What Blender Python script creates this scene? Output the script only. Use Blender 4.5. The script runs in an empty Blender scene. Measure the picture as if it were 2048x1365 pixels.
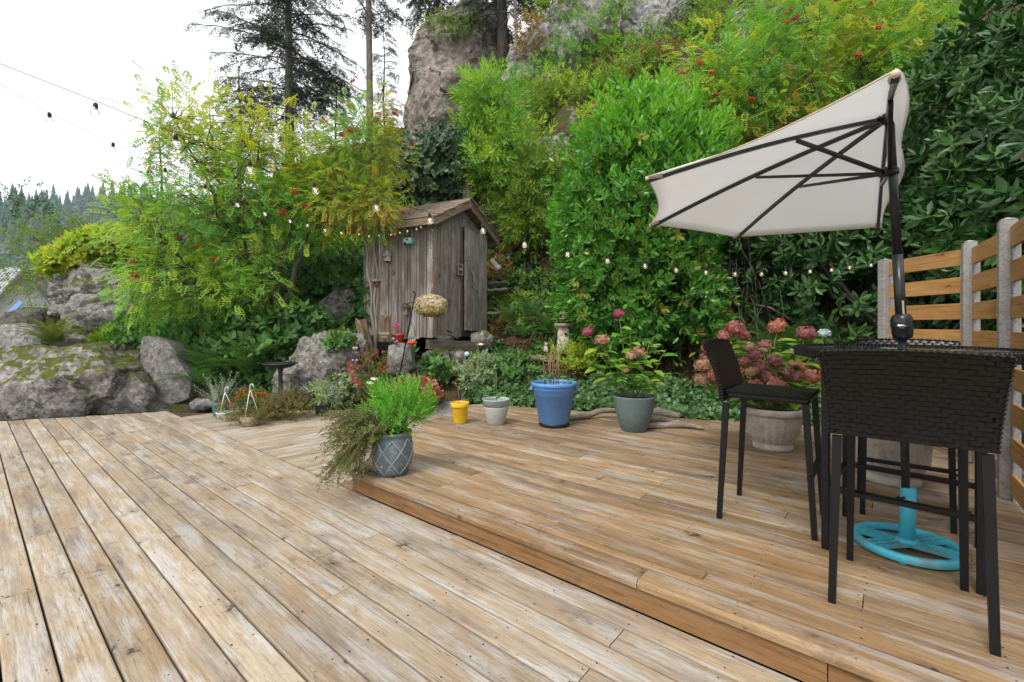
import bpy, bmesh, math, random
import numpy as np
from mathutils import Vector, Matrix, Euler, noise as mnoise
V = Vector
rnd = random.Random(7)
rng = np.random.default_rng(11)
S = bpy.context.scene
COL = S.collection
R = math.radians
PI = math.pi

# ------------------------------------------------------------------ camera, sky, sun, exposure
EYE = 1.34
FP = 910.0
HZ = 650.0
cam_d = bpy.data.cameras.new('camera')
cam = bpy.data.objects.new('camera', cam_d)
COL.objects.link(cam)
cam.location = (0, 0, EYE)
cam.rotation_euler = (R(90), 0, 0)
cam_d.sensor_width = 36
cam_d.lens = 16
cam_d.shift_y = -32.5 / 2048
cam_d.clip_start = 0.05
cam_d.clip_end = 6000
S.camera = cam

SUN_ELEV, SUN_ROT = 52, 215          # degrees; rotation clockwise from +Y: the sun stands behind the camera to the left
w = bpy.data.worlds.new('World')
S.world = w
w.use_nodes = True
nt = w.node_tree
bg = nt.nodes['Background']
sky = nt.nodes.new('ShaderNodeTexSky')
sky.sky_type = 'NISHITA'
sky.sun_disc = False
sky.sun_elevation = R(SUN_ELEV)
sky.sun_rotation = R(SUN_ROT)
sky.air_density = 1.0
sky.dust_density = 4.0
bw = nt.nodes.new('ShaderNodeHueSaturation')      # overcast: the cloud layer takes the blue out of the sky
bw.inputs['Saturation'].default_value = 0.10
mixc = nt.nodes.new('ShaderNodeMix')
mixc.data_type = 'RGBA'
mixc.inputs['Factor'].default_value = 0.80
mixc.inputs[7].default_value = (10.3, 10.4, 10.6, 1)   # even white cloud
nt.links.new(sky.outputs[0], bw.inputs['Color'])
nt.links.new(bw.outputs[0], mixc.inputs[6])
nt.links.new(mixc.outputs[2], bg.inputs['Color'])
bg.inputs['Strength'].default_value = 0.115
sd = bpy.data.lights.new('sun', 'SUN')
sd.energy = 1.9
sd.angle = R(17)
sd.color = (1.0, 0.955, 0.89)
sun = bpy.data.objects.new('sun', sd)
COL.objects.link(sun)
_el, _az = R(SUN_ELEV), R(SUN_ROT)
_dir = V((math.sin(_az) * math.cos(_el), math.cos(_az) * math.cos(_el), math.sin(_el)))
sun.rotation_euler = (-_dir).to_track_quat('-Z', 'Y').to_euler()
S.view_settings.view_transform = 'Standard'
S.view_settings.look = 'None'
S.view_settings.exposure = 0.58
S.view_settings.gamma = 1.0
S.view_settings.use_curve_mapping = False
S.render.engine = 'CYCLES'
cy = S.cycles
cy.max_bounces = 7
cy.diffuse_bounces = 3
cy.glossy_bounces = 3
cy.transmission_bounces = 5
cy.transparent_max_bounces = 10
cy.volume_bounces = 0
cy.caustics_reflective = False
cy.caustics_refractive = False
cy.sample_clamp_indirect = 6
cy.use_denoising = True
cy.denoising_prefilter = 'ACCURATE'
S.render.filter_size = 1.15

# ------------------------------------------------------------------ helpers
def P(px, py, Y):
    """the point seen at photo pixel (px, py) at distance Y in front of the camera"""
    return V(((px - 1024) / FP * Y, Y, EYE - (py - HZ) / FP * Y))

def G(px, py, z=0.0):
    """the point of the level z seen at photo pixel (px, py)"""
    return P(px, py, FP * (EYE - z) / (py - HZ))

def tag(o, label=None, cat=None, group=None, kind=None):
    if label: o['label'] = label
    if cat: o['category'] = cat
    if group: o['group'] = group
    if kind: o['kind'] = kind
    return o

def empty(name, loc=(0, 0, 0), rz=0.0, label=None, cat=None, group=None, kind=None, parent=None):
    o = bpy.data.objects.new(name, None)
    COL.objects.link(o)
    o.location = loc
    o.rotation_euler = (0, 0, rz)
    o.empty_display_size = 0.1
    if parent: o.parent = parent
    return tag(o, label, cat, group, kind)

def place(name, me, parent=None, loc=(0, 0, 0), rot=None, scale=None, kind=None):
    o = bpy.data.objects.new(name, me)
    COL.objects.link(o)
    if parent: o.parent = parent
    o.location = loc
    if rot is not None:
        if isinstance(rot, Matrix): o.rotation_euler = rot.to_euler()
        else: o.rotation_euler = rot
    if scale is not None:
        o.scale = (scale,) * 3 if isinstance(scale, (int, float)) else scale
    if kind: o['kind'] = kind
    return o

class MB:
    """collects shapes; build() links them as one mesh object"""
    def __init__(s):
        s.v = []; s.f = []; s.m = []; s.sm = []
    def add(s, vs, fs, mi=0, smooth=False):
        b = len(s.v)
        s.v += [tuple(v) for v in vs]
        s.f += [tuple(i + b for i in f) for f in fs]
        s.m += [mi] * len(fs); s.sm += [smooth] * len(fs)
        return s
    def box(s, c, d, rot=None, mi=0, bev=0.0):
        x, y, z = d[0] / 2, d[1] / 2, d[2] / 2
        if bev <= 0:
            vs = [V((sx * x, sy * y, sz * z)) for sz in (-1, 1) for sy in (-1, 1) for sx in (-1, 1)]
            fs = [(0, 2, 3, 1), (4, 5, 7, 6), (0, 1, 5, 4), (2, 6, 7, 3), (0, 4, 6, 2), (1, 3, 7, 5)]
        else:
            b = min(bev, x * .9, y * .9, z * .9)
            vs = []; fs = []
            # octagonal profile in xy, chamfered at top and bottom
            def ring(ix, zz):
                return [V((sx * (x - ix[0]), sy * (y - ix[1]), zz)) for sx, sy, ix in
                        [(1, -1, (0, b)), (1, 1, (0, b)), (1, 1, (b, 0)), (-1, 1, (b, 0)), (-1, 1, (0, b)), (-1, -1, (0, b)), (-1, -1, (b, 0)), (1, -1, (b, 0))]]
            def ring2(zz):
                return [V((sx * (x - b), sy * (y - b), zz)) for sx, sy in [(1, -1), (1, 1), (1, 1), (-1, 1), (-1, 1), (-1, -1), (-1, -1), (1, -1)]]
            rings = [ring2(-z), ring((0, 0), -z + b), ring((0, 0), z - b), ring2(z)]
            for r_ in rings: vs += r_
            for k in range(3):
                for i in range(8):
                    j = (i + 1) % 8
                    fs.append((k * 8 + i, k * 8 + j, k * 8 + 8 + j, k * 8 + 8 + i))
            fs.append((24, 25, 27, 29)); fs.append((0, 6, 4, 2))
        c = V(c)
        if rot is not None: vs = [rot @ v for v in vs]
        return s.add([v + c for v in vs], fs, mi)
    def tube(s, pts, rad, n=8, mi=0, cap=True, smooth=True, sq=False):
        pts = [V(p) for p in pts]
        if not isinstance(rad, (list, tuple)): rad = [rad] * len(pts)
        vs = []; fs = []
        prev = None
        for i, p in enumerate(pts):
            t = (pts[min(i + 1, len(pts) - 1)] - pts[max(i - 1, 0)])
            if t.length < 1e-9: t = V((0, 0, 1))
            t.normalize()
            if prev is None:
                a = V((1, 0, 0)) if abs(t.x) < .9 else V((0, 1, 0))
                x = (a - t * a.dot(t)).normalized()
            else:
                x = (prev - t * prev.dot(t))
                x = x.normalized() if x.length > 1e-6 else t.orthogonal().normalized()
            prev = x
            y = t.cross(x)
            for k in range(n):
                an = 2 * PI * k / n + (PI / 4 if sq else 0)
                vs.append(p + (x * math.cos(an) + y * math.sin(an)) * rad[i] * (1.4142 if sq else 1))
        for i in range(len(pts) - 1):
            for k in range(n):
                j = (k + 1) % n
                fs.append((i * n + k, i * n + j, (i + 1) * n + j, (i + 1) * n + k))
        if cap:
            fs.append(tuple(range(n - 1, -1, -1)))
            e = (len(pts) - 1) * n
            fs.append(tuple(range(e, e + n)))
        return s.add(vs, fs, mi, smooth)
    def lathe(s, prof, n=24, c=(0, 0, 0), mi=0, smooth=True, rib=None, cap=True, axis=None):
        """prof: (radius, z) bottom to top; rib(angle, z) scales the radius"""
        vs = []; fs = []
        c = V(c)
        for r_, z in prof:
            for k in range(n):
                a = 2 * PI * k / n
                rr = r_ * (rib(a, z) if rib else 1)
                v = V((rr * math.cos(a), rr * math.sin(a), z))
                if axis is not None: v = axis @ v
                vs.append(v + c)
        for i in range(len(prof) - 1):
            for k in range(n):
                j = (k + 1) % n
                fs.append((i * n + k, i * n + j, (i + 1) * n + j, (i + 1) * n + k))
        if cap:
            fs.append(tuple(range(n - 1, -1, -1)))
            e = (len(prof) - 1) * n
            fs.append(tuple(range(e, e + n)))
        return s.add(vs, fs, mi, smooth)
    def ball(s, c, r, seg=10, rings=7, mi=0, sc=(1, 1, 1)):
        vs = [V((0, 0, -1))]; fs = []
        for i in range(1, rings):
            ph = PI * i / rings
            for k in range(seg):
                a = 2 * PI * k / seg
                vs.append(V((math.sin(ph) * math.cos(a), math.sin(ph) * math.sin(a), -math.cos(ph))))
        vs.append(V((0, 0, 1)))
        for k in range(seg):
            fs.append((0, 1 + (k + 1) % seg, 1 + k))
            for i in range(rings - 2):
                a, b = 1 + i * seg + k, 1 + i * seg + (k + 1) % seg
                fs.append((a, b, b + seg, a + seg))
            e = 1 + (rings - 2) * seg
            fs.append((e + k, e + (k + 1) % seg, len(vs) - 1))
        c = V(c)
        return s.add([V((v.x * sc[0], v.y * sc[1], v.z * sc[2])) * r + c for v in vs], fs, mi, True)
    def prism(s, poly, h0, h1, mi=0):
        """poly: list of (x, y) counter-clockwise, extruded from h0 to h1"""
        n = len(poly)
        vs = [(x, y, h0) for x, y in poly] + [(x, y, h1) for x, y in poly]
        fs = [tuple(range(n - 1, -1, -1)), tuple(range(n, 2 * n))]
        for i in range(n):
            j = (i + 1) % n
            fs.append((i, j, n + j, n + i))
        return s.add(vs, fs, mi)
    def mesh(s, name, mats):
        me = bpy.data.meshes.new(name)
        me.from_pydata(s.v, [], s.f)
        if not isinstance(mats, (list, tuple)): mats = [mats]
        for m in mats: me.materials.append(m)
        me.polygons.foreach_set('material_index', s.m)
        me.polygons.foreach_set('use_smooth', s.sm)
        me.update()
        return me
    def build(s, name, mats, parent=None, loc=(0, 0, 0), rot=None, kind=None):
        return place(name, s.mesh(name, mats), parent, loc, rot, None, kind)

# ---- numpy foliage
def template(vs, fs):
    return (np.array(vs, float), np.array(fs, int))

def merge_t(parts):
    vs = []; fs = []; b = 0
    for v, f in parts:
        vs.append(v); fs.append(f + b); b += len(v)
    return (np.concatenate(vs), np.concatenate(fs))

def xf_t(t, M, off=(0, 0, 0), sc=1.0):
    return (t[0] * sc @ np.array(M).T + np.array(off), t[1])

def unit(a):
    return a / np.maximum(np.linalg.norm(a, axis=-1, keepdims=True), 1e-9)

def frames(d, up):
    """leaf frames: y along d, z near up"""
    y = unit(d)
    x = np.cross(y, up)
    bad = np.linalg.norm(x, axis=1) < 1e-3
    x[bad] = np.array([1.0, 0, 0])
    x = unit(x)
    return x, y, np.cross(x, y)

def scatter(t, pos, d, up, scale, tint):
    """N copies of template t as one vertex / triangle / tint set"""
    tv, tf = t
    n = len(pos); k = len(tv)
    x, y, z = frames(np.asarray(d, float), np.asarray(up, float))
    scale = np.broadcast_to(np.asarray(scale, float), (n,))
    vs = (tv[None, :, 0:1] * x[:, None] + tv[None, :, 1:2] * y[:, None] + tv[None, :, 2:3] * z[:, None]) * scale[:, None, None] + pos[:, None]
    fs = tf[None] + (np.arange(n) * k)[:, None, None]
    return vs.reshape(-1, 3), fs.reshape(-1, 3), np.repeat(np.broadcast_to(tint, (n,)), len(tf))

def cat_sets(sets):
    vs = []; fs = []; ts = []; b = 0
    for v, f, t in sets:
        vs.append(v); fs.append(f + b); ts.append(t); b += len(v)
    return np.concatenate(vs), np.concatenate(fs), np.concatenate(ts)

def np_mesh(name, vs, fs, mat, tint=None, smooth=True):
    me = bpy.data.meshes.new(name)
    n, m = len(vs), len(fs)
    me.vertices.add(n)
    me.vertices.foreach_set('co', np.ascontiguousarray(vs, dtype=np.float32).ravel())
    me.loops.add(m * 3)
    me.loops.foreach_set('vertex_index', np.ascontiguousarray(fs, dtype=np.int32).ravel())
    me.polygons.add(m)
    me.polygons.foreach_set('loop_start', np.arange(0, m * 3, 3, dtype=np.int32))
    me.polygons.foreach_set('use_smooth', np.full(m, smooth))
    if tint is not None:
        a = me.attributes.new('tint', 'FLOAT', 'FACE')
        a.data.foreach_set('value', np.ascontiguousarray(tint, dtype=np.float32))
    me.materials.append(mat)
    me.update(calc_edges=True)
    me.validate()
    return me

def rand_unit(n, g=None):
    g = g or rng
    a = g.normal(size=(n, 3))
    return unit(a)

# leaf templates: y runs along the leaf (0..1), z is the upper face
def leaf_t(wd=.42, fold=.10, droop=.18, mid=.45, rows=3):
    """a folded, bent leaf blade; wd is the full width"""
    vs = [(0, 0, 0)]; fs = []
    ys = [mid * .5, mid, (1 + mid) / 2][:rows] if rows == 3 else [mid, (1 + mid * 1.2) / 2.2]
    for yy in ys:
        prof = math.sin(PI * min(1, max(0, yy ** (math.log(.5) / math.log(mid))))) ** .8
        h = wd / 2 * prof
        zz = -droop * yy * yy
        vs += [(-h, yy, zz + fold * prof), (0, yy, zz), (h, yy, zz + fold * prof)]
    vs.append((0, 1, -droop))
    n = len(ys)
    fs += [(0, 2, 1), (0, 3, 2)]
    for i in range(n - 1):
        a = 1 + 3 * i; b = a + 3
        fs += [(a, a + 1, b + 1), (a, b + 1, b), (a + 1, a + 2, b + 2), (a + 1, b + 2, b + 1)]
    a = 1 + 3 * (n - 1); e = len(vs) - 1
    fs += [(a, a + 1, e), (a + 1, a + 2, e)]
    return template(vs, fs)

LEAF_LAUREL = leaf_t(.36, .05, .22, .55)
LEAF_BROAD = leaf_t(.62, .07, .25, .42)
LEAF_SMALL = leaf_t(.5, .08, .15, .45, 2)
LEAF_NARROW = leaf_t(.22, .04, .2, .45, 2)
LEAF_QUAD = template([(0, 0, 0), (-.24, .45, .06), (.24, .45, .06), (0, 1, -.08)], [(0, 2, 1), (1, 2, 3)])

def rotm(axis, ang):
    return np.array(Matrix.Rotation(ang, 3, axis))

def shoot_t(leaf, n=9, length=.9, spread=(70, 30), size=(.55, .42), stem=True, seed=1):
    """a leafy shoot along +y: leaves in a spiral, more upright near the tip"""
    g = random.Random(seed)
    parts = []
    for i in range(n):
        f = i / max(1, n - 1)
        an = R(spread[0] + (spread[1] - spread[0]) * f) + g.uniform(-.15, .15)
        ro = i * 2.4 + g.uniform(-.3, .3)
        sz = (size[0] + (size[1] - size[0]) * f) * g.uniform(.85, 1.12)
        # leaf direction: tilt from y axis by an, around y by ro
        M = rotm('Y', ro) @ rotm('X', an) @ rotm('Y', g.uniform(-.3, .3))
        # upper face looks up the stem
        parts.append(xf_t(leaf, M, (0, length * (.15 + .85 * f), 0), sz))
    if stem:
        r_ = .012
        sv = [(-r_, 0, 0), (r_, 0, -r_), (0, 0, r_), (0, length, 0)]
        parts.append(template(sv, [(0, 1, 3), (1, 2, 3), (2, 0, 3)]))
    return merge_t(parts)

def pinnate_t(pairs=5, leaflet=(.31, .135), droop=.25, fan=60):
    """a rowan-like leaf: leaflets in pairs along a stalk, one at the tip"""
    vs = []; fs = []
    def lf(o, an, ln, wd, side):
        dx, dy = math.sin(an) * side, math.cos(an)
        nx, ny = dy, -dx
        b = len(vs)
        zz = -droop * o * o
        vs.append((0, o, zz))
        vs.append((dx * ln * .5 - nx * wd / 2, o + dy * ln * .5 - ny * wd / 2, zz + .02))
        vs.append((dx * ln * .5 + nx * wd / 2, o + dy * ln * .5 + ny * wd / 2, zz + .02))
        vs.append((dx * ln, o + dy * ln, zz - .05))
        fs.extend([(b, b + 2, b + 1), (b + 1, b + 2, b + 3)])
    for i in range(pairs):
        o = .22 + .68 * i / (pairs - 1)
        s_ = .75 + .25 * math.sin(PI * (i + 1) / (pairs + 1))
        for side in (-1, 1):
            lf(o, R(fan - 8 * i / pairs), leaflet[0] * s_, leaflet[1], side)
    lf(.92, 0, leaflet[0], leaflet[1], 1)
    b = len(vs)
    vs += [(-.006, 0, 0), (.006, 0, 0), (0, .92, -droop * .85)]
    fs.append((b, b + 1, b + 2))
    return template(vs, fs)

ROWAN_LEAF = pinnate_t()

def frond_t(n=15, wd=.17, arch=.45, tip=.7):
    """an arching fern frond of toothed pinnae, 1 long"""
    vs = []; fs = []
    def c(u):
        return (u * (1 - .12 * arch), arch * (.75 * u - 1.0 * u * u))
    for i in range(n):
        u = .12 + .86 * i / (n - 1)
        ln = wd * (math.sin(PI * min(1, (u * .9 + .1)) ** .8) ** .7 if u < .95 else .15) * (1.15 - u * .45)
        y0, z0 = c(u)
        h = .86 / (n - 1) * .24
        for side in (-1, 1):
            b = len(vs)
            vs += [(0, y0 - h, z0), (0, y0 + h, z0), (side * ln * .55, y0 + h * 1.6, z0 - .01), (side * ln * .55, y0 - h * .2, z0 - .012), (side * ln, y0 + h * 1.5, z0 - .03)]
            if side > 0: fs += [(b, b + 3, b + 1), (b + 1, b + 3, b + 2), (b + 3, b + 4, b + 2)]
            else: fs += [(b, b + 1, b + 3), (b + 1, b + 2, b + 3), (b + 3, b + 2, b + 4)]
    for i in range(5):
        u0, u1 = i / 5, (i + 1) / 5
        y0, z0 = c(u0); y1, z1 = c(u1)
        b = len(vs); w_ = .008 * (1 - u0 * .8)
        vs += [(-w_, y0, z0 + .003), (w_, y0, z0 + .003), (w_ * .7, y1, z1 + .003), (-w_ * .7, y1, z1 + .003)]
        fs += [(b, b + 1, b + 2), (b, b + 2, b + 3)]
    return template(vs, fs)

def spray_t(n=8, needles=7, seed=3):
    """a conifer spray along +y: side twigs carrying short flat needles, hanging"""
    g = random.Random(seed)
    vs = []; fs = []
    def tri(a, b_, c_):
        i = len(vs); vs.extend([a, b_, c_]); fs.append((i, i + 1, i + 2))
    for i in range(n):
        u = i / n
        for side in (-1, 1):
            if g.random() < .1: continue
            ln = (.42 * (1 - u) + .10) * g.uniform(.7, 1.2)
            an = R(g.uniform(38, 62))
            dx, dy, dz = math.sin(an) * side * ln, math.cos(an) * ln, -g.uniform(.05, .5) * ln
            for k in range(needles):
                v0 = (k + .3) / needles
                bx, by, bz = dx * v0, u + dy * v0, dz * v0 - .25 * u * u
                nl = .115 * g.uniform(.7, 1.3)
                ax, ay = g.uniform(-1, 1), g.uniform(-.3, 1)
                q = math.hypot(ax, ay) + .01
                px_, py_ = ax / q * nl, ay / q * nl
                pz = g.uniform(-.07, .03)
                t_ = .030
                tri((bx - py_ / nl * t_, by + px_ / nl * t_, bz), (bx + py_ / nl * t_, by - px_ / nl * t_, bz), (bx + px_, by + py_, bz + pz))
    return template(vs, fs)
# ------------------------------------------------------------------ materials
class NT:
    def __init__(s, name):
        s.mat = bpy.data.materials.new(name)
        s.mat.use_nodes = True
        s.t = s.mat.node_tree
        s.t.nodes.clear()
        s.out = s.n('ShaderNodeOutputMaterial')
    def n(s, typ, ins=None, **props):
        nd = s.t.nodes.new(typ)
        for k, v in props.items(): setattr(nd, k, v)
        for k, v in (ins or {}).items(): s.set(nd.inputs[k], v)
        return nd
    def set(s, sock, v):
        if isinstance(v, bpy.types.NodeSocket): s.t.links.new(v, sock)
        elif isinstance(v, bpy.types.Node): s.t.links.new(v.outputs[0], sock)
        else:
            if hasattr(sock.default_value, '__len__') and not hasattr(v, '__len__'): v = (v,) * len(sock.default_value)
            if hasattr(v, '__len__') and len(v) == 3 and len(sock.default_value) == 4: v = (*v, 1)
            sock.default_value = v
    def mix(s, f, a, b, mode='MIX'):
        nd = s.n('ShaderNodeMix', data_type='RGBA', blend_type=mode)
        s.set(nd.inputs[0], f); s.set(nd.inputs[6], a); s.set(nd.inputs[7], b)
        return nd.outputs[2]
    def math(s, op, a, b=0.0, c=None):
        nd = s.n('ShaderNodeMath', operation=op)
        s.set(nd.inputs[0], a); s.set(nd.inputs[1], b)
        if c is not None: s.set(nd.inputs[2], c)
        return nd.outputs[0]
    def ramp(s, f, stops, interp='LINEAR'):
        nd = s.n('ShaderNodeValToRGB')
        cr = nd.color_ramp
        cr.interpolation = interp
        while len(cr.elements) < len(stops): cr.elements.new(.5)
        for e, (p, c) in zip(cr.elements, stops):
            e.position = p
            e.color = (c, c, c, 1) if isinstance(c, (int, float)) else (*c, 1)
        s.set(nd.inputs[0], f)
        return nd.outputs[0]
    def map(s, vec, sc, off=(0, 0, 0)):
        nd = s.n('ShaderNodeMapping')
        s.set(nd.inputs[0], vec); nd.inputs['Scale'].default_value = sc; nd.inputs['Location'].default_value = off
        return nd.outputs[0]
    def noise(s, vec, scale=1.0, detail=4.0, rough=.55, dist=0.0):
        return s.n('ShaderNodeTexNoise', {'Vector': vec, 'Scale': scale, 'Detail': detail, 'Roughness': rough, 'Distortion': dist})
    def vor(s, vec, scale=1.0, feature='F1', rand=1.0):
        return s.n('ShaderNodeTexVoronoi', {'Vector': vec, 'Scale': scale, 'Randomness': rand}, feature=feature)
    def bump(s, h, strength=.3, dist=.01):
        return s.n('ShaderNodeBump', {'Height': h, 'Strength': strength, 'Distance': dist}).outputs[0]
    def bsdf(s, **ins):
        b = s.n('ShaderNodeBsdfPrincipled')
        for k, v in ins.items(): s.set(b.inputs[k.replace('_', ' ')], v)
        s.t.links.new(b.outputs[0], s.out.inputs[0])
        return b
    def objvec(s, k=31.0, random_off=True):
        tc = s.n('ShaderNodeTexCoord').outputs['Object']
        if not random_off: return tc
        oi = s.n('ShaderNodeObjectInfo').outputs['Random']
        cb = s.n('ShaderNodeCombineXYZ', {0: s.math('MULTIPLY', oi, k), 1: s.math('MULTIPLY', oi, k * 1.7), 2: s.math('MULTIPLY', oi, k * .6)})
        return s.n('ShaderNodeVectorMath', {0: tc, 1: cb.outputs[0]}, operation='ADD').outputs[0]
    def rand(s):
        return s.n('ShaderNodeObjectInfo').outputs['Random']

def wood_mat(name, light, mid, honey, grey, dark, grey_amt=.5, streak=.5, knots=True, rough=.8, bump=.35, var=.25, cover=None, gr=.8, shade=None, ps=1.0):
    """a weathered board: x runs along the grain"""
    m = NT(name)
    v = m.objvec()
    warp = m.noise(m.map(v, (1.3, 4, 4)), 1.0, 3).outputs['Fac']
    vw = m.n('ShaderNodeVectorMath', {0: v, 1: m.n('ShaderNodeCombineXYZ', {0: 0.0, 1: m.math('MULTIPLY', m.math('SUBTRACT', warp, .5), .03), 2: 0.0}).outputs[0]}, operation='ADD').outputs[0]
    grain = m.noise(m.map(vw, (2.2, 80, 80)), 1.0, 6, .6).outputs['Fac']
    fine = m.noise(m.map(vw, (9, 300, 300)), 1.0, 3, .6).outputs['Fac']
    tone = m.noise(m.map(v, (1.9 * ps, 6, 6)), 1.0, 5, .62).outputs['Fac']
    c = m.mix(m.ramp(tone, [(.36, 0.0), (.62, 1.0)]), mid, light)
    hz_ = m.noise(m.map(v, (1.9 * ps, 8, 8), (7, 3, 1)), 1.0, 4).outputs['Fac']
    c = m.mix(m.math('MULTIPLY', m.ramp(hz_, [(.48, 0.0), (.64, 1.0)]), .75), c, honey)
    gp = m.noise(m.map(v, (2.1 * ps, 9, 9), (13, 5, 2)), 1.0, 7, .68).outputs['Fac']
    gp2 = m.math('ADD', m.math('MULTIPLY', gp, .82), m.math('MULTIPLY', grain, .18))
    c = m.mix(m.math('MULTIPLY', m.ramp(gp2, [(.49, 0.0), (.585, 1.0)]), grey_amt), c, grey)
    if shade is not None:
        gd = m.noise(m.map(v, (1.2 * ps, 8, 8), (23, 1, 7)), 1.0, 7, .66).outputs['Fac']
        gd2 = m.math('ADD', m.math('MULTIPLY', gd, .8), m.math('MULTIPLY', fine, .2))
        c = m.mix(m.math('MULTIPLY', m.ramp(gd2, [(.52, 0.0), (.62, 1.0)]), .72), c, shade)
    c = m.mix(m.ramp(grain, [(.30, gr), (.50, 0.0)]), c, (mid[0] * .45, mid[1] * .40, mid[2] * .36))
    c = m.mix(m.math('MULTIPLY', m.ramp(fine, [(.36, 1.0), (.5, 0.0)]), .34), c, dark)
    ds = m.noise(m.map(v, (1.4 * ps, 13, 13), (3, 9, 4)), 1.0, 6, .68).outputs['Fac']
    ds2 = m.math('ADD', m.math('MULTIPLY', ds, .7), m.math('MULTIPLY', fine, .3))
    c = m.mix(m.math('MULTIPLY', m.ramp(ds2, [(.56, 0.0), (.66, 1.0)]), streak), c, dark)
    sp = m.noise(m.map(v, (34, 75, 75), (2, 8, 3)), 1.0, 4, .7).outputs['Fac']
    c = m.mix(m.math('MULTIPLY', m.ramp(sp, [(.61, 0.0), (.69, 1.0)]), streak * .8), c, dark)
    ck = m.noise(m.map(vw, (.8, 40, 40), (6, 1, 5)), 1.0, 2, .5).outputs['Fac']
    chk = m.ramp(m.math('ABSOLUTE', m.math('SUBTRACT', ck, .5)), [(.0, 1.0), (.010, 0.0)])
    ckm = m.ramp(m.noise(m.map(v, (1.6, 6, 6), (1, 7, 9)), 1.0, 2).outputs['Fac'], [(.55, 0.0), (.62, 1.0)])
    chk = m.math('MULTIPLY', chk, ckm)
    c = m.mix(m.math('MULTIPLY', chk, .85), c, (dark[0] * .6, dark[1] * .6, dark[2] * .6))
    h = m.math('ADD', m.math('MULTIPLY', grain, .6), m.math('MULTIPLY', fine, .4))
    h = m.math('SUBTRACT', h, m.math('MULTIPLY', chk, .6))
    if knots:
        kn = m.noise(m.map(v, (1, 1, 1)), 16, 3).outputs['Color']
        kv = m.n('ShaderNodeVectorMath', {0: m.map(v, (3.4, 7.5, .2)), 1: kn}, operation='ADD').outputs[0]
        vo = m.vor(kv, 1.0)
        sel = m.math('GREATER_THAN', m.n('ShaderNodeSeparateColor', {0: vo.outputs['Color']}).outputs[0], .50)
        core = m.math('MULTIPLY', m.ramp(vo.outputs['Distance'], [(.07, 1.0), (.13, 0.0)]), sel)
        rn = m.noise(m.map(v, (30, 60, 60), (4, 4, 8)), 1.0, 4, .7).outputs['Fac']
        halo = m.math('MULTIPLY', m.math('MULTIPLY', m.ramp(vo.outputs['Distance'], [(.10, 1.0), (.40, 0.0)]), sel), m.ramp(rn, [(.38, .25), (.58, 1.0)]))
        c = m.mix(m.math('MULTIPLY', halo, .62), c, (dark[0] * 1.6, dark[1] * 1.35, dark[2] * 1.1))
        c = m.mix(m.math('MULTIPLY', core, .85), c, (dark[0] * .8, dark[1] * .62, dark[2] * .5))
    r_ = m.rand()
    fr = m.math('FRACT', m.math('MULTIPLY', r_, 7.31))
    c = m.mix(1.0, c, m.ramp(fr, [(0, 1 - var), (1, 1 + var * .35)]), 'MULTIPLY')
    if cover is not None:
        big = m.noise(m.map(m.n('ShaderNodeNewGeometry').outputs['Position'], (.55, .55, .55)), 1.0, 4).outputs['Fac']
        c = m.mix(m.math('MULTIPLY', m.ramp(big, [(.42, 0.0), (.62, 1.0)]), .55), c, m.mix(1.0, c, cover, 'MULTIPLY'))
    m.bsdf(Base_Color=c, Roughness=rough, Specular_IOR_Level=.25, Normal=m.bump(h, bump, .004))
    return m.mat

def leaf_mat(name, cols, rough=.45, trans=.25, spec=.4, sheen=None, vein=.0):
    m = NT(name)
    at = m.n('ShaderNodeAttribute', attribute_name='tint').outputs['Fac']
    f = m.math('FRACT', m.math('ADD', at, m.math('MULTIPLY', m.rand(), .999)))
    k = len(cols)
    c = m.ramp(f, [(i / (k - 1), cc) for i, cc in enumerate(cols)])
    nz = m.noise(m.n('ShaderNodeNewGeometry').outputs['Position'], 28, 2).outputs['Fac']
    c = m.mix(1.0, c, m.ramp(nz, [(.3, .72), (.7, 1.22)]), 'MULTIPLY')
    bk = m.n('ShaderNodeNewGeometry').outputs['Backfacing']
    c = m.mix(m.math('MULTIPLY', bk, .35), c, m.mix(.5, c, (.20, .26, .14)))
    b = m.n('ShaderNodeBsdfPrincipled', {'Base Color': c, 'Roughness': rough, 'Specular IOR Level': spec})
    t = m.n('ShaderNodeBsdfTranslucent', {'Color': m.mix(1.0, c, (1.45, 1.55, .75), 'MULTIPLY')})
    mx = m.n('ShaderNodeMixShader', {0: trans, 1: b.outputs[0], 2: t.outputs[0]})
    m.t.links.new(mx.outputs[0], m.out.inputs[0])
    return m.mat

def bark_mat(name, a, b, rough=.9):
    m = NT(name)
    v = m.n('ShaderNodeNewGeometry').outputs['Position']
    n1 = m.noise(m.map(v, (9, 9, 2)), 1.6, 6, .6).outputs['Fac']
    n2 = m.noise(v, 2.3, 4).outputs['Fac']
    c = m.mix(m.ramp(n1, [(.38, 0.0), (.62, 1.0)]), a, b)
    c = m.mix(m.math('MULTIPLY', m.ramp(n2, [(.55, 0.0), (.7, 1.0)]), .35), c, (.16, .17, .11))
    m.bsdf(Base_Color=c, Roughness=rough, Specular_IOR_Level=.2, Normal=m.bump(n1, .7, .03))
    return m.mat

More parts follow.
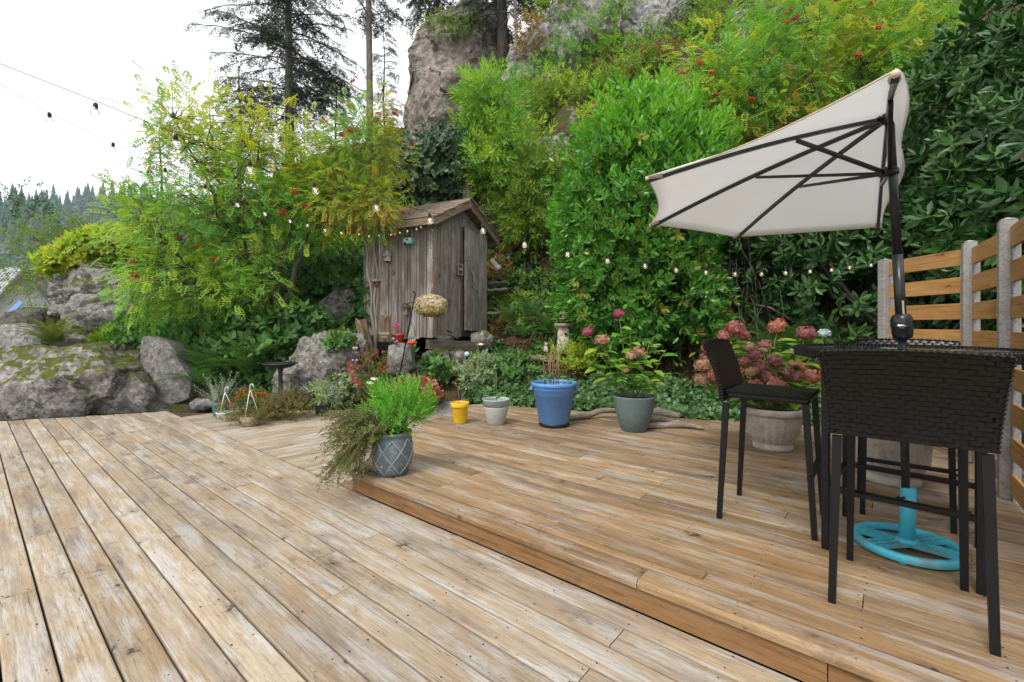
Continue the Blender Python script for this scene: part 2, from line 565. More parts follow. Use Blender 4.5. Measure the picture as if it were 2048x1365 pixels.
def rock_mat(name, a, b, c_, scale=1.0, moss=.5, lichen=.4, streak=.0, moss_cols=((.055, .075, .012), (.12, .13, .02))):
    m = NT(name)
    v = m.objvec(17)
    v0 = m.map(v, (scale,) * 3)
    n1 = m.noise(v0, 1.7, 8, .62).outputs['Fac']
    n2 = m.noise(v0, 9, 6, .65).outputs['Fac']
    n3 = m.noise(v0, 55, 3, .6).outputs['Fac']
    c = m.mix(m.ramp(n1, [(.36, 0.0), (.64, 1.0)]), a, b)
    c = m.mix(m.math('MULTIPLY', m.ramp(n2, [(.42, 1.0), (.60, 0.0)]), .65), c, c_)
    c = m.mix(1.0, c, m.ramp(n3, [(.3, .70), (.7, 1.28)]), 'MULTIPLY')
    if streak:
        st = m.noise(m.map(v, (2.2 * scale, 2.2 * scale, .35 * scale), (4, 2, 0)), 1.6, 5, .6).outputs['Fac']
        c = m.mix(m.math('MULTIPLY', m.ramp(st, [(.52, 0.0), (.66, 1.0)]), streak), c, (.21, .155, .125))
    li = m.noise(m.map(v0, (1, 1, 1), (5, 5, 5)), 4.2, 7, .68).outputs['Fac']
    c = m.mix(m.math('MULTIPLY', m.ramp(li, [(.545, 0.0), (.62, 1.0)]), lichen), c, (.47, .46, .43))
    crv = m.vor(m.n('ShaderNodeVectorMath', {0: m.map(v0, (1, 1, 1.6)), 1: m.noise(v0, 2.5, 4).outputs['Color']}, operation='ADD').outputs[0], 1.5, 'DISTANCE_TO_EDGE').outputs['Distance']
    crack = m.ramp(crv, [(.0, 1.0), (.03, 0.0)])
    crk_m = m.ramp(m.noise(m.map(v0, (1, 1, 1), (3, 3, 3)), 1.1, 3).outputs['Fac'], [(.48, 0.0), (.58, 1.0)])
    crack = m.math('MULTIPLY', crack, crk_m)
    c = m.mix(m.math('MULTIPLY', crack, .75), c, (.04, .036, .032))
    dk = m.noise(m.map(v0, (1, 1, 1), (8, 3, 6)), 3.1, 8, .7).outputs['Fac']
    c = m.mix(m.math('MULTIPLY', m.ramp(dk, [(.55, 0.0), (.63, 1.0)]), .7), c, (c_[0] * .55, c_[1] * .55, c_[2] * .5))
    nz = m.n('ShaderNodeSeparateXYZ', {0: m.n('ShaderNodeNewGeometry').outputs['Normal']}).outputs[2]
    mn = m.noise(v0, 2.6, 7, .65).outputs['Fac']
    mf = m.math('ADD', m.math('MULTIPLY', nz, .42), mn)
    mo = m.ramp(mf, [(1.02 - moss * .35, 0.0), (1.10 - moss * .35, 1.0)])
    mc = m.mix(m.ramp(n2, [(.35, 0.0), (.65, 1.0)]), moss_cols[0], moss_cols[1])
    c = m.mix(mo, c, mc)
    h = m.math('ADD', m.math('MULTIPLY', n2, .6), m.math('MULTIPLY', n3, .25))
    h = m.math('SUBTRACT', h, m.math('MULTIPLY', crack, .25))
    m.bsdf(Base_Color=c, Roughness=.9, Specular_IOR_Level=.2, Normal=m.bump(h, 1.0, .09 / scale))
    return m.mat

def plain(name, col, rough=.5, spec=.5, metal=0.0, var=.0, scale=30.0, bump=0.0, coat=0.0, dirt=None, dirt_amt=.4):
    m = NT(name)
    v = m.objvec(9)
    n1 = m.noise(v, scale, 5, .6).outputs['Fac']
    c = m.mix(1.0, (*col, 1), m.ramp(n1, [(.3, 1 - var), (.7, 1 + var)]), 'MULTIPLY')
    if dirt is not None:
        n2 = m.noise(v, scale * .3, 7, .68).outputs['Fac']
        c = m.mix(m.math('MULTIPLY', m.ramp(n2, [(.5, 0.0), (.62, 1.0)]), dirt_amt), c, dirt)
    ins = dict(Base_Color=c, Roughness=rough, Specular_IOR_Level=spec, Metallic=metal, Coat_Weight=coat)
    if bump: ins['Normal'] = m.bump(n1, bump, .004)
    m.bsdf(**ins)
    return m.mat

M = {}
M['deck'] = wood_mat('weathered_deck_wood', (.420, .342, .250), (.355, .275, .190), (.345, .240, .135), (.46, .45, .43), (.070, .055, .045), .66, .72, True, .75, .42, .22, gr=.50, shade=(.21, .175, .15))
M['deck_upper'] = wood_mat('honey_deck_wood', (.375, .268, .155), (.285, .188, .098), (.295, .165, .066), (.43, .415, .39), (.060, .045, .035), .62, .80, True, .72, .45, .28, gr=.60, shade=(.155, .12, .098), ps=.75, cover=(.80, .66, .52))
M['riser'] = wood_mat('brown_riser_wood', (.275, .150, .062), (.220, .118, .048), (.25, .134, .05), (.27, .19, .115), (.055, .035, .022), .45, .75, True, .7, .3, .1)
M['shed_wood'] = wood_mat('silvered_shed_wood', (.375, .33, .29), (.275, .235, .202), (.265, .20, .15), (.49, .475, .46), (.055, .045, .039), .70, .85, True, .9, .5, .32)
M['roof_wood'] = wood_mat('cedar_shingle_wood', (.36, .285, .225), (.27, .20, .15), (.28, .195, .135), (.40, .36, .32), (.10, .075, .055), .5, .5, False, .9, .5, .28)
M['trim_wood'] = wood_mat('brown_trim_wood', (.30, .22, .165), (.235, .165, .12), (.235, .15, .095), (.33, .29, .26), (.09, .065, .05), .4, .5, True, .85, .4, .15)
M['cedar'] = wood_mat('orange_cedar_boards', (.50, .275, .10), (.42, .215, .07), (.44, .22, .065), (.48, .29, .14), (.17, .08, .03), .35, .35, True, .6, .25, .13)
M['grey_post'] = wood_mat('grey_treated_post_wood', (.35, .34, .33), (.30, .285, .272), (.29, .268, .245), (.38, .378, .375), (.17, .152, .138), .5, .16, False, .85, .4, .08)
M['drift'] = wood_mat('grey_driftwood', (.36, .30, .25), (.26, .205, .165), (.27, .20, .14), (.42, .39, .36), (.11, .085, .07), .6, .6, False, .9, .6, .2)
M['timber'] = wood_mat('old_dark_timber', (.16, .125, .10), (.11, .083, .064), (.12, .08, .055), (.21, .19, .17), (.035, .027, .022), .5, .7, False, .9, .6, .2)

M['laurel'] = leaf_mat('laurel_leaf', [(.042, .175, .018), (.068, .26, .022), (.105, .33, .030), (.055, .215, .020), (.16, .38, .036), (.050, .20, .018), (.36, .34, .04)], .30, .28, .5)
M['laurel_new'] = leaf_mat('laurel_new_leaf', [(.085, .30, .024), (.14, .39, .030), (.22, .46, .040), (.105, .33, .026)], .36, .32, .4)
M['rhodo'] = leaf_mat('dark_glossy_leaf', [(.012, .055, .012), (.022, .095, .014), (.036, .125, .018), (.018, .078, .014), (.06, .165, .024)], .38, .16, .30)
M['rowan'] = leaf_mat('rowan_leaf', [(.12, .27, .024), (.20, .36, .032), (.31, .43, .032), (.44, .45, .025), (.52, .45, .03)], .5, .40, .3)
M['rowan_green'] = leaf_mat('rowan_green_leaf', [(.085, .25, .032), (.13, .33, .040), (.19, .40, .044), (.29, .45, .04), (.40, .43, .035)], .5, .38, .3)
M['rowan_rust'] = leaf_mat('rowan_rust_leaf', [(.09, .23, .026), (.15, .31, .03), (.28, .36, .028), (.42, .34, .03), (.42, .20, .025)], .5, .38, .3)
M['bay'] = leaf_mat('bay_leaf', [(.08, .26, .022), (.13, .34, .028), (.22, .43, .032), (.33, .49, .035), (.46, .47, .03)], .42, .33, .4)
M['holly'] = leaf_mat('dark_maple_leaf', [(.016, .050, .018), (.024, .072, .024), (.035, .092, .028), (.020, .060, .022)], .45, .15, .4)
M['under'] = leaf_mat('undergrowth_leaf', [(.040, .145, .028), (.065, .200, .034), (.095, .245, .042), (.055, .17, .03), (.14, .25, .05)], .5, .28, .3)
M['fern'] = leaf_mat('fern_leaf', [(.035, .120, .018), (.055, .165, .022), (.085, .20, .026), (.045, .14, .02)], .5, .25, .3)
M['fern_dry'] = leaf_mat('yellowing_fern_leaf', [(.09, .15, .02), (.13, .18, .025), (.19, .17, .03), (.10, .16, .02)], .55, .25, .3)
M['ivy'] = leaf_mat('ivy_leaf', [(.026, .092, .024), (.042, .130, .030), (.062, .165, .036), (.034, .11, .028), (.09, .19, .05)], .42, .15, .4)
M['variegated'] = leaf_mat('variegated_leaf', [(.16, .25, .10), (.30, .36, .20), (.22, .30, .12), (.42, .44, .30)], .5, .25, .3)
M['lime'] = leaf_mat('lime_yellow_leaf', [(.26, .40, .03), (.38, .46, .035), (.50, .50, .04), (.32, .44, .03)], .5, .4, .3)
M['slope_green'] = leaf_mat('slope_leaf', [(.10, .21, .018), (.155, .27, .022), (.22, .31, .024), (.11, .23, .02), (.28, .29, .03)], .55, .35, .25)
M['slope_bright'] = leaf_mat('slope_bright_leaf', [(.12, .33, .018), (.18, .40, .022), (.25, .42, .026)], .55, .38, .25)
M['russet'] = leaf_mat('russet_leaf', [(.20, .10, .022), (.30, .15, .025), (.26, .20, .03), (.34, .11, .02)], .6, .3, .25)
M['needle'] = leaf_mat('fir_needles', [(.026, .062, .036), (.036, .082, .046), (.050, .100, .054), (.031, .072, .040)], .55, .12, .3)
M['needle_far'] = leaf_mat('blue_fir_needles', [(.020, .060, .036), (.030, .082, .046), (.045, .105, .052)], .55, .1, .3)
M['needle_brown'] = leaf_mat('cedar_needles', [(.060, .080, .028), (.085, .105, .034), (.11, .095, .034), (.052, .075, .028)], .55, .2, .3)
M['hydr_leaf'] = leaf_mat('hydrangea_leaf', [(.09, .26, .028), (.15, .34, .036), (.24, .40, .04), (.34, .40, .045), (.11, .28, .03)], .45, .32, .35)
M['herb'] = leaf_mat('bright_herb_leaf', [(.085, .32, .016), (.13, .40, .024), (.18, .46, .035), (.105, .35, .02)], .45, .35, .35)
M['heath'] = leaf_mat('olive_trailing_leaf', [(.085, .135, .030), (.135, .185, .035), (.12, .085, .04), (.18, .215, .05), (.11, .15, .035)], .55, .25, .25)
M['brownbush'] = leaf_mat('brown_olive_leaf', [(.13, .115, .03), (.19, .16, .035), (.165, .105, .035), (.22, .20, .045)], .6, .25, .25)
M['silver'] = leaf_mat('silver_leaf', [(.24, .30, .22), (.33, .38, .30), (.18, .26, .16), (.40, .42, .34)], .6, .2, .25)
M['litter'] = leaf_mat('dead_leaf', [(.13, .075, .035), (.20, .11, .05), (.09, .055, .03), (.24, .15, .07)], .8, .1, .15)

def petal(name, cols, trans=.25): return leaf_mat(name, cols, .6, trans, .25)
M['hyd_pink'] = petal('dusty_pink_petal', [(.40, .115, .125), (.47, .165, .15), (.36, .10, .13), (.50, .22, .17)])
M['hyd_rust'] = petal('salmon_petal', [(.50, .135, .115), (.55, .19, .15), (.44, .10, .10), (.56, .30, .20)])
M['hyd_plum'] = petal('plum_petal', [(.29, .075, .105), (.36, .11, .13), (.24, .06, .09), (.38, .16, .14)])
M['hyd_tan'] = petal('faded_tan_petal', [(.46, .24, .17), (.42, .18, .15), (.52, .34, .22), (.38, .27, .15)])
M['hyd_mag'] = petal('magenta_petal', [(.42, .035, .17), (.50, .07, .22), (.35, .03, .13), (.46, .16, .2)])
M['hyd_mixed'] = petal('maroon_cream_petal', [(.36, .055, .09), (.55, .42, .27), (.42, .10, .12), (.58, .48, .32)])
M['hyd_blue'] = petal('pale_blue_petal', [(.46, .56, .70), (.55, .63, .74), (.40, .50, .66)])
M['hyd_white'] = petal('pale_petal', [(.62, .58, .46), (.68, .62, .52), (.55, .56, .44)])
M['mum'] = petal('cream_pink_petal', [(.66, .42, .36), (.78, .64, .50), (.56, .33, .30), (.74, .60, .34), (.80, .70, .60)], .2)
M['mum_y'] = petal('yellow_petal', [(.60, .53, .10), (.68, .58, .22), (.52, .46, .08)], .2)
M['red_pet'] = petal('red_petal', [(.55, .022, .035), (.62, .05, .06), (.48, .015, .05)], .2)
M['pink_pet'] = petal('hot_pink_petal', [(.72, .05, .22), (.78, .10, .28)], .25)
M['rw_pet'] = petal('red_white_petal', [(.60, .03, .06), (.65, .06, .08), (.72, .66, .66), (.62, .04, .07)], .2)
M['marigold'] = petal('orange_petal', [(.60, .10, .015), (.68, .20, .02), (.50, .06, .015)], .2)
M['white_pet'] = petal('white_petal', [(.70, .66, .58), (.76, .72, .66)], .2)
M['berry'] = plain('red_berries', (.50, .022, .012), .3, .5, var=.3, scale=60)

M['bark_fir'] = bark_mat('fir_bark', (.115, .092, .080), (.225, .185, .165))
M['bark_bare'] = bark_mat('pale_fir_bark', (.17, .135, .115), (.30, .25, .22))
M['bark_dark'] = bark_mat('dark_bark', (.045, .036, .030), (.105, .085, .070))
M['bark_rowan'] = bark_mat('rowan_bark', (.085, .070, .052), (.165, .14, .11))
M['twig'] = bark_mat('grey_twigs', (.17, .145, .12), (.29, .25, .215))
M['stem_green'] = plain('green_stem', (.17, .22, .06), .6, .3, var=.25)
M['stem_brown'] = plain('dry_brown_stem', (.20, .135, .085), .7, .3, var=.25)
M['stump'] = bark_mat('rotten_stump_wood', (.10, .062, .040), (.235, .16, .105))

M['rock'] = rock_mat('grey_granite', (.37, .35, .325), (.235, .215, .195), (.085, .078, .07), 1.3, .80, .6)
M['rock_slab'] = rock_mat('pale_granite_slab', (.34, .325, .31), (.24, .225, .21), (.12, .108, .10), 1.5, .32, .5)
M['rock_dark'] = rock_mat('dark_mossy_rock', (.16, .15, .13), (.11, .105, .09), (.065, .06, .052), 1.2, .75, .25)
M['cliff'] = rock_mat('cliff_granite', (.40, .34, .295), (.285, .245, .215), (.115, .10, .088), .55, .30, .22, .55, ((.03, .042, .01), (.06, .07, .016)))
M['outcrop'] = rock_mat('pale_outcrop_rock', (.43, .42, .415), (.31, .295, .285), (.12, .11, .10), .9, .62, .60, .1, ((.06, .085, .012), (.15, .16, .022)))

def ground_mat():
    m = NT('hillside_soil')
    v = m.n('ShaderNodeNewGeometry').outputs['Position']
    n1 = m.noise(v, .8, 8, .62).outputs['Fac']
    n2 = m.noise(v, 6, 6, .65).outputs['Fac']
    n3 = m.noise(v, 40, 3).outputs['Fac']
    c = m.mix(m.ramp(n2, [(.4, 0.0), (.62, 1.0)]), (.060, .042, .028), (.115, .078, .050))
    c = m.mix(m.ramp(n1, [(.47, 0.0), (.57, 1.0)]), c, m.mix(n2, (.045, .065, .012), (.10, .105, .02)))
    rk = m.noise(m.map(v, (1, 1, 1), (9, 4, 2)), .9, 7, .66).outputs['Fac']
    c = m.mix(m.ramp(rk, [(.56, 0.0), (.60, 1.0)]), c, m.mix(n2, (.14, .13, .12), (.30, .285, .27)))
    c = m.mix(1.0, c, m.ramp(n3, [(.3, .65), (.7, 1.3)]), 'MULTIPLY')
    m.bsdf(Base_Color=c, Roughness=.95, Specular_IOR_Level=.15, Normal=m.bump(m.math('ADD', n2, n3), .9, .06))
    return m.mat
M['ground'] = ground_mat()

M['black_metal'] = plain('black_powder_coat', (.006, .006, .0065), .45, .3, var=.2, scale=60)
M['pole_black'] = plain('black_satin_pole', (.016, .017, .020), .30, .5, var=.1)
M['wicker'] = plain('black_resin_wicker', (.006, .0055, .0055), .36, .34, var=.35, scale=45)
M['wicker_base'] = plain('dark_wicker_gap', (.005, .0045, .004), .8, .2)
M['chrome'] = plain('chrome', (.8, .8, .82), .12, .5, 1.0)
def glass_mat(name, col, rough, alpha):
    m = NT(name)
    g = m.n('ShaderNodeBsdfGlossy', {'Color': (1, 1, 1, 1), 'Roughness': rough})
    t = m.n('ShaderNodeBsdfTransparent', {'Color': (*col, 1)})
    fr = m.n('ShaderNodeFresnel', {'IOR': 1.5}).outputs[0]
    mx = m.n('ShaderNodeMixShader', {0: m.math('ADD', m.math('MULTIPLY', fr, .55), alpha), 1: t.outputs[0], 2: g.outputs[0]})
    m.t.links.new(mx.outputs[0], m.out.inputs[0])
    return m.mat
M['bulb_glass'] = glass_mat('clear_bulb_glass', (.985, .985, .98), .05, .09)
M['feeder_glass'] = glass_mat('clear_feeder_glass', (.86, .89, .90), .05, .10)
M['globe_glass'] = plain('blue_white_glass_globe', (.42, .50, .58), .1, .6, var=.25, scale=18, coat=.6)
M['table_glass'] = plain('dark_table_glass', (.012, .013, .015), .04, .6, coat=.6)
def emis(name, col, s_):
    m = NT(name)
    e = m.n('ShaderNodeEmission', {'Color': (*col, 1), 'Strength': s_})
    m.t.links.new(e.outputs[0], m.out.inputs[0])
    return m.mat
M['filament'] = emis('glowing_filament', (1.0, .62, .28), 2.2)
M['canvas'] = None
def canvas_mat():
    m = NT('cream_canvas')
    v = m.n('ShaderNodeTexCoord').outputs['Object']
    n1 = m.noise(v, 3.0, 5).outputs['Fac']
    n2 = m.noise(v, 400, 2).outputs['Fac']
    n3 = m.noise(m.map(v, (1, 1, 1), (3, 2, 1)), 26, 3).outputs['Fac']
    c = m.mix(m.ramp(n1, [(.35, 0.0), (.65, 1.0)]), (.82, .82, .815), (.86, .86, .855))
    c = m.mix(m.math('MULTIPLY', m.ramp(n3, [(.74, 0.0), (.78, 1.0)]), .5), c, (.30, .26, .2))
    b = m.n('ShaderNodeBsdfPrincipled', {'Base Color': c, 'Roughness': .85, 'Specular IOR Level': .15, 'Normal': m.bump(m.math('ADD', m.math('ADD', n1, m.math('MULTIPLY', n2, .15)), m.math('MULTIPLY', m.noise(m.map(v, (2.2, 9, 5)), 1.0, 3).outputs['Fac'], .8)), .55, .02)})
    t = m.n('ShaderNodeBsdfTranslucent', {'Color': (.86, .86, .85, 1)})
    mx = m.n('ShaderNodeMixShader', {0: .54, 1: b.outputs[0], 2: t.outputs[0]})
    m.t.links.new(mx.outputs[0], m.out.inputs[0])
    return m.mat
M['canvas'] = canvas_mat()
M['canvas_trim'] = plain('tan_canvas_trim', (.62, .53, .41), .85, .15, var=.15, scale=80)
M['turq'] = plain('turquoise_paint', (.075, .47, .60), .45, .4, var=.12, scale=14, dirt=(.20, .16, .12), dirt_amt=.55)
M['turq_clean'] = plain('turquoise_tube_paint', (.075, .50, .66), .35, .45, var=.06, scale=14)
M['blue_pot'] = plain('blue_plastic', (.095, .25, .55), .42, .4, var=.06, scale=9, dirt=(.25, .30, .42), dirt_amt=.2)
M['slate_pot'] = plain('slate_green_plastic', (.115, .165, .165), .55, .35, var=.12, scale=25, dirt=(.20, .20, .17), dirt_amt=.3)
M['slate_grey'] = plain('charcoal_plastic', (.05, .052, .058), .5, .4, var=.1)
M['yellow_pot'] = plain('yellow_plastic', (.70, .43, .012), .42, .4, var=.08, scale=12, dirt=(.42, .28, .05), dirt_amt=.3)
M['sage_pot'] = plain('pale_sage_plastic', (.34, .41, .38), .5, .35, var=.05)
M['grey_pot'] = plain('pale_grey_plastic', (.44, .43, .41), .55, .35, var=.06, dirt=(.35, .31, .26), dirt_amt=.25)
M['teal_pot'] = plain('teal_plastic', (.08, .24, .29), .5, .4, var=.12)
M['white_plastic'] = plain('white_plastic', (.72, .72, .70), .45, .4, var=.05, dirt=(.4, .36, .3), dirt_amt=.3)
M['soil'] = plain('potting_soil', (.045, .032, .022), .95, .1, var=.5, scale=70, bump=.9)
M['urn'] = plain('weathered_stone_urn', (.43, .375, .32), .85, .2, var=.12, scale=40, bump=.35, dirt=(.20, .165, .13), dirt_amt=.5)
M['lattice_pot'] = plain('blue_grey_glaze', (.115, .15, .165), .5, .4, var=.25, scale=40, bump=.35, dirt=(.30, .30, .27), dirt_amt=.5)
M['lattice'] = plain('pale_blue_lattice_glaze', (.27, .33, .36), .55, .35, var=.2, scale=60, dirt=(.14, .12, .10), dirt_amt=.45)
M['basket'] = plain('brown_basket_fibre', (.30, .185, .085), .8, .2, var=.3, scale=70, bump=.6)
M['straw'] = plain('pale_straw_basket', (.47, .40, .28), .8, .2, var=.35, scale=60, bump=.6)
M['bronze'] = plain('dark_bronze', (.045, .047, .045), .45, .5, .4, var=.3, scale=30)
M['owl_dark'] = plain('dark_painted_owl', (.028, .034, .045), .55, .35, var=.5, scale=60)
M['owl_pale'] = plain('pale_painted_owl', (.40, .40, .40), .6, .3, var=.3, scale=60)
M['owl_eye'] = plain('yellow_owl_eye', (.75, .5, .04), .25, .5)
M['black_paint'] = plain('black_paint', (.01, .01, .011), .5, .4)
M['white_paint'] = plain('chipped_white_paint', (.66, .65, .60), .6, .3, var=.06, dirt=(.36, .33, .27), dirt_amt=.45)
M['lighthouse'] = plain('stained_cream_paint', (.50, .48, .41), .75, .25, var=.1, scale=22, dirt=(.24, .14, .06), dirt_amt=.75)
M['lh_tan'] = plain('mossy_tan_concrete', (.27, .235, .14), .85, .2, var=.25, scale=30, bump=.4)
M['stone_statue'] = plain('pale_cast_stone', (.40, .37, .32), .85, .2, var=.2, scale=40, bump=.4)
M['camper'] = plain('aqua_paint', (.23, .53, .57), .45, .4, var=.06)
M['terracotta'] = plain('rusty_ceramic', (.20, .085, .052), .6, .3, var=.3, scale=50)
M['rusty_iron'] = plain('weathered_iron', (.075, .065, .058), .7, .4, .3, var=.3)
M['red_plastic'] = plain('red_plastic', (.62, .025, .02), .35, .45)
M['red_pot'] = plain('red_glazed_pot', (.52, .035, .045), .4, .45, var=.08)
M['yel_flower'] = plain('orange_yellow_plastic', (.78, .42, .03), .45, .4)
M['paper'] = plain('white_printed_label', (.74, .73, .70), .7, .2)
M['ink'] = plain('dark_print_ink', (.04, .04, .04), .8, .1)
M['tag_yellow'] = plain('yellowed_label', (.55, .50, .30), .7, .2)
M['red_rope'] = plain('dull_red_rope', (.30, .075, .065), .8, .2, var=.2)
M['nail'] = plain('dark_nail_head', (.035, .028, .024), .6, .4, .2)
M['wire'] = plain('black_rubber_wire', (.012, .012, .012), .6, .3)
M['house_wall'] = plain('white_house_siding', (.84, .85, .85), .7, .3, var=.03, scale=2)
M['house_trim'] = plain('taupe_fascia', (.20, .175, .155), .7, .3, var=.06)
M['house_roof'] = plain('pale_metal_roofing', (.34, .355, .37), .45, .4, .0, var=.18, scale=2.5)
M['tarp'] = plain('blue_tarpaulin', (.012, .13, .36), .4, .4, var=.1)
# ------------------------------------------------------------------ terrain
CTRL = np.array([
    (-7, 5.5, -.45), (-4, 7.4, -.12), (-2.6, 7.35, -.10), (-10, 5, -.6), (0, 3, -.4), (3, 2, -.4), (0, -3, -.5), (-6, 0, -.5), (-5.2, 7.3, -.2),
    (-1.2, 6.5, -.10), (1, 6.7, .04), (2.5, 6.1, .04), (4, 5.7, .04), (5.2, 4.6, .0), (4.4, 3, -.1), (4, 0, -.2), (0.2, 7.3, .22), (-1.2, 7.2, .25),
    (-1.4, 7.75, .82), (-2.8, 8.6, .92), (-.6, 9.4, .95), (-2, 10, 1.0), (-2.2, 7.7, .35), (-3, 8.0, .55), (.4, 8.3, .62), (1.4, 7.8, .5), (2.6, 7.3, .4),
    (-5.5, 8.3, .75), (-4.2, 8.7, 1.05), (-7.5, 8.3, .8), (-8.5, 10.5, 1.9), (-5, 11.5, 2.7), (-11.6, 11, .3), (-13.5, 17, .8), (-10.8, 10, .4), (-16, 15, -1.2), (-21, 20, -2.6), (-25, 23, -3), (-9, 14, 3.3), (-10, 7, .0),
    (.2, 9.4, 1.5), (.6, 10.4, 3.0), (.5, 13, 6.2), (2.2, 9.2, 1.9), (3, 8.4, 1.0), (3, 11, 5.6), (3.2, 13.5, 9.6), (6.5, 7, 1.6), (7, 10.5, 6.5), (-2.5, 14, 5.2),
    (-3, 18, 8.2), (-6, 20, 8.8), (-10, 20, 8.0), (-15, 20, 4.0), (-22, 16, -2.5), (0.5, 18, 11.5), (5, 18, 15), (10, 14, 12.5), (12, 7, 5), (-27, 27, -3), (-30, 8, -2.5),
    (-16, 4, -1.8), (-20, -6, -2.5), (10, 0, .5), (10, -10, 0), (-6, -12, -1), (4, 24, 18), (-8, 30, 12), (-20, 34, 4), (14, 22, 19), (0, 32, 18), (-32, 40, -4), (30, 10, 9), (30, 30, 18), (30, -20, 0), (-30, -30, -6), (20, 45, 18), (-10, 48, 8), (0, -30, -2)], float)
def _fit():
    p, z = CTRL[:, :2], CTRL[:, 2]
    d = np.linalg.norm(p[:, None] - p[None], axis=2)
    n = len(p)
    A = np.zeros((n + 1, n + 1)); A[:n, :n] = -d - np.eye(n) * .12; A[:n, n] = 1; A[n, :n] = 1
    return np.linalg.solve(A, np.append(z, 0))
WTS = _fit()
def terrain(x, y):
    x = np.asarray(x, float); y = np.asarray(y, float)
    sh = x.shape
    q = np.stack([x.ravel(), y.ravel()], 1)
    out = np.empty(len(q))
    for i in range(0, len(q), 20000):
        d = np.linalg.norm(q[i:i + 20000, None] - CTRL[None, :, :2], axis=2)
        out[i:i + 20000] = -d @ WTS[:-1] + WTS[-1]
    r_ = np.linalg.norm(q - np.array([0, 10]), axis=1)
    k = np.clip((r_ - 40) / 60, 0, 1)
    k = k * k * (3 - 2 * k)
    out = out * (1 - k) + (-9.0) * k
    return out.reshape(sh)
def hz(x, y): return float(terrain(np.array([x]), np.array([y]))[0])
def T(px, py, y0=6.0, y1=40.0):
    """where the sight line through photo pixel (px, py) meets the hillside"""
    ys = np.linspace(y0, y1, 700)
    zs = EYE - (py - HZ) / FP * ys
    th = terrain((px - 1024) / FP * ys, ys)
    i = np.argmax(th > zs)
    Y = ys[i] if th[i] > zs[i] else y1
    return P(px, py, Y)

def nz3(p, s): return mnoise.noise(V(p) * s)

def build_ground():
    n = 260
    u = np.linspace(-1, 1, n)
    ax = np.sinh(u * 4.4) / math.sinh(4.4)
    X, Y = np.meshgrid(ax * 620, 9 + ax * 620, indexing='ij')
    Z = terrain(X, Y)
    pts = np.stack([X, Y, Z], 2).reshape(-1, 3)
    slope = np.clip((pts[:, 1] - 8.6) / 3, 0, 1) * (np.linalg.norm(pts[:, :2], axis=1) < 60)
    for i in np.nonzero(np.linalg.norm(pts[:, :2], axis=1) < 60)[0]:
        p = pts[i]
        a = mnoise.fractal(V((p[0] * .55, p[1] * .55, p[2] * .3)), .9, 2.1, 4)
        pts[i, 2] += a * (.05 + .55 * slope[i])
        b = mnoise.fractal(V((p[0] * .4 + 9, p[1] * .4, p[2] * .4)), .9, 2.1, 3)
        pts[i, 1] += b * .5 * slope[i]
    # keep the earth well under the decks
    under = (pts[:, 0] > -7.4) & (pts[:, 1] < 6.6 - .0 * pts[:, 0])
    pts[under, 2] = np.minimum(pts[under, 2], -.12)
    idx = np.arange(n * n).reshape(n, n)
    a, b, c, d = idx[:-1, :-1].ravel(), idx[1:, :-1].ravel(), idx[1:, 1:].ravel(), idx[:-1, 1:].ravel()
    fs = np.concatenate([np.stack([a, b, c], 1), np.stack([a, c, d], 1)])
    return place('ground', np_mesh('ground', pts, fs, M['ground']), kind='structure')
build_ground()

# ------------------------------------------------------------------ decks
DO = V((-1.28, 3.68, 0))                 # the corner where the step begins
DD = V((-.769, .639, 0)).normalized()    # along the boards, away to the left
DN = V((DD.y, -DD.x, 0))                 # across the boards, away to the right
A_D = math.atan2(DD.y, DD.x)
A_N = math.atan2(DN.y, DN.x)
def st(s, t, z=0): return DO + DD * s + DN * t + V((0, 0, z))
def to_st(p):
    q = V((p[0], p[1], 0)) - DO
    return q.dot(DD), q.dot(DN)

def plank_mesh(L0, L1, R0, R1, w, h, c, mat):
    """left side runs L0..L1, right side R0..R1 in x; width w along y; top at z = 0"""
    hw = w / 2
    prof = [(-hw, -h), (-hw, -c), (-hw + c * .35, -c * .3), (-hw + c, 0), (hw - c, 0), (hw - c * .35, -c * .3), (hw, -c), (hw, -h)]
    n = len(prof)
    m = MB()
    vs = []
    for e in (0, 1):
        for y, z in prof:
            f = (y + hw) / w
            a, b = (L0, R0) if e == 0 else (L1, R1)
            vs.append((a + (b - a) * f, y, z))
    fs = [(i, (i + 1) % n, n + (i + 1) % n, n + i) for i in range(n)]
    fs = [tuple(reversed(f)) for f in fs]
    fs += [tuple(range(n)), tuple(range(2 * n - 1, n - 1, -1))]
    m.add(vs, fs)
    return m.mesh('plank', mat)

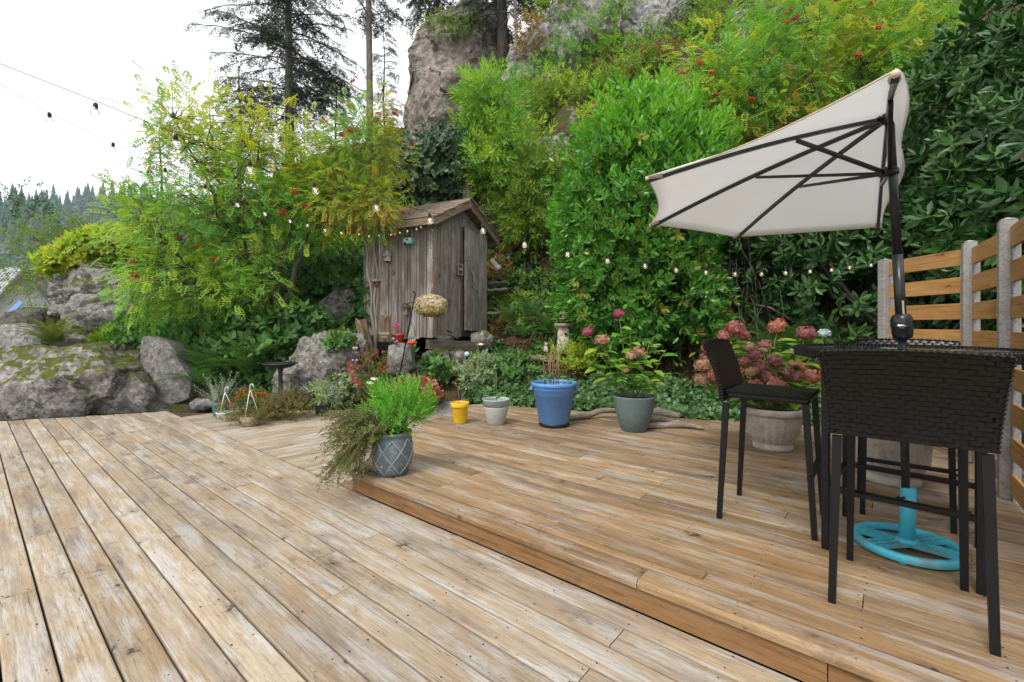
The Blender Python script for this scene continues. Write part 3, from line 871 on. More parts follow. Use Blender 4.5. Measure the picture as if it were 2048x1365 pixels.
NAILS = {}
def lay_row(root, mat, key, origin, ang, t0, w, sA, sB, top, h=.038, c=.0045, maxlen=(2.4, 4.4), joist=.406, first=None, gapw=.004, jit=.0012):
    """one row of boards: sA / sB are functions of the side (0 or 1) giving the row's start and end"""
    ax = V((math.cos(ang), math.sin(ang), 0))
    ay = V((-ax.y, ax.x, 0))
    a0, a1 = sA(0), sA(1); b0, b1 = sB(0), sB(1)
    if max(b0, b1) - min(a0, a1) < .08: return
    cuts = []
    s = (a0 + a1) / 2 + (first if first is not None else rnd.uniform(.6, maxlen[1]))
    e = (b0 + b1) / 2
    while s < e - .45:
        sj = round(s / joist) * joist
        cuts.append(sj)
        s = sj + rnd.uniform(*maxlen)
    ends = [(a0, a1)] + [(k, k) for k in cuts] + [(b0, b1)]
    for i in range(len(ends) - 1):
        l0, r0 = ends[i]; l1, r1 = ends[i + 1]
        g0 = .002 if i > 0 else 0; g1 = .002 if i < len(ends) - 2 else 0
        mid = (l0 + l1 + r0 + r1) / 4
        if l1 - l0 < .03 and r1 - r0 < .03: continue
        me = plank_mesh(l0 + g0 - mid, l1 - g1 - mid, r0 + g0 - mid, r1 - g1 - mid, w - gapw, h, c, mat)
        pos = origin + ax * mid + ay * (t0 + w / 2)
        pos.z = top + rnd.uniform(-jit, jit)
        place('plank', me, root, pos, Euler((rnd.uniform(-.006, .006), rnd.uniform(-.0006, .0006), ang)))
        lo, hi = max(l0, r0), min(l1, r1)
        k = math.ceil((lo + .02) / joist)
        js = []
        while k * joist < hi:
            js.append(k * joist); k += 1
        js = [min(max(q, lo + .025), hi - .025) for q in js]
        if i > 0: js.append(lo + .025)
        for q in js:
            for f in (.22, .78):
                p = origin + ax * (q + rnd.uniform(-.008, .008)) + ay * (t0 + w * (f + rnd.uniform(-.03, .03)))
                NAILS.setdefault(key, []).append(V((p.x, p.y, top + .0012)))

def nail_mesh(key, r_=.0042):
    m = MB()
    for p in NAILS[key]:
        k = len(m.v)
        rr = r_ * rnd.uniform(.8, 1.25)
        m.add([p + V((math.cos(a * PI / 3) * rr, math.sin(a * PI / 3) * rr, 0)) for a in range(6)] + [p + V((0, 0, .0012))], [(a, (a + 1) % 6, 6) for a in range(6)])
    return m

PITCH = .148
lower = empty('lower_deck', (0, 0, 0), kind='structure', label='lower deck of pale weathered boards running away to the left')
EA, EB = (-7.45, 6.16), (-5.12, 7.14)            # far edge, cut at a slant
def far_s(t):
    # s where the line st(s, t) meets the slanted far edge
    (x0, y0), (x1, y1) = EA, EB
    p = st(0, t); dx, dy = x1 - x0, y1 - y0
    den = DD.x * dy - DD.y * dx
    return ((x0 - p.x) * dy - (y0 - p.y) * dx) / den
# boards along the step; local y of a row (angle A_D) points to -t
for i in range(25):
    t_hi = .001 - i * PITCH
    lay_row(lower, M['deck'], 'lower', DO, A_D, -t_hi, PITCH, lambda k: -5.9, lambda k, t_hi=t_hi: far_s(t_hi - PITCH * k), 0.0, first=rnd.uniform(1.0, 4.2), gapw=.0085, jit=.0025, c=.007)
# boards at right angles, beyond the seam
BACK = 7.13
for i in range(37):
    s0 = -.15 + i * .128
    def endt(k, s0=s0):
        s = s0 + .128 * (1 - k) if False else s0
        p = st(s + .128 * k, 0)
        return (BACK - p.y) / DN.y
    # angle A_N: local y points to +d
    lay_row(lower, M['deck_upper'] if i < 3 else M['deck'], 'lower', DO, A_N, s0, .128, lambda k: .008, endt, -.001, first=9, gapw=.005)
# boards under the edge of the view (dark frame below)
fr = MB()
fr.box((0, 0, 0), (5.2, .04, .2))
for (a, b) in ((EA, EB), (EB, (-1.0, 7.16))):
    m = MB()
    L = (V((*b, 0)) - V((*a, 0))).length
    m.box((L / 2, -.03, -.14), (L, .035, .19))
    m.build('rim_joist', M['timber'], lower, (a[0], a[1], -.0), Euler((0, 0, math.atan2(b[1] - a[1], b[0] - a[0]))))
nail_mesh('lower').build('nail_heads', M['nail'], lower, kind='stuff')

upper = empty('upper_deck', (0, 0, 0), kind='structure', label='raised deck of honey coloured boards one step up')
UP = .16
POLY = [(-1.28, 3.68), (-1.03, 5.6), (-.62, 6.72), (-.50, 6.80), (2.43, 5.64), (3.75, 5.30), (4.15, 4.95), (4.10, 3.95), (3.40, 2.95)]
p_ = st(-4.15, 0)
POLY_ST = [to_st(p) for p in POLY[:-2]] + [to_st((4.06, 3.96)), (-4.05, 2.4), (-4.05, -.03)]
POLY_ST[0] = (.02, -.03)
def span(t):
    xs = []
    n = len(POLY_ST)
    for i in range(n):
        (s0, t0), (s1, t1) = POLY_ST[i], POLY_ST[(i + 1) % n]
        if (t0 - t) * (t1 - t) < 0: xs.append(s0 + (s1 - s0) * (t - t0) / (t1 - t0))
    return (min(xs), max(xs)) if len(xs) >= 2 else None
tmax = max(t for s, t in POLY_ST)
t_lo = -.029
i = 0
while t_lo < tmax - .01:
    w_ = .142 if i == 0 else .134
    a = span(t_lo + .002); b = span(min(t_lo + w_, tmax - .002))
    if not (a and b): break
    lay_row(upper, M['deck_upper'], 'upper', DO, A_D, -(t_lo + w_), w_, lambda k: (b[0], a[0])[k], lambda k: (b[1], a[1])[k], UP, c=.016 if i == 0 else .005,
            first=(1.45 if i == 0 else None), maxlen=(1.4, 3.6), gapw=.0035, jit=.0015)
    t_lo += w_; i += 1
nail_mesh('upper').build('nail_heads', M['nail'], upper, kind='stuff')
for (s0, s1) in ((.0, -3.16), (-3.164, -5.0)):
    me = plank_mesh(s1 - (s0 + s1) / 2, s0 - (s0 + s1) / 2, s1 - (s0 + s1) / 2, s0 - (s0 + s1) / 2, .112, .03, .003, M['riser'])
    q = st((s0 + s1) / 2, .006 + .015, .008 + .056)
    place('riser_board', me, upper, q, Euler((R(90), 0, A_D)))
# left end of the step
p0, p1 = V((-1.275, 3.70, 0)), V((-1.02, 5.62, 0))
L = (p1 - p0).length
me = plank_mesh(-L / 2, L / 2, -L / 2, L / 2, .112, .03, .003, M['riser'])
dv = (p1 - p0).normalized()
place('riser_board', me, upper, (p0 + p1) / 2 + V((.035, 0, .064)), Euler((R(90), 0, math.atan2(dv.y, dv.x) + PI)))
# back edge fascia
for (a, b) in (((-1.0, 5.62), (-.6, 6.70)), ((-.50, 6.77), (2.43, 5.61)), ((2.43, 5.61), (3.75, 5.27))):
    dvv = V((b[0] - a[0], b[1] - a[1], 0))
    m = MB(); m.box((dvv.length / 2, 0, 0), (dvv.length, .03, .16))
    m.build('rim_joist', M['timber'], upper, (a[0], a[1] - .02, UP - .125), Euler((0, 0, math.atan2(dvv.y, dvv.x))))
# a patched strip with two screws, lifting at its end
pm = plank_mesh(-.42, .42, -.42, .42, .075, .012, .003, M['deck_upper'])
q = st(-2.25, .20)
place('patch_board', pm, upper, (q.x, q.y, UP + .0125), Euler((0, R(-.4), A_D)))

# ------------------------------------------------------------------ fence
def build_fence():
    root = empty('slat_fence', (3.93, 3.93, UP), 0, 'orange cedar slat fence with grey posts at the right end of the deck', 'fence')
    inv = root.location
    posts = [V((3.95, 4.82, 0)), V((3.95, 3.93, 0)), V((3.375, 3.10, 0)), V((2.78, 2.36, 0)), V((2.1, 1.53, 0))]
    dirs = [(posts[i + 1] - posts[i]).normalized() for i in range(4)]
    top = 2.0
    def pm_(h):
        m = MB()
        m.box((0, 0, h / 2), (.09, .09, h), bev=.006)
        m.add([(-.045, -.045, h + .001), (.045, -.045, h + .001), (.045, .045, h + .001), (-.045, .045, h + .001), (0, 0, h + .022)], [(0, 1, 4), (1, 2, 4), (2, 3, 4), (3, 0, 4)])
        return m
    for i, p in enumerate(posts):
        dd = dirs[min(i, 3)]
        h = 1.86 + (.03 if i in (1, 2) else 0)
        pm_(h).build('post', M['grey_post'], root, p - inv + V((0, 0, UP)), Euler((0, 0, math.atan2(dd.y, dd.x))))
    for i in range(4):
        a, b = posts[i], posts[i + 1]
        dd = dirs[i]; nn = V((-dd.y, dd.x, 0))        # away from the deck
        if nn.x < 0: nn = -nn
        ang = math.atan2(dd.y, dd.x)
        ln = (b - a).length - .02
        for q in (a + dd * .075, b - dd * .075):
            m = MB(); m.box((0, 0, .9), (.038, .038, 1.8))
            m.build('nailer_strip', M['grey_post'], root, q + nn * .03 - inv + V((0, 0, UP)), Euler((0, 0, ang)))
        for k in range(8):
            me = plank_mesh(-ln / 2, ln / 2, -ln / 2, ln / 2, .142, .019, .003, M['cedar'])
            z = top - .07 - k * .236 + rnd.uniform(-.004, .004)
            c = (a + b) / 2 + nn * (.0 if False else .006)
            o = place('slat', me, root, c - inv + V((0, 0, z)), Euler((R(90), 0, ang)))
build_fence()

# ------------------------------------------------------------------ shed
SA = V((-.889, .458, 0)).normalized()      # along the eaves wall, away to the left
SB = V((-SA.y * -1, -SA.x, 0))             # across the gable
SB = V((.458, .889, 0)).normalized()
SC = V((-1.40, 8.0, 0))
SBASE = 1.10
def shp(a, b, z): return SC + SA * a + SB * b + V((0, 0, z))
def wall_pt(px, py, out=.0):
    """point on the eaves wall seen at a photo pixel, moved out towards the camera"""
    k = (px - 1024) / FP
    a = (SC.x - k * SC.y) / (k * SA.y - SA.x)
    q = shp(a, -out, 0)
    return P(px, py, (SC + SA * a).y) * 1.0 + (-SB * out)
def gable_pt(px, py, out=.0):
    k = (px - 1024) / FP
    b = (SC.x - k * SC.y) / (k * SB.y - SB.x)
    return P(px, py, (SC + SB * b).y) + (-SA * out)

def build_shed():
    root = empty('garden_shed', (SC.x, SC.y, SBASE), 0, 'tall narrow weathered plank shed with shingled gable roof on the rocks', 'shed')
    inv = root.location
    LA, LB = 1.63, 1.80
    ridge, eave = 3.68, 3.14
    slope = (ridge - eave) / (LB / 2 + .2)
    def rz_at(b): return ridge - abs(b - LB / 2) * slope
    def upm(ydir):
        """x stands up, y runs along ydir, z faces out"""
        yv = V(ydir).normalized(); xv = V((0, 0, 1))
        return Matrix((xv, yv, xv.cross(yv))).transposed()
    def vert_board(p, ydir, w, h, mat, slant=0.0, t=.02, name='plank', par=root):
        me = plank_mesh(0, h + slant / 2, 0, h - slant / 2, w, t, .0022, mat)
        return place(name, me, par, p - inv, upm(ydir))
    wa = empty('wall', (0, 0, 0), parent=root)
    wb = empty('wall', (0, 0, 0), parent=root)
    angA = math.atan2(-SA.y, -SA.x)      # along -a so that outwards is -b
    x = 0.0
    while x < LA - .01:
        w_ = min(rnd.choice([.075, .085, .11, .13, .145]), LA - x)
        h = rz_at(0) - SBASE - .02 + rnd.uniform(-.01, .01)
        if w_ > .02: vert_board(shp(x + w_ / 2, -.0 + rnd.uniform(-.006, .006), SBASE + rnd.uniform(-.03, .02)), SA, w_ - rnd.uniform(.006, .014), h, M['shed_wood'], 0, .02, 'plank', wa)
        x += w_
    angB = math.atan2(SB.y, SB.x)
    x = .0
    while x < LB - .01:
        w_ = min(rnd.choice([.075, .085, .11, .125]), LB - x)
        bm = x + w_ / 2
        h = rz_at(bm) - SBASE - .06
        sl = w_ * slope * (1 if bm < LB / 2 else -1)
        if .90 < bm < 1.78:
            vert_board(shp(0, bm, 3.27), -SB, w_ - .008, rz_at(bm) - 3.27 - .06, M['shed_wood'], sl, .02, 'plank', wb)
        elif w_ > .02: vert_board(shp(0 + rnd.uniform(-.005, .005), bm, SBASE + rnd.uniform(-.03, .02)), -SB, w_ - rnd.uniform(.006, .014), h, M['shed_wood'], sl, .02, 'plank', wb)
        x += w_
    # hidden walls, and a dark box so the gaps between boards read as unlit
    inner = MB()
    c = shp(LA / 2, LB / 2, SBASE + 1.0) - inv
    inner.box(c, (LA - .07, LB - .07, 1.98), Matrix.Rotation(math.atan2(SA.y, SA.x), 3, 'Z'))
    inner.build('dark_backing', M['timber'], root)
    for q in (shp(0, 0, SBASE),):
        pass
    # door: three boards and a frame, ajar by a finger
    dr = empty('door', shp(-.045, .92, 1.24) - inv, 0, parent=root)
    di = inv + dr.location
    x = .928
    for w_ in (.19, .15, .17, .16, .14):
        me = plank_mesh(0, 1.98, 0, 1.98, w_ - .008, .026, .002, M['shed_wood'])
        mrot = upm(-SB + SA * .03)
        place('plank', me, dr, shp(-.085 - (x - .92) * .02, x + w_ / 2, 1.23 + rnd.uniform(-.015, .01)) - di, mrot)
        x += w_
    def along_g(p, ln, w_, t, mat, name, par, off):
        me = plank_mesh(-ln / 2, ln / 2, -ln / 2, ln / 2, w_, t, .003, mat)
        mrot = Matrix(((math.cos(angB), 0, math.sin(angB)), (math.sin(angB), 0, -math.cos(angB)), (0, 1, 0)))
        return place(name, me, par, p - off, mrot)
    # strip down the middle of the door, header and latch bar
    me = plank_mesh(0, 1.35, 0, 1.35, .07, .022, .003, M['shed_wood'])
    mrot = upm(-SB)
    place('cover_strip', me, dr, shp(-.115, 1.045, 1.32) - di, mrot)
    m = MB()
    hp = gable_pt(935, 560, .10) - di
    m.tube([hp + V((0, 0, .16)), hp - SA * .03 + V((0, 0, .12)), hp - SA * .06 + V((0, 0, .02)), hp - SA * .05 + V((0, 0, -.08)), hp + V((0, 0, -.16))], [.014, .02, .022, .02, .013], 8)
    m.build('handle', M['drift'], dr)
    m = MB()
    a_, b_ = gable_pt(915, 521, .05) - di, gable_pt(932, 524, .10) - di
    m.tube([a_, b_], .006, 6)
    m.build('hook_latch', M['rusty_iron'], dr)
    along_g(shp(-.04, 1.33, 3.255), .92, .06, .03, M['shed_wood'], 'door_header', root, inv)
    me = plank_mesh(0, 2.05, 0, 2.05, .06, .02, .002, M['timber'])
    place('door_post', me, root, shp(-.026, .905, 1.2) - inv, mrot)
    m = MB()
    p = gable_pt(893, 662, .06) - inv
    m.tube([p - SA * -.04, p, p + SB * .10 + V((0, 0, -.03))], .014, 6)
    m.build('iron_hinge', M['rusty_iron'], root)
    # sill log under the gable
    # roof
    roof = empty('roof', (0, 0, 0), parent=root)
    run = LB / 2 + .22
    ov = .20
    sl_len = math.hypot(run, slope * run)
    for side in (-1, 1):
        # board base
        m = MB()
        e0 = LB / 2 + side * run
        zt = ridge + .035
        zb = zt - slope * run
        vs = [shp(-ov, LB / 2, zt), shp(LA + ov, LB / 2, zt), shp(LA + ov, e0, zb), shp(-ov, e0, zb)]
        vs = [v - inv for v in vs]
        lo = [v - V((0, 0, .03)) for v in vs]
        m.add(vs + lo, [(0, 1, 2, 3), (7, 6, 5, 4), (0, 4, 5, 1), (1, 5, 6, 2), (2, 6, 7, 3), (3, 7, 4, 0)])
        m.build('roof_deck', M['trim_wood'], roof)
        # shingles in courses
        ncr = 8
        down = (SB * side * run + V((0, 0, -slope * run))).normalized()
        nrm = V((0, 0, 1)) - down * down.z; nrm.normalize()
        ex = sl_len / ncr
        ws = [.10, .13, .16, .19]
        bank = {w_: plank_mesh(0, ex * 1.55, 0, ex * 1.55, w_ - .005, .012, .001, M['roof_wood']) for w_ in ws}
        for r_ in range(ncr):
            x = -ov - .03 + rnd.uniform(-.05, 0)
            while x < LA + ov:
                w_ = rnd.choice(ws)
                p = shp(x + w_ / 2, LB / 2, zt) + down * (r_ * ex - ex * .35) + nrm * (.018 + .004 * rnd.random())
                # x axis points down the slope, tail lifted
                dn = (down + nrm * .075).normalized()
                yv = SA * (1 if side < 0 else 1)
                zv = dn.cross(yv)
                if zv.z < 0: yv = -yv; zv = dn.cross(yv)
                mr = Matrix((dn, yv, zv)).transposed()
                place('shingle', bank[w_], roof, p - inv, mr)
                x += w_
        # barge boards on both gable ends
        for aa in (-ov - .012, LA + ov + .012):
            ln = sl_len + .03
            me = plank_mesh(0, ln, 0, ln, .135, .026, .004, M['trim_wood'])
            yv = (V((0, 0, 1)) - down * down.z).normalized()
            zv = down.cross(yv)
            mr = Matrix((down, yv, zv)).transposed()
            place('barge_board', me, roof, shp(aa, LB / 2, zt - .055) - inv + SA * 0, mr)
        me = plank_mesh(-ov - .03, LA + ov + .03, -ov - .03, LA + ov + .03, .12, .024, .004, M['trim_wood'])
        yv = V((0, 0, 1)); xv = SA; zv = xv.cross(yv)
        place('fascia', me, roof, shp(0, e0 + side * .012, zb - .06) - inv, Matrix((xv, yv, zv)).transposed())
        # ridge cap
        me = plank_mesh(-ov - .04, LA + ov + .04, -ov - .04, LA + ov + .04, .12, .016, .003, M['roof_wood'])
        yv = -down if side > 0 else down
        zv = SA.cross(yv)
        xv = SA
        if zv.z < 0: yv = -yv; zv = xv.cross(yv)
        place('ridge_board', me, roof, shp(0, LB / 2, ridge + .075) - inv + down * .045, Matrix((xv, yv, zv)).transposed())
    return root
build_shed()
# ------------------------------------------------------------------ rocks
def rock(name, pts, mat, label=None, cat='boulder', sub=4, amp=.05, freq=2.2, parent=None, kind=None, seed=0, group=None, ridge=.0, block=.0, bf=.8):
    """a boulder: the convex hull of rough corner points, broken up by noise"""
    bm = bmesh.new()
    c = sum((V(p) for p in pts), V((0, 0, 0))) / len(pts)
    for p in pts: bm.verts.new(V(p) - c)
    r_ = bmesh.ops.convex_hull(bm, input=bm.verts)
    bmesh.ops.delete(bm, geom=[e for e in r_['geom_interior'] if isinstance(e, bmesh.types.BMVert)], context='VERTS')
    bmesh.ops.triangulate(bm, faces=bm.faces)
    size = max(v.co.length for v in bm.verts)
    el = size * 2 / (2 ** sub * 1.3)
    for _ in range(sub + 1):
        es = [e for e in bm.edges if e.calc_length() > el]
        if not es: break
        bmesh.ops.subdivide_edges(bm, edges=es, cuts=1, use_grid_fill=False)
        bmesh.ops.triangulate(bm, faces=bm.faces)
    for _ in range(2): bmesh.ops.smooth_vert(bm, verts=bm.verts, factor=.35, use_axis_x=True, use_axis_y=True, use_axis_z=True)
    bm.normal_update()
    off = V((seed * 3.7, seed * 1.3, seed * 7.1))
    for v in bm.verts:
        q = (v.co + c) * freq + off
        a = mnoise.fractal(q, .8, 2.1, 5)
        # broken steps: ledges where the stone has split
        b = mnoise.noise(q * .55 + V((5, 5, 5)))
        stp = (math.floor(b * 4) / 4 - b) * ridge
        vv = mnoise.voronoi(q * .7)[0]
        a += (vv[1] - vv[0]) * -.35
        bl = 0.0
        if block:
            qq = V((q.x, q.y, q.z * .62)) * bf + mnoise.noise_vector(q * 1.3) * .12
            c1 = mnoise.voronoi(qq)[1][0]
            hh = math.sin(c1.x * 12.9898 + c1.y * 78.233 + c1.z * 37.719) * 43758.5453
            bl = ((hh - math.floor(hh)) - .5) * block
            c2 = mnoise.voronoi(qq * 2.6 + V((3, 7, 1)))[1][0]
            h2 = math.sin(c2.x * 39.346 + c2.y * 11.135 + c2.z * 83.155) * 24634.6345
            bl += ((h2 - math.floor(h2)) - .5) * block * .38
        v.co += v.normal * (a * amp + stp + bl)
    me = bpy.data.meshes.new(name)
    bm.to_mesh(me); bm.free()
    me.materials.append(mat)
    me.polygons.foreach_set('use_smooth', [True] * len(me.polygons))
    try: me.set_sharp_from_angle(angle=R(24))
    except Exception: pass
    o = place(name, me, parent, c)
    tag(o, label, cat if label else None, group, kind)
    return o

def rock_px(name, outline, Y, depth, mat, label, **kw):
    """outline: (px, py[, dY]) corners seen from the photo; the stone reaches depth back"""
    pts = []
    cx = sum(p[0] for p in outline) / len(outline); cy_ = sum(p[1] for p in outline) / len(outline)
    for p in outline:
        y = Y + (p[2] if len(p) > 2 else 0)
        pts.append(P(p[0], p[1], y))
        q = P(cx + (p[0] - cx) * .85, cy_ + (p[1] - cy_) * .85, y)
        pts.append(V((q.x, q.y + depth, max(q.z, P(p[0], p[1], y).z - .3))))
    f = P(cx, cy_, Y - depth * .25)
    pts.append(f)
    return rock(name, pts, mat, label, **kw)

RG = 'granite boulders along the deck edge'
rock_px('boulder', [(-70, 700, .5), (60, 690, .3), (165, 692, .1), (232, 738, -.1), (215, 800, -.15), (120, 850, -.2), (-60, 860, -.2), (-110, 780)], 6.95, 1.5, M['rock'], 'large tilted mossy granite boulder at the far left edge of the lower deck', amp=.07, seed=1, sub=5, ridge=.05, block=.12, bf=.9, group=RG)
rock_px('boulder', [(-60, 650), (20, 648), (78, 676), (92, 720), (40, 750), (-70, 740)], 7.9, 1.0, M['rock_slab'], 'pale boulder with moss behind the large tilted one at far left', amp=.05, seed=2, group=RG)
rock_px('boulder', [(88, 585), (110, 556), (142, 540), (160, 522), (178, 540), (300, 575), (330, 640), (200, 640), (95, 632)], 9.8, 1.6, M['rock'], 'tall layered rock outcrop topped by the lime yellow bush', amp=.10, seed=3, sub=5, ridge=.10, block=.16, bf=.9, group=RG)
rock_px('boulder', [(108, 615), (140, 590), (190, 592), (262, 620), (255, 655), (170, 668), (120, 640)], 9.0, 1.0, M['rock_slab'], 'pale grey slab lying in front of the layered outcrop', amp=.05, seed=4, ridge=.06, block=.08, bf=1.2, group=RG)
rock_px('boulder', [(-10, 640), (5, 622), (40, 612), (78, 620), (95, 660), (60, 680), (-10, 690)], 10.5, 1.0, M['rock_dark'], 'dark mossy boulder in front of the white house', amp=.06, seed=5, group=RG)
rock_px('boulder', [(140, 850), (170, 815), (240, 755), (268, 745), (288, 770), (290, 830), (210, 858)], 7.1, .8, M['rock'], 'wedge shaped striped boulder beside the upright slab', amp=.03, seed=6, ridge=.04, block=.07, bf=1.5, group=RG)
rock_px('boulder', [(280, 674), (300, 670), (335, 684), (386, 762), (378, 800), (330, 812), (287, 822)], 7.45, .45, M['rock_slab'], 'upright triangular granite slab beside the sword ferns', amp=.022, seed=7, group=RG, block=.03, bf=1.6)
rock_px('boulder', [(378, 808), (390, 798), (418, 798), (428, 812), (410, 822), (382, 822)], 7.3, .25, M['rock_slab'], 'small flat stone between upright slab and flower pots', amp=.02, seed=8, sub=3, group=RG)
for k, (o_, y_, lb) in enumerate((([(196, 702), (225, 698), (262, 704), (268, 716), (232, 726), (200, 722)], 7.7, 'flat grey stone on top of the stacked stones left of the slab'),
                              ([(252, 712), (282, 704), (286, 735), (262, 742)], 7.75, 'small dark stone wedged beside the upright slab'),
                              ([(222, 726), (252, 722), (258, 742), (232, 750)], 7.7, 'small round stone under the flat grey stone'))):
    rock_px('stone', o_, y_, .35, M['rock_dark' if k else 'rock'], lb, amp=.025, seed=20 + k, sub=3, group='stacked stones', cat='stone')
rock_px('boulder', [(632, 632), (640, 600), (668, 575), (700, 574), (722, 600), (722, 640), (690, 656), (640, 652)], 9.2, .9, M['rock'], 'rounded granite boulder among ivy left of the shed', amp=.05, seed=9, ridge=.05, block=.10, bf=1.2, group=RG)
rock_px('boulder', [(538, 800), (552, 752), (590, 708), (610, 680), (660, 664), (724, 664), (738, 700), (730, 780), (690, 815), (590, 818)], 7.55, 1.0, M['rock'], 'big lichen spotted boulder behind the dark birdbath', amp=.075, seed=10, sub=5, ridge=.05, block=.10, bf=1.2, group=RG)
rock_px('boulder', [(775, 690), (800, 684), (822, 690), (826, 740), (808, 752), (772, 748)], 7.2, .35, M['rock_slab'], 'square grey stone block under the red geranium pot', amp=.022, seed=11, sub=3, group=RG)
# stones under the shed
FG = 'foundation stones under the shed'
for k, (o_, y_, lb) in enumerate((
        ([(842, 706), (862, 696), (896, 700), (902, 728), (870, 738), (844, 734)], 7.75, 'tan foundation stone under the left end of the shed beam'),
        ([(898, 704), (915, 698), (936, 706), (938, 730), (905, 736)], 7.8, 'grey foundation stone beside the glass globes'),
        ([(846, 732), (880, 722), (935, 728), (936, 750), (880, 760), (842, 756)], 7.45, 'long low stone at the foot of the shed rocks'),
        ([(730, 672), (760, 664), (790, 672), (792, 700), (740, 706)], 8.0, 'dark stone beneath the left wall of the shed'),
        ([(940, 668), (968, 660), (990, 672), (985, 700), (945, 700)], 8.5, 'mossy stone beneath the shed door'),
        ([(868, 668), (905, 672), (905, 690), (868, 690)], 8.2, 'dark stone behind the shed beam'))):
    rock_px('foundation_stone', o_, y_, .5, M['rock_dark' if k in (3, 5) else 'rock'], lb, amp=.03, seed=30 + k, sub=3, group=FG, cat='stone')
beam = plank_mesh(-.46, .46, -.46, .46, .15, .16, .01, M['timber'])
b0, b1 = P(850, 683, 7.72), P(952, 687, 8.35)
dv = (b1 - b0)
bo = place('wooden_beam', beam, None, (b0 + b1) / 2 + V((0, 0, .03)), Euler((0, -math.asin(dv.z / dv.length), math.atan2(dv.y, dv.x))))
tag(bo, 'old squared timber beam lying on stones in front of the shed gable', 'beam')
# the great cliff and the outcrops on the hillside
def cliff():
    Y = 17.5
    o_ = [(800, 310, .3), (806, 130, 0), (822, 75, .2), (850, 40, .6), (930, 5, 1.2), (1010, 0, 1.4), (1018, 150, .8), (1000, 215, .4), (960, 330, .0), (800, 340)]
    rock_px('cliff', o_, Y, 4.0, M['cliff'], None, amp=.20, freq=.75, sub=6, seed=14, ridge=.14, block=.50, bf=.55, kind='structure')
    rock_px('cliff', [(1010, 330), (1004, 190), (1030, 110), (1080, 40), (1160, -60), (1250, -40), (1200, 120), (1150, 230), (1090, 330)], 14.5, 3.5, M['outcrop'], None, amp=.26, freq=.8, sub=6, seed=15, ridge=.2, block=.6, bf=.75, kind='structure')
    rock_px('cliff', [(1240, 110), (1250, 20), (1300, -60), (1400, -80), (1420, 40), (1380, 120), (1300, 150)], 13.6, 3.0, M['outcrop'], None, amp=.26, freq=.8, sub=6, seed=16, ridge=.2, block=.6, bf=.75, kind='structure')
    rock_px('cliff', [(1395, 100), (1420, 30), (1480, 20), (1520, 60), (1500, 120), (1440, 130)], 13.0, 2.0, M['outcrop'], None, amp=.2, freq=.9, sub=5, seed=17, ridge=.2, block=.5, bf=.9, kind='structure')
    rock_px('cliff', [(1030, 330), (1060, 270), (1140, 255), (1170, 320), (1120, 370), (1040, 370)], 11.8, 1.6, M['outcrop'], None, amp=.2, freq=1.1, sub=5, seed=18, ridge=.2, kind='structure')
    rock_px('cliff', [(1180, 200), (1220, 150), (1300, 140), (1330, 190), (1260, 230)], 13.0, 1.6, M['outcrop'], None, amp=.2, freq=1.1, sub=5, seed=19, ridge=.2, kind='structure')
cliff()

# ------------------------------------------------------------------ vegetation builders
def lumpy(d, seed, f=2.2, a=.28):
    return np.array([1 + a * mnoise.fractal(V((x * f + seed, y * f, z * f - seed)), .9, 2.0, 3) for x, y, z in d])

def shell(n, c, r_, seed, depth=.45, f=2.2, a=.28, front=None, power=2.0):
    """points in the outer shell of a lumpy ellipsoid; power > 2 makes it boxy"""
    d = rand_unit(int(n * 1.3))
    if front is not None: d = d[d[:, 1] < front]
    d = d[:n]
    k = (np.abs(d) ** power).sum(1) ** (-1 / power)
    rad = lumpy(d, seed, f, a) * k * (1 - depth * rng.random(len(d)) ** 1.6)
    p = np.array(c) + d * rad[:, None] * np.array(r_)
    nn = unit(d * (1 / np.array(r_)))
    return p, nn

def leaf_dirs(nn, up=.45, rnd_=.45):
    d = nn + np.array([0, 0, up]) + rng.normal(size=nn.shape) * rnd_
    return unit(d)

def above_ground(p, m=.03):
    return p[:, 2] > terrain(p[:, 0], p[:, 1]) + m

def noise_tint(p, f, spread, seed, base=.0, span=1.0):
    n1 = np.array([mnoise.noise(V((x * f + seed, y * f, z * f))) for x, y, z in p])
    return np.clip(base + span * (.5 + n1 * .9) + rng.normal(size=len(p)) * spread, 0, .998)

def curve_pts(a, b, sag=0.0, jit=.08, n=5):
    a, b = V(a), V(b)
    L = (b - a).length
    out = []
    for i in range(n + 1):
        f = i / n
        p = a.lerp(b, f)
        if 0 < i < n: p += V((rnd.uniform(-1, 1), rnd.uniform(-1, 1), rnd.uniform(-1, 1))) * jit * L * .5
        p.z += sag * L * 4 * f * (1 - f)
        out.append(p)
    return out

def limb(mb, a, b, r0, r1, sag=.05, jit=.07, n=5, sides=6):
    pts = curve_pts(a, b, sag, jit, n)
    mb.tube(pts, [r0 + (r1 - r0) * i / n for i in range(n + 1)], sides)
    return pts

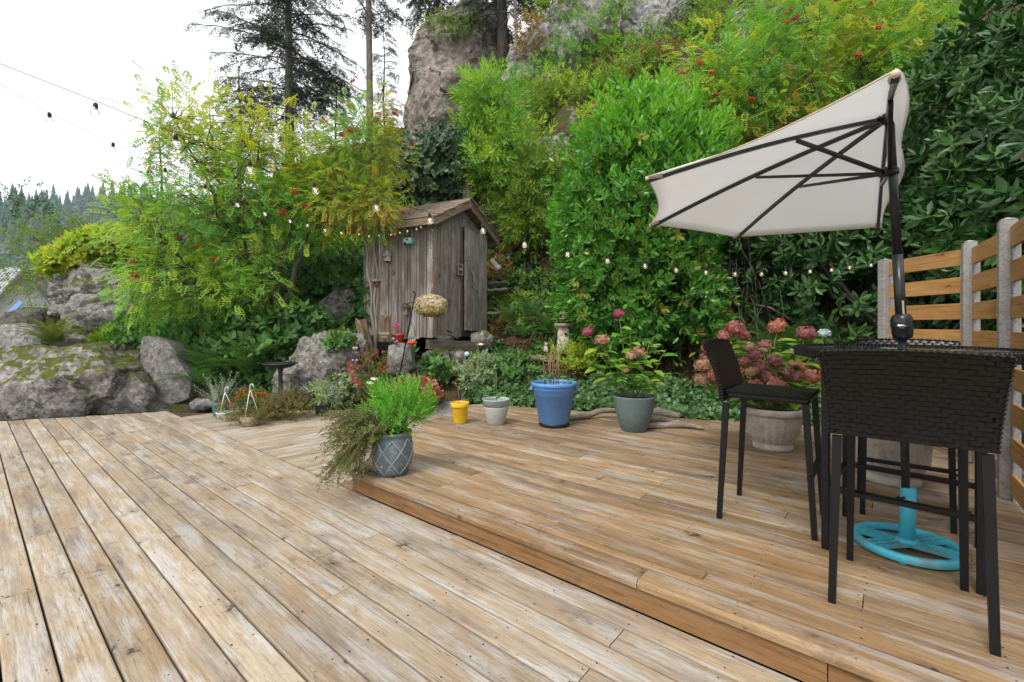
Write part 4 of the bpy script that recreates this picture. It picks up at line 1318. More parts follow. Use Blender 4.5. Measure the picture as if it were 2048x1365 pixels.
def tree(name, label, cat, base, stems, clumps, leaf, size, mats, per=22, rad=.45, bark=None, r0=.06, group=None, droop=.0, tint_f=.7, spread=.18, tint_fn=None, berries=None, limb_r=.014, up=.25, stem_jit=.06):
    """stems: top points; clumps: (point, material index); leaves gather round the clumps"""
    root = empty(name, base, 0, label, cat, group)
    inv = V(base)
    mb = MB()
    sp = []
    for tp in stems:
        pts = limb(mb, (0, 0, -.3), V(tp) - inv, r0 * rnd.uniform(.7, 1.1), r0 * .18, .03, stem_jit, 8, 7)
        sp += [(p, i / 8) for i, p in enumerate(pts) if i > 1]
    sets = {}
    for (p, mi) in clumps:
        q = V(p) - inv
        # nearest stem point lower than the clump
        best = min(sp, key=lambda s_: (s_[0] - q).length + max(0, s_[0].z - q.z) * 1.5 + .2 * abs(s_[1] - .5))
        limb(mb, best[0], q, limb_r * (1.6 - best[1]), .004, .06, .12, 4, 4)
        n = max(3, int(per * rnd.uniform(.6, 1.3)))
        off = rng.normal(size=(n, 3)) * rad * .5
        pos = np.array(q) + off
        dirs = unit(off * 1.2 + np.array(q - best[0]) / max(.2, (q - best[0]).length) * rad * .6 + rng.normal(size=(n, 3)) * rad * .35 + np.array([0, 0, -droop * rad]))
        ups = unit(np.array([0, 0, 1.0]) + rng.normal(size=(n, 3)) * up + np.array([0, -.25, 0]))
        wp = pos + np.array(inv)
        t = noise_tint(wp, tint_f, spread, 3.0) if tint_fn is None else tint_fn(wp)
        sets.setdefault(mi, []).append(scatter(leaf, pos, dirs, ups, size * rng.uniform(.7, 1.2, n), t))
    mb.build('trunk', bark or M['bark_rowan'], root)
    for mi, ss in sets.items():
        v, f, t = cat_sets(ss)
        place('crown', np_mesh('crown', v, f, mats[mi], t), root)
    return root

def ell_clumps(n, c, r_, mi, seed=0, depth=.7, a=.25):
    p, _ = shell(n, c, r_, seed, depth, 1.8, a)
    return [(V(q), mi) for q in p]

def berry_mesh():
    m = MB()
    g = random.Random(5)
    for _ in range(34):
        d = V((g.gauss(0, 1), g.gauss(0, 1), g.gauss(0, .6))).normalized() * g.uniform(.02, .055)
        m.ball(d, .0105, 6, 4)
    return m.mesh('berry_cluster', M['berry'])
BERRY = berry_mesh()
def berries(root, pxs, Y):
    for (px, py, dy) in pxs:
        p = P(px, py, Y + dy)
        place('berry_cluster', BERRY, root, p - root.location, Euler((rnd.uniform(-.5, .5), rnd.uniform(-.5, .5), rnd.uniform(0, 6))), rnd.uniform(.9, 1.25))

def shrub(name, label, cat, lobes, shoot, size, mat, depth=.5, up=.45, rnd_=.45, stems=6, bark=None, group=None, base=None, tint=None, lead=None, ground=True, stem_r=.018, power=2.0, kind=None):
    """lobes: (centre, radii, count[, material]); shoot: leafy shoot template"""
    c0 = V(lobes[0][0])
    if base is None: base = V((c0.x, c0.y, hz(c0.x, c0.y)))
    root = empty(name, base, 0, label, cat, group, kind)
    sets = {}
    for i, lb in enumerate(lobes):
        c, r_, n = lb[:3]
        mt = lb[3] if len(lb) > 3 else mat
        p, nn = shell(n, c, r_, 3.1 * i + c0.x, depth, 2.4, .26, power=power)
        if ground:
            k = above_ground(p); p, nn = p[k], nn[k]
        d = leaf_dirs(nn, up, rnd_)
        t = noise_tint(p, 1.6, .22, 2.0) if tint is None else tint(p)
        sets.setdefault(mt.name, [mt, []])[1].append(scatter(shoot, p - np.array(base), d, np.array([0, -.3, 1.0]) + rng.normal(size=p.shape) * .3, size * rng.uniform(.7, 1.25, len(p)), t))
    for mt, ss in sets.values():
        v, f, t = cat_sets(ss)
        place('foliage', np_mesh('foliage', v, f, mt, t), root, kind='stuff')
    if stems:
        mb = MB()
        for k in range(stems):
            lb = lobes[k % len(lobes)]
            q = V(lb[0]) + V((rnd.uniform(-.7, .7) * lb[1][0], rnd.uniform(-.7, .7) * lb[1][1], rnd.uniform(.0, .75) * lb[1][2]))
            limb(mb, V((rnd.uniform(-.25, .25), rnd.uniform(-.2, .2), -.1)), q - V(base), stem_r, stem_r * .3, .03, .1, 5, 5)
        mb.build('stem', bark or M['bark_dark'], root)
    return root

def big_leaves(root, leaf_me, lobes, n, size, front=-.15, up=.5):
    """the largest leaves in view, one object each, on the side that faces the deck"""
    tot = sum(l[2] for l in lobes)
    for i, lb in enumerate(lobes):
        c, r_, w_ = lb[:3]
        p, nn = shell(int(n * w_ / tot * 3), c, r_, 3.1 * i + lobes[0][0][0], .02, 2.4, .26, front=front, power=lb[4] if len(lb) > 4 else 2.0)
        p = p[:int(n * w_ / tot)]; nn = nn[:len(p)]
        d = leaf_dirs(nn, up, .5)
        x, y, z = frames(d, nn * .6 + np.array([0, -.2, 1.0]))
        for j in range(len(p)):
            m = Matrix((V(x[j]), V(y[j]), V(z[j]))).transposed()
            place('leaf', leaf_me, root, V(p[j]) - root.location, m, size * rnd.uniform(.75, 1.2))

def leaf_obj_mesh(t, mat):
    return np_mesh('leaf', t[0], t[1], mat)

def fern(label, base, n, length, mat=None, lean=(35, 70), group=None, face=None, spreadz=(0, 360)):
    root = empty('fern', base, 0, label, 'fern', group)
    me = FROND_ME[mat or 'fern']
    for i in range(n):
        az = R(spreadz[0] + (spreadz[1] - spreadz[0]) * (i + rnd.uniform(-.3, .3)) / n)
        el = R(rnd.uniform(*lean))
        d = V((math.cos(az) * math.cos(el), math.sin(az) * math.cos(el), math.sin(el)))
        x = d.cross(V((0, 0, 1))).normalized()
        z = x.cross(d)
        place('frond', me, root, V((math.cos(az), math.sin(az), 0)) * .03, Matrix((x, d, z)).transposed(), length * rnd.uniform(.7, 1.15))
    return root
FR_T = frond_t(18, .17, .62)
FROND_ME = {k: np_mesh('frond', FR_T[0], FR_T[1], M[k]) for k in ('fern', 'fern_dry', 'slope_bright')}

def cover(name, label, area, n, shoot, size, mats, thresh=None, f=.8, seed=0, d_up=.8, keep=None, cat=None, lift=.03, kind='stuff', flat=.5):
    """low growth over the ground: area = (x0, x1, y0, y1) or a function giving points"""
    x0, x1, y0, y1 = area
    xy = rng.random((n, 2)) * np.array([x1 - x0, y1 - y0]) + np.array([x0, y0])
    if thresh is not None:
        k = np.array([mnoise.fractal(V((x * f + seed, y * f, 0)), .9, 2.0, 3) for x, y in xy]) > thresh
        xy = xy[k]
    if keep is not None: xy = xy[keep(xy)]
    z = terrain(xy[:, 0], xy[:, 1])
    e = .15
    gx = (terrain(xy[:, 0] + e, xy[:, 1]) - terrain(xy[:, 0] - e, xy[:, 1])) / (2 * e)
    gy = (terrain(xy[:, 0], xy[:, 1] + e) - terrain(xy[:, 0], xy[:, 1] - e)) / (2 * e)
    nn = unit(np.stack([-gx, -gy, np.ones_like(gx)], 1))
    p = np.stack([xy[:, 0], xy[:, 1], z], 1) + nn * (lift + .25 * rng.random((len(xy), 1)) * size)
    d = unit(nn * d_up + rng.normal(size=p.shape) * flat + np.array([0, 0, .25]))
    which = np.array([mnoise.noise(V((x * .9 + seed, y * .9, z_ * .9))) for x, y, z_ in p])
    which = np.clip(((which + .55) / 1.1 * len(mats)).astype(int), 0, len(mats) - 1)
    out = None
    for i, mt in enumerate(mats):
        k = which == i
        if not k.any(): continue
        t = noise_tint(p[k], 1.3, .25, 4.0)
        v, f_, tt = scatter(shoot, p[k], d[k], np.array([0, -.3, 1.0]) + rng.normal(size=(k.sum(), 3)) * .4, size * rng.uniform(.6, 1.3, k.sum()), t)
        o = place(name, np_mesh(name, v, f_, mt, tt), kind=kind)
        if label: tag(o, label, cat)

SH_LAUREL = shoot_t(LEAF_LAUREL, 9, .75, (80, 28), (.62, .46), True, 1)
SH_RHODO = shoot_t(LEAF_LAUREL, 8, .35, (88, 42), (.72, .6), False, 2)
SH_BAY = shoot_t(LEAF_NARROW, 10, .85, (70, 25), (.5, .36), True, 3)
SH_SMALL = shoot_t(LEAF_QUAD, 8, .7, (80, 30), (.5, .36), False, 4)
SH_BROAD = shoot_t(LEAF_BROAD, 6, .5, (95, 50), (.8, .5), False, 5)
SH_IVY = shoot_t(leaf_t(.85, .05, .15, .35, 2), 6, .6, (100, 60), (.55, .42), False, 6)
SH_HERB = shoot_t(LEAF_NARROW, 16, 1.0, (72, 28), (.32, .24), True, 7)
SH_WISP = shoot_t(LEAF_QUAD, 14, 1.0, (75, 40), (.20, .13), True, 8)
SH_SPRIG = shoot_t(LEAF_QUAD, 9, 1.0, (70, 35), (.34, .24), True, 9)
# ------------------------------------------------------------------ the plants of the place
# clipped cherry laurel in the middle
LB = [((2.10, 7.65, 2.15), (1.17, .95, 1.55), 2900, M['laurel'], 3.4), ((1.75, 7.75, 3.35), (.95, .8, 1.15), 700, M['laurel'], 2.4), ((2.42, 7.95, 4.0), (1.22, .9, 1.35), 1250, M['laurel_new'], 2.0), ((1.55, 8.0, 3.1), (.75, .7, .85), 330, M['laurel_new'], 2.0)]
def laurel_bush():
    base = V((2.1, 7.9, hz(2.1, 7.9)))
    root = empty('laurel_shrub', base, 0, 'tall bright green cherry laurel shrub standing behind the pots left of the umbrella', 'shrub')
    b = np.array(base)
    sets = {}
    for i, (c, r_, n, mt, pw) in enumerate(LB):
        p, nn = shell(n, c, r_, 3.1 * i + LB[0][0][0], .42, 2.4, .26, power=pw)
        k = p[:, 2] > .95 + .25 * np.sin(p[:, 0] * 3); p, nn = p[k], nn[k]
        new = mt is M['laurel_new']
        d = leaf_dirs(nn, 1.25 if new else .3, .30 if new else .5)
        # low leaves face out, high shoots stand up
        t = noise_tint(p, 1.3, .25, 2.0)
        sets.setdefault(mt.name, [mt, []])[1].append(scatter(SH_LAUREL, p - b, d, np.array([0, -.4, 1.0]) + rng.normal(size=p.shape) * .3, (.30 if new else .215) * rng.uniform(.75, 1.2, len(p)), t))
    for mt, ss in sets.values():
        v, f, t = cat_sets(ss)
        place('foliage', np_mesh('foliage', v, f, mt, t), root, kind='stuff')
    mb = MB()
    for k in range(9):
        limb(mb, (rnd.uniform(-.35, .35), rnd.uniform(-.2, .2), -.1), V((rnd.uniform(-1, 1), rnd.uniform(-.4, .4), rnd.uniform(1.0, 3.2))), .03, .01, .02, .09, 6, 6)
    mb.build('stem', M['bark_dark'], root)
    me = leaf_obj_mesh(LEAF_LAUREL, M['laurel'])
    big_leaves(root, me, [LB[0], LB[1]], 230, .125)
    big_leaves(root, leaf_obj_mesh(LEAF_LAUREL, M['laurel_new']), [LB[2]], 60, .13, up=1.2)
laurel_bush()

# dark glossy hedge to the right, behind the fence and the umbrella
DK = [((5.35, 6.9, 1.9), (1.35, .9, 1.75), 620), ((6.5, 5.6, 3.3), (1.5, 1.7, 2.4), 2500), ((6.3, 3.9, 2.6), (1.7, 1.7, 2.4), 1500), ((5.2, 7.2, 3.1), (1.3, .9, 1.2), 560), ((4.2, 8.1, 3.3), (1.3, .8, 1.0), 520), ((4.0, 8.5, 1.6), (1.5, .5, 1.6), 420)]  # last two lobes added behind and overhead, to shade the gap beside the laurel
def dark_hedge():
    base = V((5.6, 6.0, hz(5.6, 6.0)))
    root = shrub('rhododendron', 'tall dark glossy leaved shrub behind the cedar fence and umbrella', 'shrub', [l[:3] for l in DK], SH_RHODO, .235, M['rhodo'], .42, .35, .5, 14, M['bark_dark'], base=base, stem_r=.035)
    me = leaf_obj_mesh(LEAF_LAUREL, M['rhodo'])
    big_leaves(root, me, [DK[1], DK[0]], 290, .16, up=.35)
dark_hedge()
# the gloom between the two shrubs: bare stems and a few leaves over dark soil
mb = MB()
gb = V((3.7, 7.4, hz(3.7, 7.4)))
root = empty('bare_thicket', gb, 0, 'thicket of bare brown stems in the shade between laurel and dark shrub', 'shrub')
for k in range(46):
    a = V((rnd.uniform(-.9, 1.3), rnd.uniform(-.3, .6), -.1))
    limb(mb, a, a + V((rnd.uniform(-.5, .5), rnd.uniform(-.3, .3), rnd.uniform(.8, 2.4))), .009, .003, .03, .12, 5, 4)
mb.build('stem', M['twig'], root)
p = np.array([(rnd.uniform(-1.0, 1.6), rnd.uniform(-.3, .7), rnd.uniform(.1, 2.6)) for _ in range(330)])
v, f, t = scatter(SH_LAUREL, p, rand_unit(len(p)) + np.array([0, -.5, .3]), rand_unit(len(p)) * .4 + np.array([0, 0, 1.0]), .24, rng.random(len(p)))
place('foliage', np_mesh('foliage', v, f, M['rhodo'], t), root, kind='stuff')

# light green bay tree right of the shed
def bay():
    base = V((.75, 10.3, hz(.75, 10.3)))
    cl = ell_clumps(64, P(1020, 330, 10.7), (1.05, .8, 1.05), 0, 1.0) + ell_clumps(36, P(985, 215, 10.9), (.62, .6, .72), 0, 2.0) + ell_clumps(50, P(1085, 395, 10.5), (.9, .6, .9), 1, 3.0) + ell_clumps(30, P(1060, 445, 10.4), (.55, .5, .5), 1, 4.0) + ell_clumps(24, P(950, 300, 10.8), (.5, .5, .55), 0, 5.0)
    tree('bay_tree', 'light green narrow leaved tree rising between shed and laurel', 'tree', base, [P(985, 200, 10.8), P(1050, 330, 10.5), P(960, 290, 10.8), P(1090, 380, 10.5)], cl, SH_BAY, .34, [M['bay'], M['slope_green']], 16, .40, M['bark_dark'], .055, up=.4)
bay()
# dark maple behind the shed roof
tree('maple_tree', 'dark leaved broad maple behind the shed roof', 'tree', T(880, 470, 9.5), [P(850, 300, 11), P(900, 290, 11), P(930, 330, 11)],
     ell_clumps(60, P(865, 355, 11), (.8, .6, .85), 0, 7.0) + ell_clumps(36, P(915, 340, 11), (.6, .6, .7), 0, 8.0), SH_BROAD, .19, [M['holly']], 24, .40, M['bark_dark'], .06)

# the large rowan on the left
def rowan_left():
    base = P(548, 640, 8.35)
    cl = (ell_clumps(52, P(440, 300, 8.4), (1.15, .9, .75), 0, 1.0) + ell_clumps(60, P(560, 330, 8.6), (1.2, .9, .85), 0, 2.0) + ell_clumps(64, P(430, 430, 8.0), (1.35, .9, .8), 1, 3.0)
          + ell_clumps(46, P(320, 450, 7.9), (.9, .7, .75), 1, 4.0) + ell_clumps(58, P(620, 430, 8.5), (1.0, .8, .8), 1, 5.0) + ell_clumps(40, P(340, 560, 7.6), (.95, .6, .45), 1, 6.0) + ell_clumps(30, P(470, 545, 7.7), (.9, .5, .4), 1, 7.0) + ell_clumps(16, P(370, 230, 8.4), (.55, .5, .4), 0, 9.0))
    root = tree('rowan_tree', 'large spreading rowan tree with yellowing leaves and red berries left of the shed', 'tree', base,
         [P(350, 240, 8.3), P(420, 300, 8.0), P(500, 250, 8.5), P(590, 290, 8.7), P(660, 360, 8.6), P(290, 470, 7.7), P(370, 560, 7.6)], cl, ROWAN_LEAF, .205, [M['rowan'], M['rowan_green']], 14, .40, M['bark_rowan'], .06, droop=.35, up=.35, limb_r=.021)
    berries(root, [(265, 527, -.9), (272, 553, -.9), (397, 495, -.8), (430, 520, -.8), (360, 478, -.6), (590, 385, -.7), (612, 413, -.6), (567, 425, -.6), (650, 243, -.4), (700, 212, -.3), (715, 262, -.3), (757, 245, -.2), (790, 228, -.2), (712, 292, -.3), (663, 297, -.4), (705, 162, -.2), (640, 300, -.5), (686, 270, -.3)], 8.3)
rowan_left()
# slender rowan in front of the shed's left corner
def rowan_slim():
    base = P(752, 672, 7.85)
    cl = (ell_clumps(34, P(735, 250, 8.2), (.62, .6, .5), 0, 1.0) + ell_clumps(46, P(730, 330, 8.0), (.75, .6, .55), 0, 2.0) + ell_clumps(34, P(700, 410, 7.9), (.6, .5, .4), 0, 3.0) + ell_clumps(14, P(760, 420, 7.7), (.32, .3, .25), 0, 4.0) + ell_clumps(14, P(650, 330, 8.1), (.5, .4, .5), 1, 5.0))
    root = tree('rowan_tree', 'slender rowan with rust tinged leaves growing against the shed corner', 'tree', base, [P(733, 250, 8.2), P(748, 320, 8.0), P(764, 340, 7.9), P(722, 400, 7.95)], cl, ROWAN_LEAF, .17, [M['rowan_rust'], M['rowan']], 17, .34, M['twig'], .026, droop=.35, stem_jit=.022, limb_r=.008)
    berries(root, [(758, 228, .0), (700, 262, .1), (740, 250, .2), (808, 424, -.2), (655, 398, 0), (688, 350, .0)], 7.8)
rowan_slim()
# rowan on the slope to the right
def rowan_right():
    base = T(1620, 330, 7.0)
    base = V((5.8, 8.6, hz(5.8, 8.6)))
    cl = (ell_clumps(75, P(1600, 130, 8.8), (2.2, 1.0, 1.0), 1, 1.0) + ell_clumps(60, P(1480, 220, 8.8), (1.5, .9, .8), 1, 2.0) + ell_clumps(66, P(1740, 60, 9.0), (1.7, .9, .9), 0, 3.0) + ell_clumps(40, P(1560, 280, 8.6), (1.3, .8, .6), 2, 4.0) + ell_clumps(34, P(1770, 210, 8.8), (1.0, .8, .8), 1, 5.0) + ell_clumps(12, P(1420, 140, 9.2), (.6, .6, .4), 0, 6.0) + ell_clumps(20, P(1570, 20, 9.6), (1.1, .8, .6), 1, 6.5) + ell_clumps(26, P(1840, 120, 8.4), (.8, .7, .9), 1, 7.5))
    root = tree('rowan_tree', 'wide rowan tree with orange tints and red berries above the umbrella', 'tree', base, [P(1500, 190, 8.8), P(1620, 60, 8.9), P(1760, 20, 9.0), P(1800, 200, 8.8), P(1420, 130, 9.0), P(1560, 270, 8.6)], cl, ROWAN_LEAF, .26, [M['rowan'], M['rowan_green'], M['rowan_rust']], 17, .46, M['bark_rowan'], .07, droop=.35, up=.35)
    berries(root, [(1578, 22, -.6), (1573, 45, -.6), (1592, 35, -.5), (1398, 126, -.6), (1424, 145, -.6), (1364, 146, -.5), (1310, 196, 0), (1302, 185, 0), (1432, 190, -.7), (1503, 200, -.7), (1745, 5, -.5), (1757, 56, -.5), (1714, 112, -.5), (1675, 0, -.4)], 8.6)
rowan_right()

# conifers
SPRAYS = [spray_t(8, 6, s_) for s_ in (3, 4, 5)]
def conifer(name, label, base, height, z0, blen, r0, mat, bark, seed=0, sp=.19, per_whorl=5, wstep=.55, spray=.75, top_taper=True, droop=.28, gaps=.12, az=None, zmax=None, lean=0.0, dead=0, kind=None, group=None):
    """z0: height of the lowest green branch above the base; blen: longest branch"""
    g = random.Random(seed)
    root = empty(name, base, 0, label, 'tree', group)
    mb = MB()
    n = 12
    mb.tube([(lean * height * (i / n) ** 1.2 + .04 * math.sin(i), .03 * math.cos(i * 1.3), -.4 + (height + .4) * i / n) for i in range(n + 1)], [r0 * (1 - .85 * i / n) for i in range(n + 1)], 10)
    tw = MB()
    pos = []; dr = []; sc = []
    z = z0
    while z < (zmax or height):
        f = (z - z0) / (height - z0)
        L0 = blen * (min(1, .55 + f * 3) if f < .15 else (1 - f) ** .75 + .06)
        for k in range(per_whorl):
            if g.random() < gaps: continue
            a = g.uniform(0, 2 * PI) if az is None else R(g.uniform(*az))
            L = L0 * g.uniform(.55, 1.15)
            x0 = lean * height * (z / height) ** 1.2
            dirn = V((math.cos(a), math.sin(a), 0))
            pts = [V((x0, 0, z)) + dirn * L * u + V((0, 0, L * (.10 * u - droop * u * u) + g.uniform(-.02, .02) * L)) for u in (0, .25, .5, .75, 1)]
            tw.tube(pts, [.03 * (L / 3) * (1 - .8 * u) + .006 for u in (0, .25, .5, .75, 1)], 4)
            m_ = int(L / sp)
            for q in range(m_):
                u = (q + .7) / m_
                if u < .2: continue
                i = min(3, int(u * 4)); fr_ = u * 4 - i
                p = pts[i].lerp(pts[i + 1], fr_)
                side = 1 if q % 2 else -1
                lat = V((-dirn.y, dirn.x, 0)) * side
                d = dirn * g.uniform(.5, 1.1) + lat * g.uniform(.35, .9) + V((0, 0, -g.uniform(.1, .75)))
                if g.random() < .08: continue
                pos.append(p); dr.append(d.normalized()); sc.append(spray * (.55 + .6 * (1 - u)) * g.uniform(.7, 1.2))
        z += wstep * g.uniform(.7, 1.25)
    for k in range(dead):
        z = g.uniform(.05, .9) * z0
        a = g.uniform(0, 2 * PI); L = g.uniform(.3, 1.4)
        tw.tube([V((0, 0, z)), V((math.cos(a) * L * .5, math.sin(a) * L * .5, z - .02)), V((math.cos(a) * L, math.sin(a) * L, z - .25 * L))], [.015, .009, .003], 4)
    mb.build('trunk', bark, root)
    if tw.v: tw.build('branches', bark, root, kind='stuff')
    if pos:
        pos, dr, sc = np.array([tuple(p) for p in pos]), np.array([tuple(d) for d in dr]), np.array(sc)
        which = np.arange(len(pos)) % 3
        ss = [scatter(SPRAYS[i], pos[which == i], dr[which == i], np.array([0, 0, 1.0]) + rng.normal(size=((which == i).sum(), 3)) * .3, sc[which == i], noise_tint(pos[which == i], .6, .2, seed)) for i in range(3)]
        v, f_, t = cat_sets(ss)
        place('crown', np_mesh('crown', v, f_, mat, t), root)
    return root
def at_base(px, Y):
    x = (px - 1024) / FP * Y
    return V((x, Y, hz(x, Y) - .1))
conifer('fir_tree', 'tall Douglas fir with full blue green crown behind the large rowan', at_base(578, 20), 21, 2.3, 3.5, .20, M['needle'], M['bark_fir'], 3, zmax=12.5, per_whorl=7, wstep=.48, spray=.82, sp=.18)
conifer('fir_tree', 'tall fir with long bare pale trunk left of the cliff', at_base(738, 20.5), 24, 6.2, 3.1, .17, M['needle'], M['bark_bare'], 5, per_whorl=5, wstep=.6, zmax=15, gaps=.2, dead=6)
conifer('fir_tree', 'young thin fir between the bare trunk and the cliff', at_base(768, 23), 6.2, .6, 1.3, .06, M['needle_far'], M['bark_dark'], 6, wstep=.42, sp=.18, spray=.55)
conifer('fir_tree', 'young dark fir just left of the bare trunk', at_base(672, 24), 5.6, .3, 2.0, .08, M['needle'], M['bark_dark'], 8, wstep=.36, sp=.18, spray=.6, per_whorl=6)
conifer('cedar_tree', 'bushy brownish cedar under the tall fir behind the rowan', at_base(480, 17), 6.6, .2, 2.7, .12, M['needle_brown'], M['bark_dark'], 9, wstep=.34, sp=.18, spray=.6, per_whorl=7)
conifer('cedar_tree', 'narrow dark cedar at the left edge of the large rowan', at_base(322, 15), 6.1, .2, 1.15, .09, M['needle_brown'], M['bark_dark'], 10, wstep=.32, sp=.18, spray=.5, per_whorl=6)
conifer('cedar_tree', 'low reddish cedar left behind the rowan', at_base(265, 14), 4.4, .2, 1.0, .08, M['needle_brown'], M['bark_dark'], 11, wstep=.32, sp=.18, spray=.5, per_whorl=6)
conifer('fir_tree', 'big dark fir trunk standing on top of the cliff', P(1003, 140, 17.0), 13, 2.1, 3.4, .22, M['needle'], M['bark_dark'], 12, wstep=.5, per_whorl=6, zmax=6, dead=26, droop=.35)
conifer('fir_tree', 'thin pale bare trunk beside the dark fir on the cliff', P(1030, 140, 15.6), 10, 4.5, 1.5, .075, M['needle'], M['bark_bare'], 13, wstep=.7, per_whorl=4, dead=12)
conifer('fir_tree', 'fir with drooping green branches over the left end of the cliff', P(872, 40, 19.5), 8, .5, 2.9, .14, M['needle'], M['bark_dark'], 14, wstep=.45, per_whorl=6, zmax=5, droop=.4)
for k, (px, py, Y) in enumerate(((1080, -10, 18), (1150, -40, 17))):
    conifer('fir_tree', ['dark fir above the pale rock right of the cliff', 'shaded fir at the top of the picture above the pale rock'][k], P(px, py, Y), 8, .3, 2.4, .14, M['needle'], M['bark_dark'], 20 + k, wstep=.45, per_whorl=5, zmax=5)

# bushes and low growth on the slope
SG = 'bushes on the rocky slope'
def slope_bush(px, py, wpx, hpx, mat, label, shoot=None, size=.22, n=None, y0=6.5, dY=-.2, Y=None):
    p = T(px, py, y0)
    p = P(px, py, Y or (p.y + dY))
    rx, rz = wpx / 2 / FP * p.y, hpx / 2 / FP * p.y
    n = n or int(170 * rx * rz / (size * size) * .12) + 40
    shrub('slope_bush', label, 'bush', [(tuple(p), (rx, min(rx, .7), rz), n)], shoot or SH_SMALL, size, mat, .6, .4, .5, 5, M['twig'], SG, ground=False, base=V((p.x, p.y, p.z - rz)), stem_r=.012)
slope_bush(1130, 205, 190, 130, M['lime'], 'yellow green bush hanging on the rock above the bay tree', SH_SMALL, .2)
slope_bush(1210, 250, 120, 90, M['lime'], 'smaller yellow green bush beside bare twigs on the slope', SH_SMALL, .18)
slope_bush(1180, 62, 130, 34, M['slope_bright'], 'band of bright green ferny growth along the ledge', SH_SPRIG, .26, Y=13.4)
slope_bush(1085, 165, 100, 80, M['slope_bright'], 'bright mossy tuft at the lower end of the ledge', SH_SPRIG, .26, Y=13.2)
slope_bush(1130, 112, 90, 44, M['slope_bright'], 'bright green growth in the middle of the rock ledge', SH_SPRIG, .26, Y=13.4)
slope_bush(1245, 12, 90, 36, M['slope_bright'], 'bright green growth at the upper end of the rock ledge', SH_SPRIG, .26, Y=13.6)
slope_bush(1060, 215, 90, 110, M['slope_green'], 'olive green growth below the mossy tuft', SH_SMALL, .2, Y=12.8)
slope_bush(1190, 196, 120, 40, M['slope_green'], 'mossy bush at the foot of the first pale rock', SH_SMALL, .2, Y=12.9)
slope_bush(1290, 145, 120, 50, M['slope_green'], 'green growth below the second pale rock', SH_SMALL, .2, Y=12.4)
slope_bush(1395, 20, 60, 80, M['slope_green'], 'dark green growth in the cleft between two pale rocks', SH_SMALL, .2, Y=12.8)
slope_bush(1340, 90, 200, 60, M['slope_bright'], 'bright green fern mat below the second pale rock', SH_SPRIG, .26, Y=12.6)
slope_bush(1440, 5, 120, 50, M['slope_bright'], 'fresh green fern clump at the top of the slope', SH_SPRIG, .3)
slope_bush(1062, 75, 70, 80, M['russet'], 'russet brown shrub beside the dark fir trunk', SH_SMALL, .2, Y=13.9)
slope_bush(1110, 20, 110, 70, M['slope_green'], 'olive growth hanging over the top of the pale rock', SH_SMALL, .2, Y=14.0)
slope_bush(905, 52, 120, 40, M['slope_green'], 'dark green moss and shrubs on the brow of the cliff', SH_SMALL, .18, Y=17.2)
slope_bush(1310, 112, 110, 30, M['russet'], 'rusty dry growth under the fern mat', SH_SMALL, .18, Y=12.5)
slope_bush(1200, 0, 120, 30, M['slope_green'], 'olive green bush on the upper ledge', SH_SMALL, .22)
slope_bush(1255, 160, 140, 60, M['slope_green'], 'green bush below the pale rock face', SH_SMALL, .22)
slope_bush(1080, 290, 120, 60, M['russet'], 'brown dry shrub on the bare rock above the bay tree', SH_SMALL, .16, n=120)
slope_bush(1400, 70, 90, 60, M['slope_green'], 'mossy green bush between two pale rocks', SH_SMALL, .22)
slope_bush(870, 275, 100, 40, M['slope_green'], 'green shrub at the foot of the cliff', SH_SMALL, .2)
slope_bush(790, 330, 90, 110, M['holly'], 'dark shrub left of the cliff foot', SH_SMALL, .22)
cover('slope_growth', 'low green and russet growth covering the rocky slope', (-5, 11, 9.2, 18), 15000, SH_SMALL, .24, [M['russet'], M['slope_green'], M['slope_bright'], M['slope_green'], M['lime']], -.12, .55, 3)
cover('slope_growth', 'low green growth on the hill behind the rowan', (-20, -4, 9.5, 21), 9000, SH_SMALL, .30, [M['slope_green'], M['under'], M['slope_green']], -.3, .5, 8)
# soil bank right of the shed: litter, roots, ferns, old log steps
cover('leaf_litter', 'brown dead leaves lying on the bank beside the shed', (-.9, 1.3, 7.9, 11.5), 3800, LEAF_QUAD, .085, [M['litter']], None, seed=2, d_up=.1, flat=1.0)
cover('leaf_litter', 'brown dead leaves on the shaded soil under the hedges', (1.0, 6.0, 6.0, 8.4), 5200, LEAF_QUAD, .08, [M['litter']], None, seed=4, d_up=.1, flat=1.0)
cover('ivy', 'dark ivy and shade plants creeping over the bank right of the shed', (-.6, 1.7, 8.2, 11.5), 2100, SH_IVY, .17, [M['ivy'], M['rhodo'], M['under']], -.05, 1.4, 5)
for k, (px, py, Y, L, mt, lb) in enumerate(((1060, 620, 8.6, .62, 'fern', 'dark fern on the shady bank right of the shed door'), (1040, 650, 8.3, .5, 'fern', 'small fern below the shed door bank'), (1090, 640, 8.5, .55, 'fern', 'fern left of the little lighthouse'),
        (1015, 620, 8.8, .5, 'fern', 'fern close beside the shed door corner'), (1560, 690, 6.7, .85, 'fern', 'fern with long arching fronds behind the pink hydrangea'), (1640, 700, 6.6, .7, 'fern', 'low fern behind the pale blue hydrangea head'), (1480, 700, 6.9, .6, 'fern', 'fern in shade under the right edge of the laurel'))):
    fern(lb, P(px, py + 20, Y), 13, L, mt, (20, 65), 'ferns in the shade')
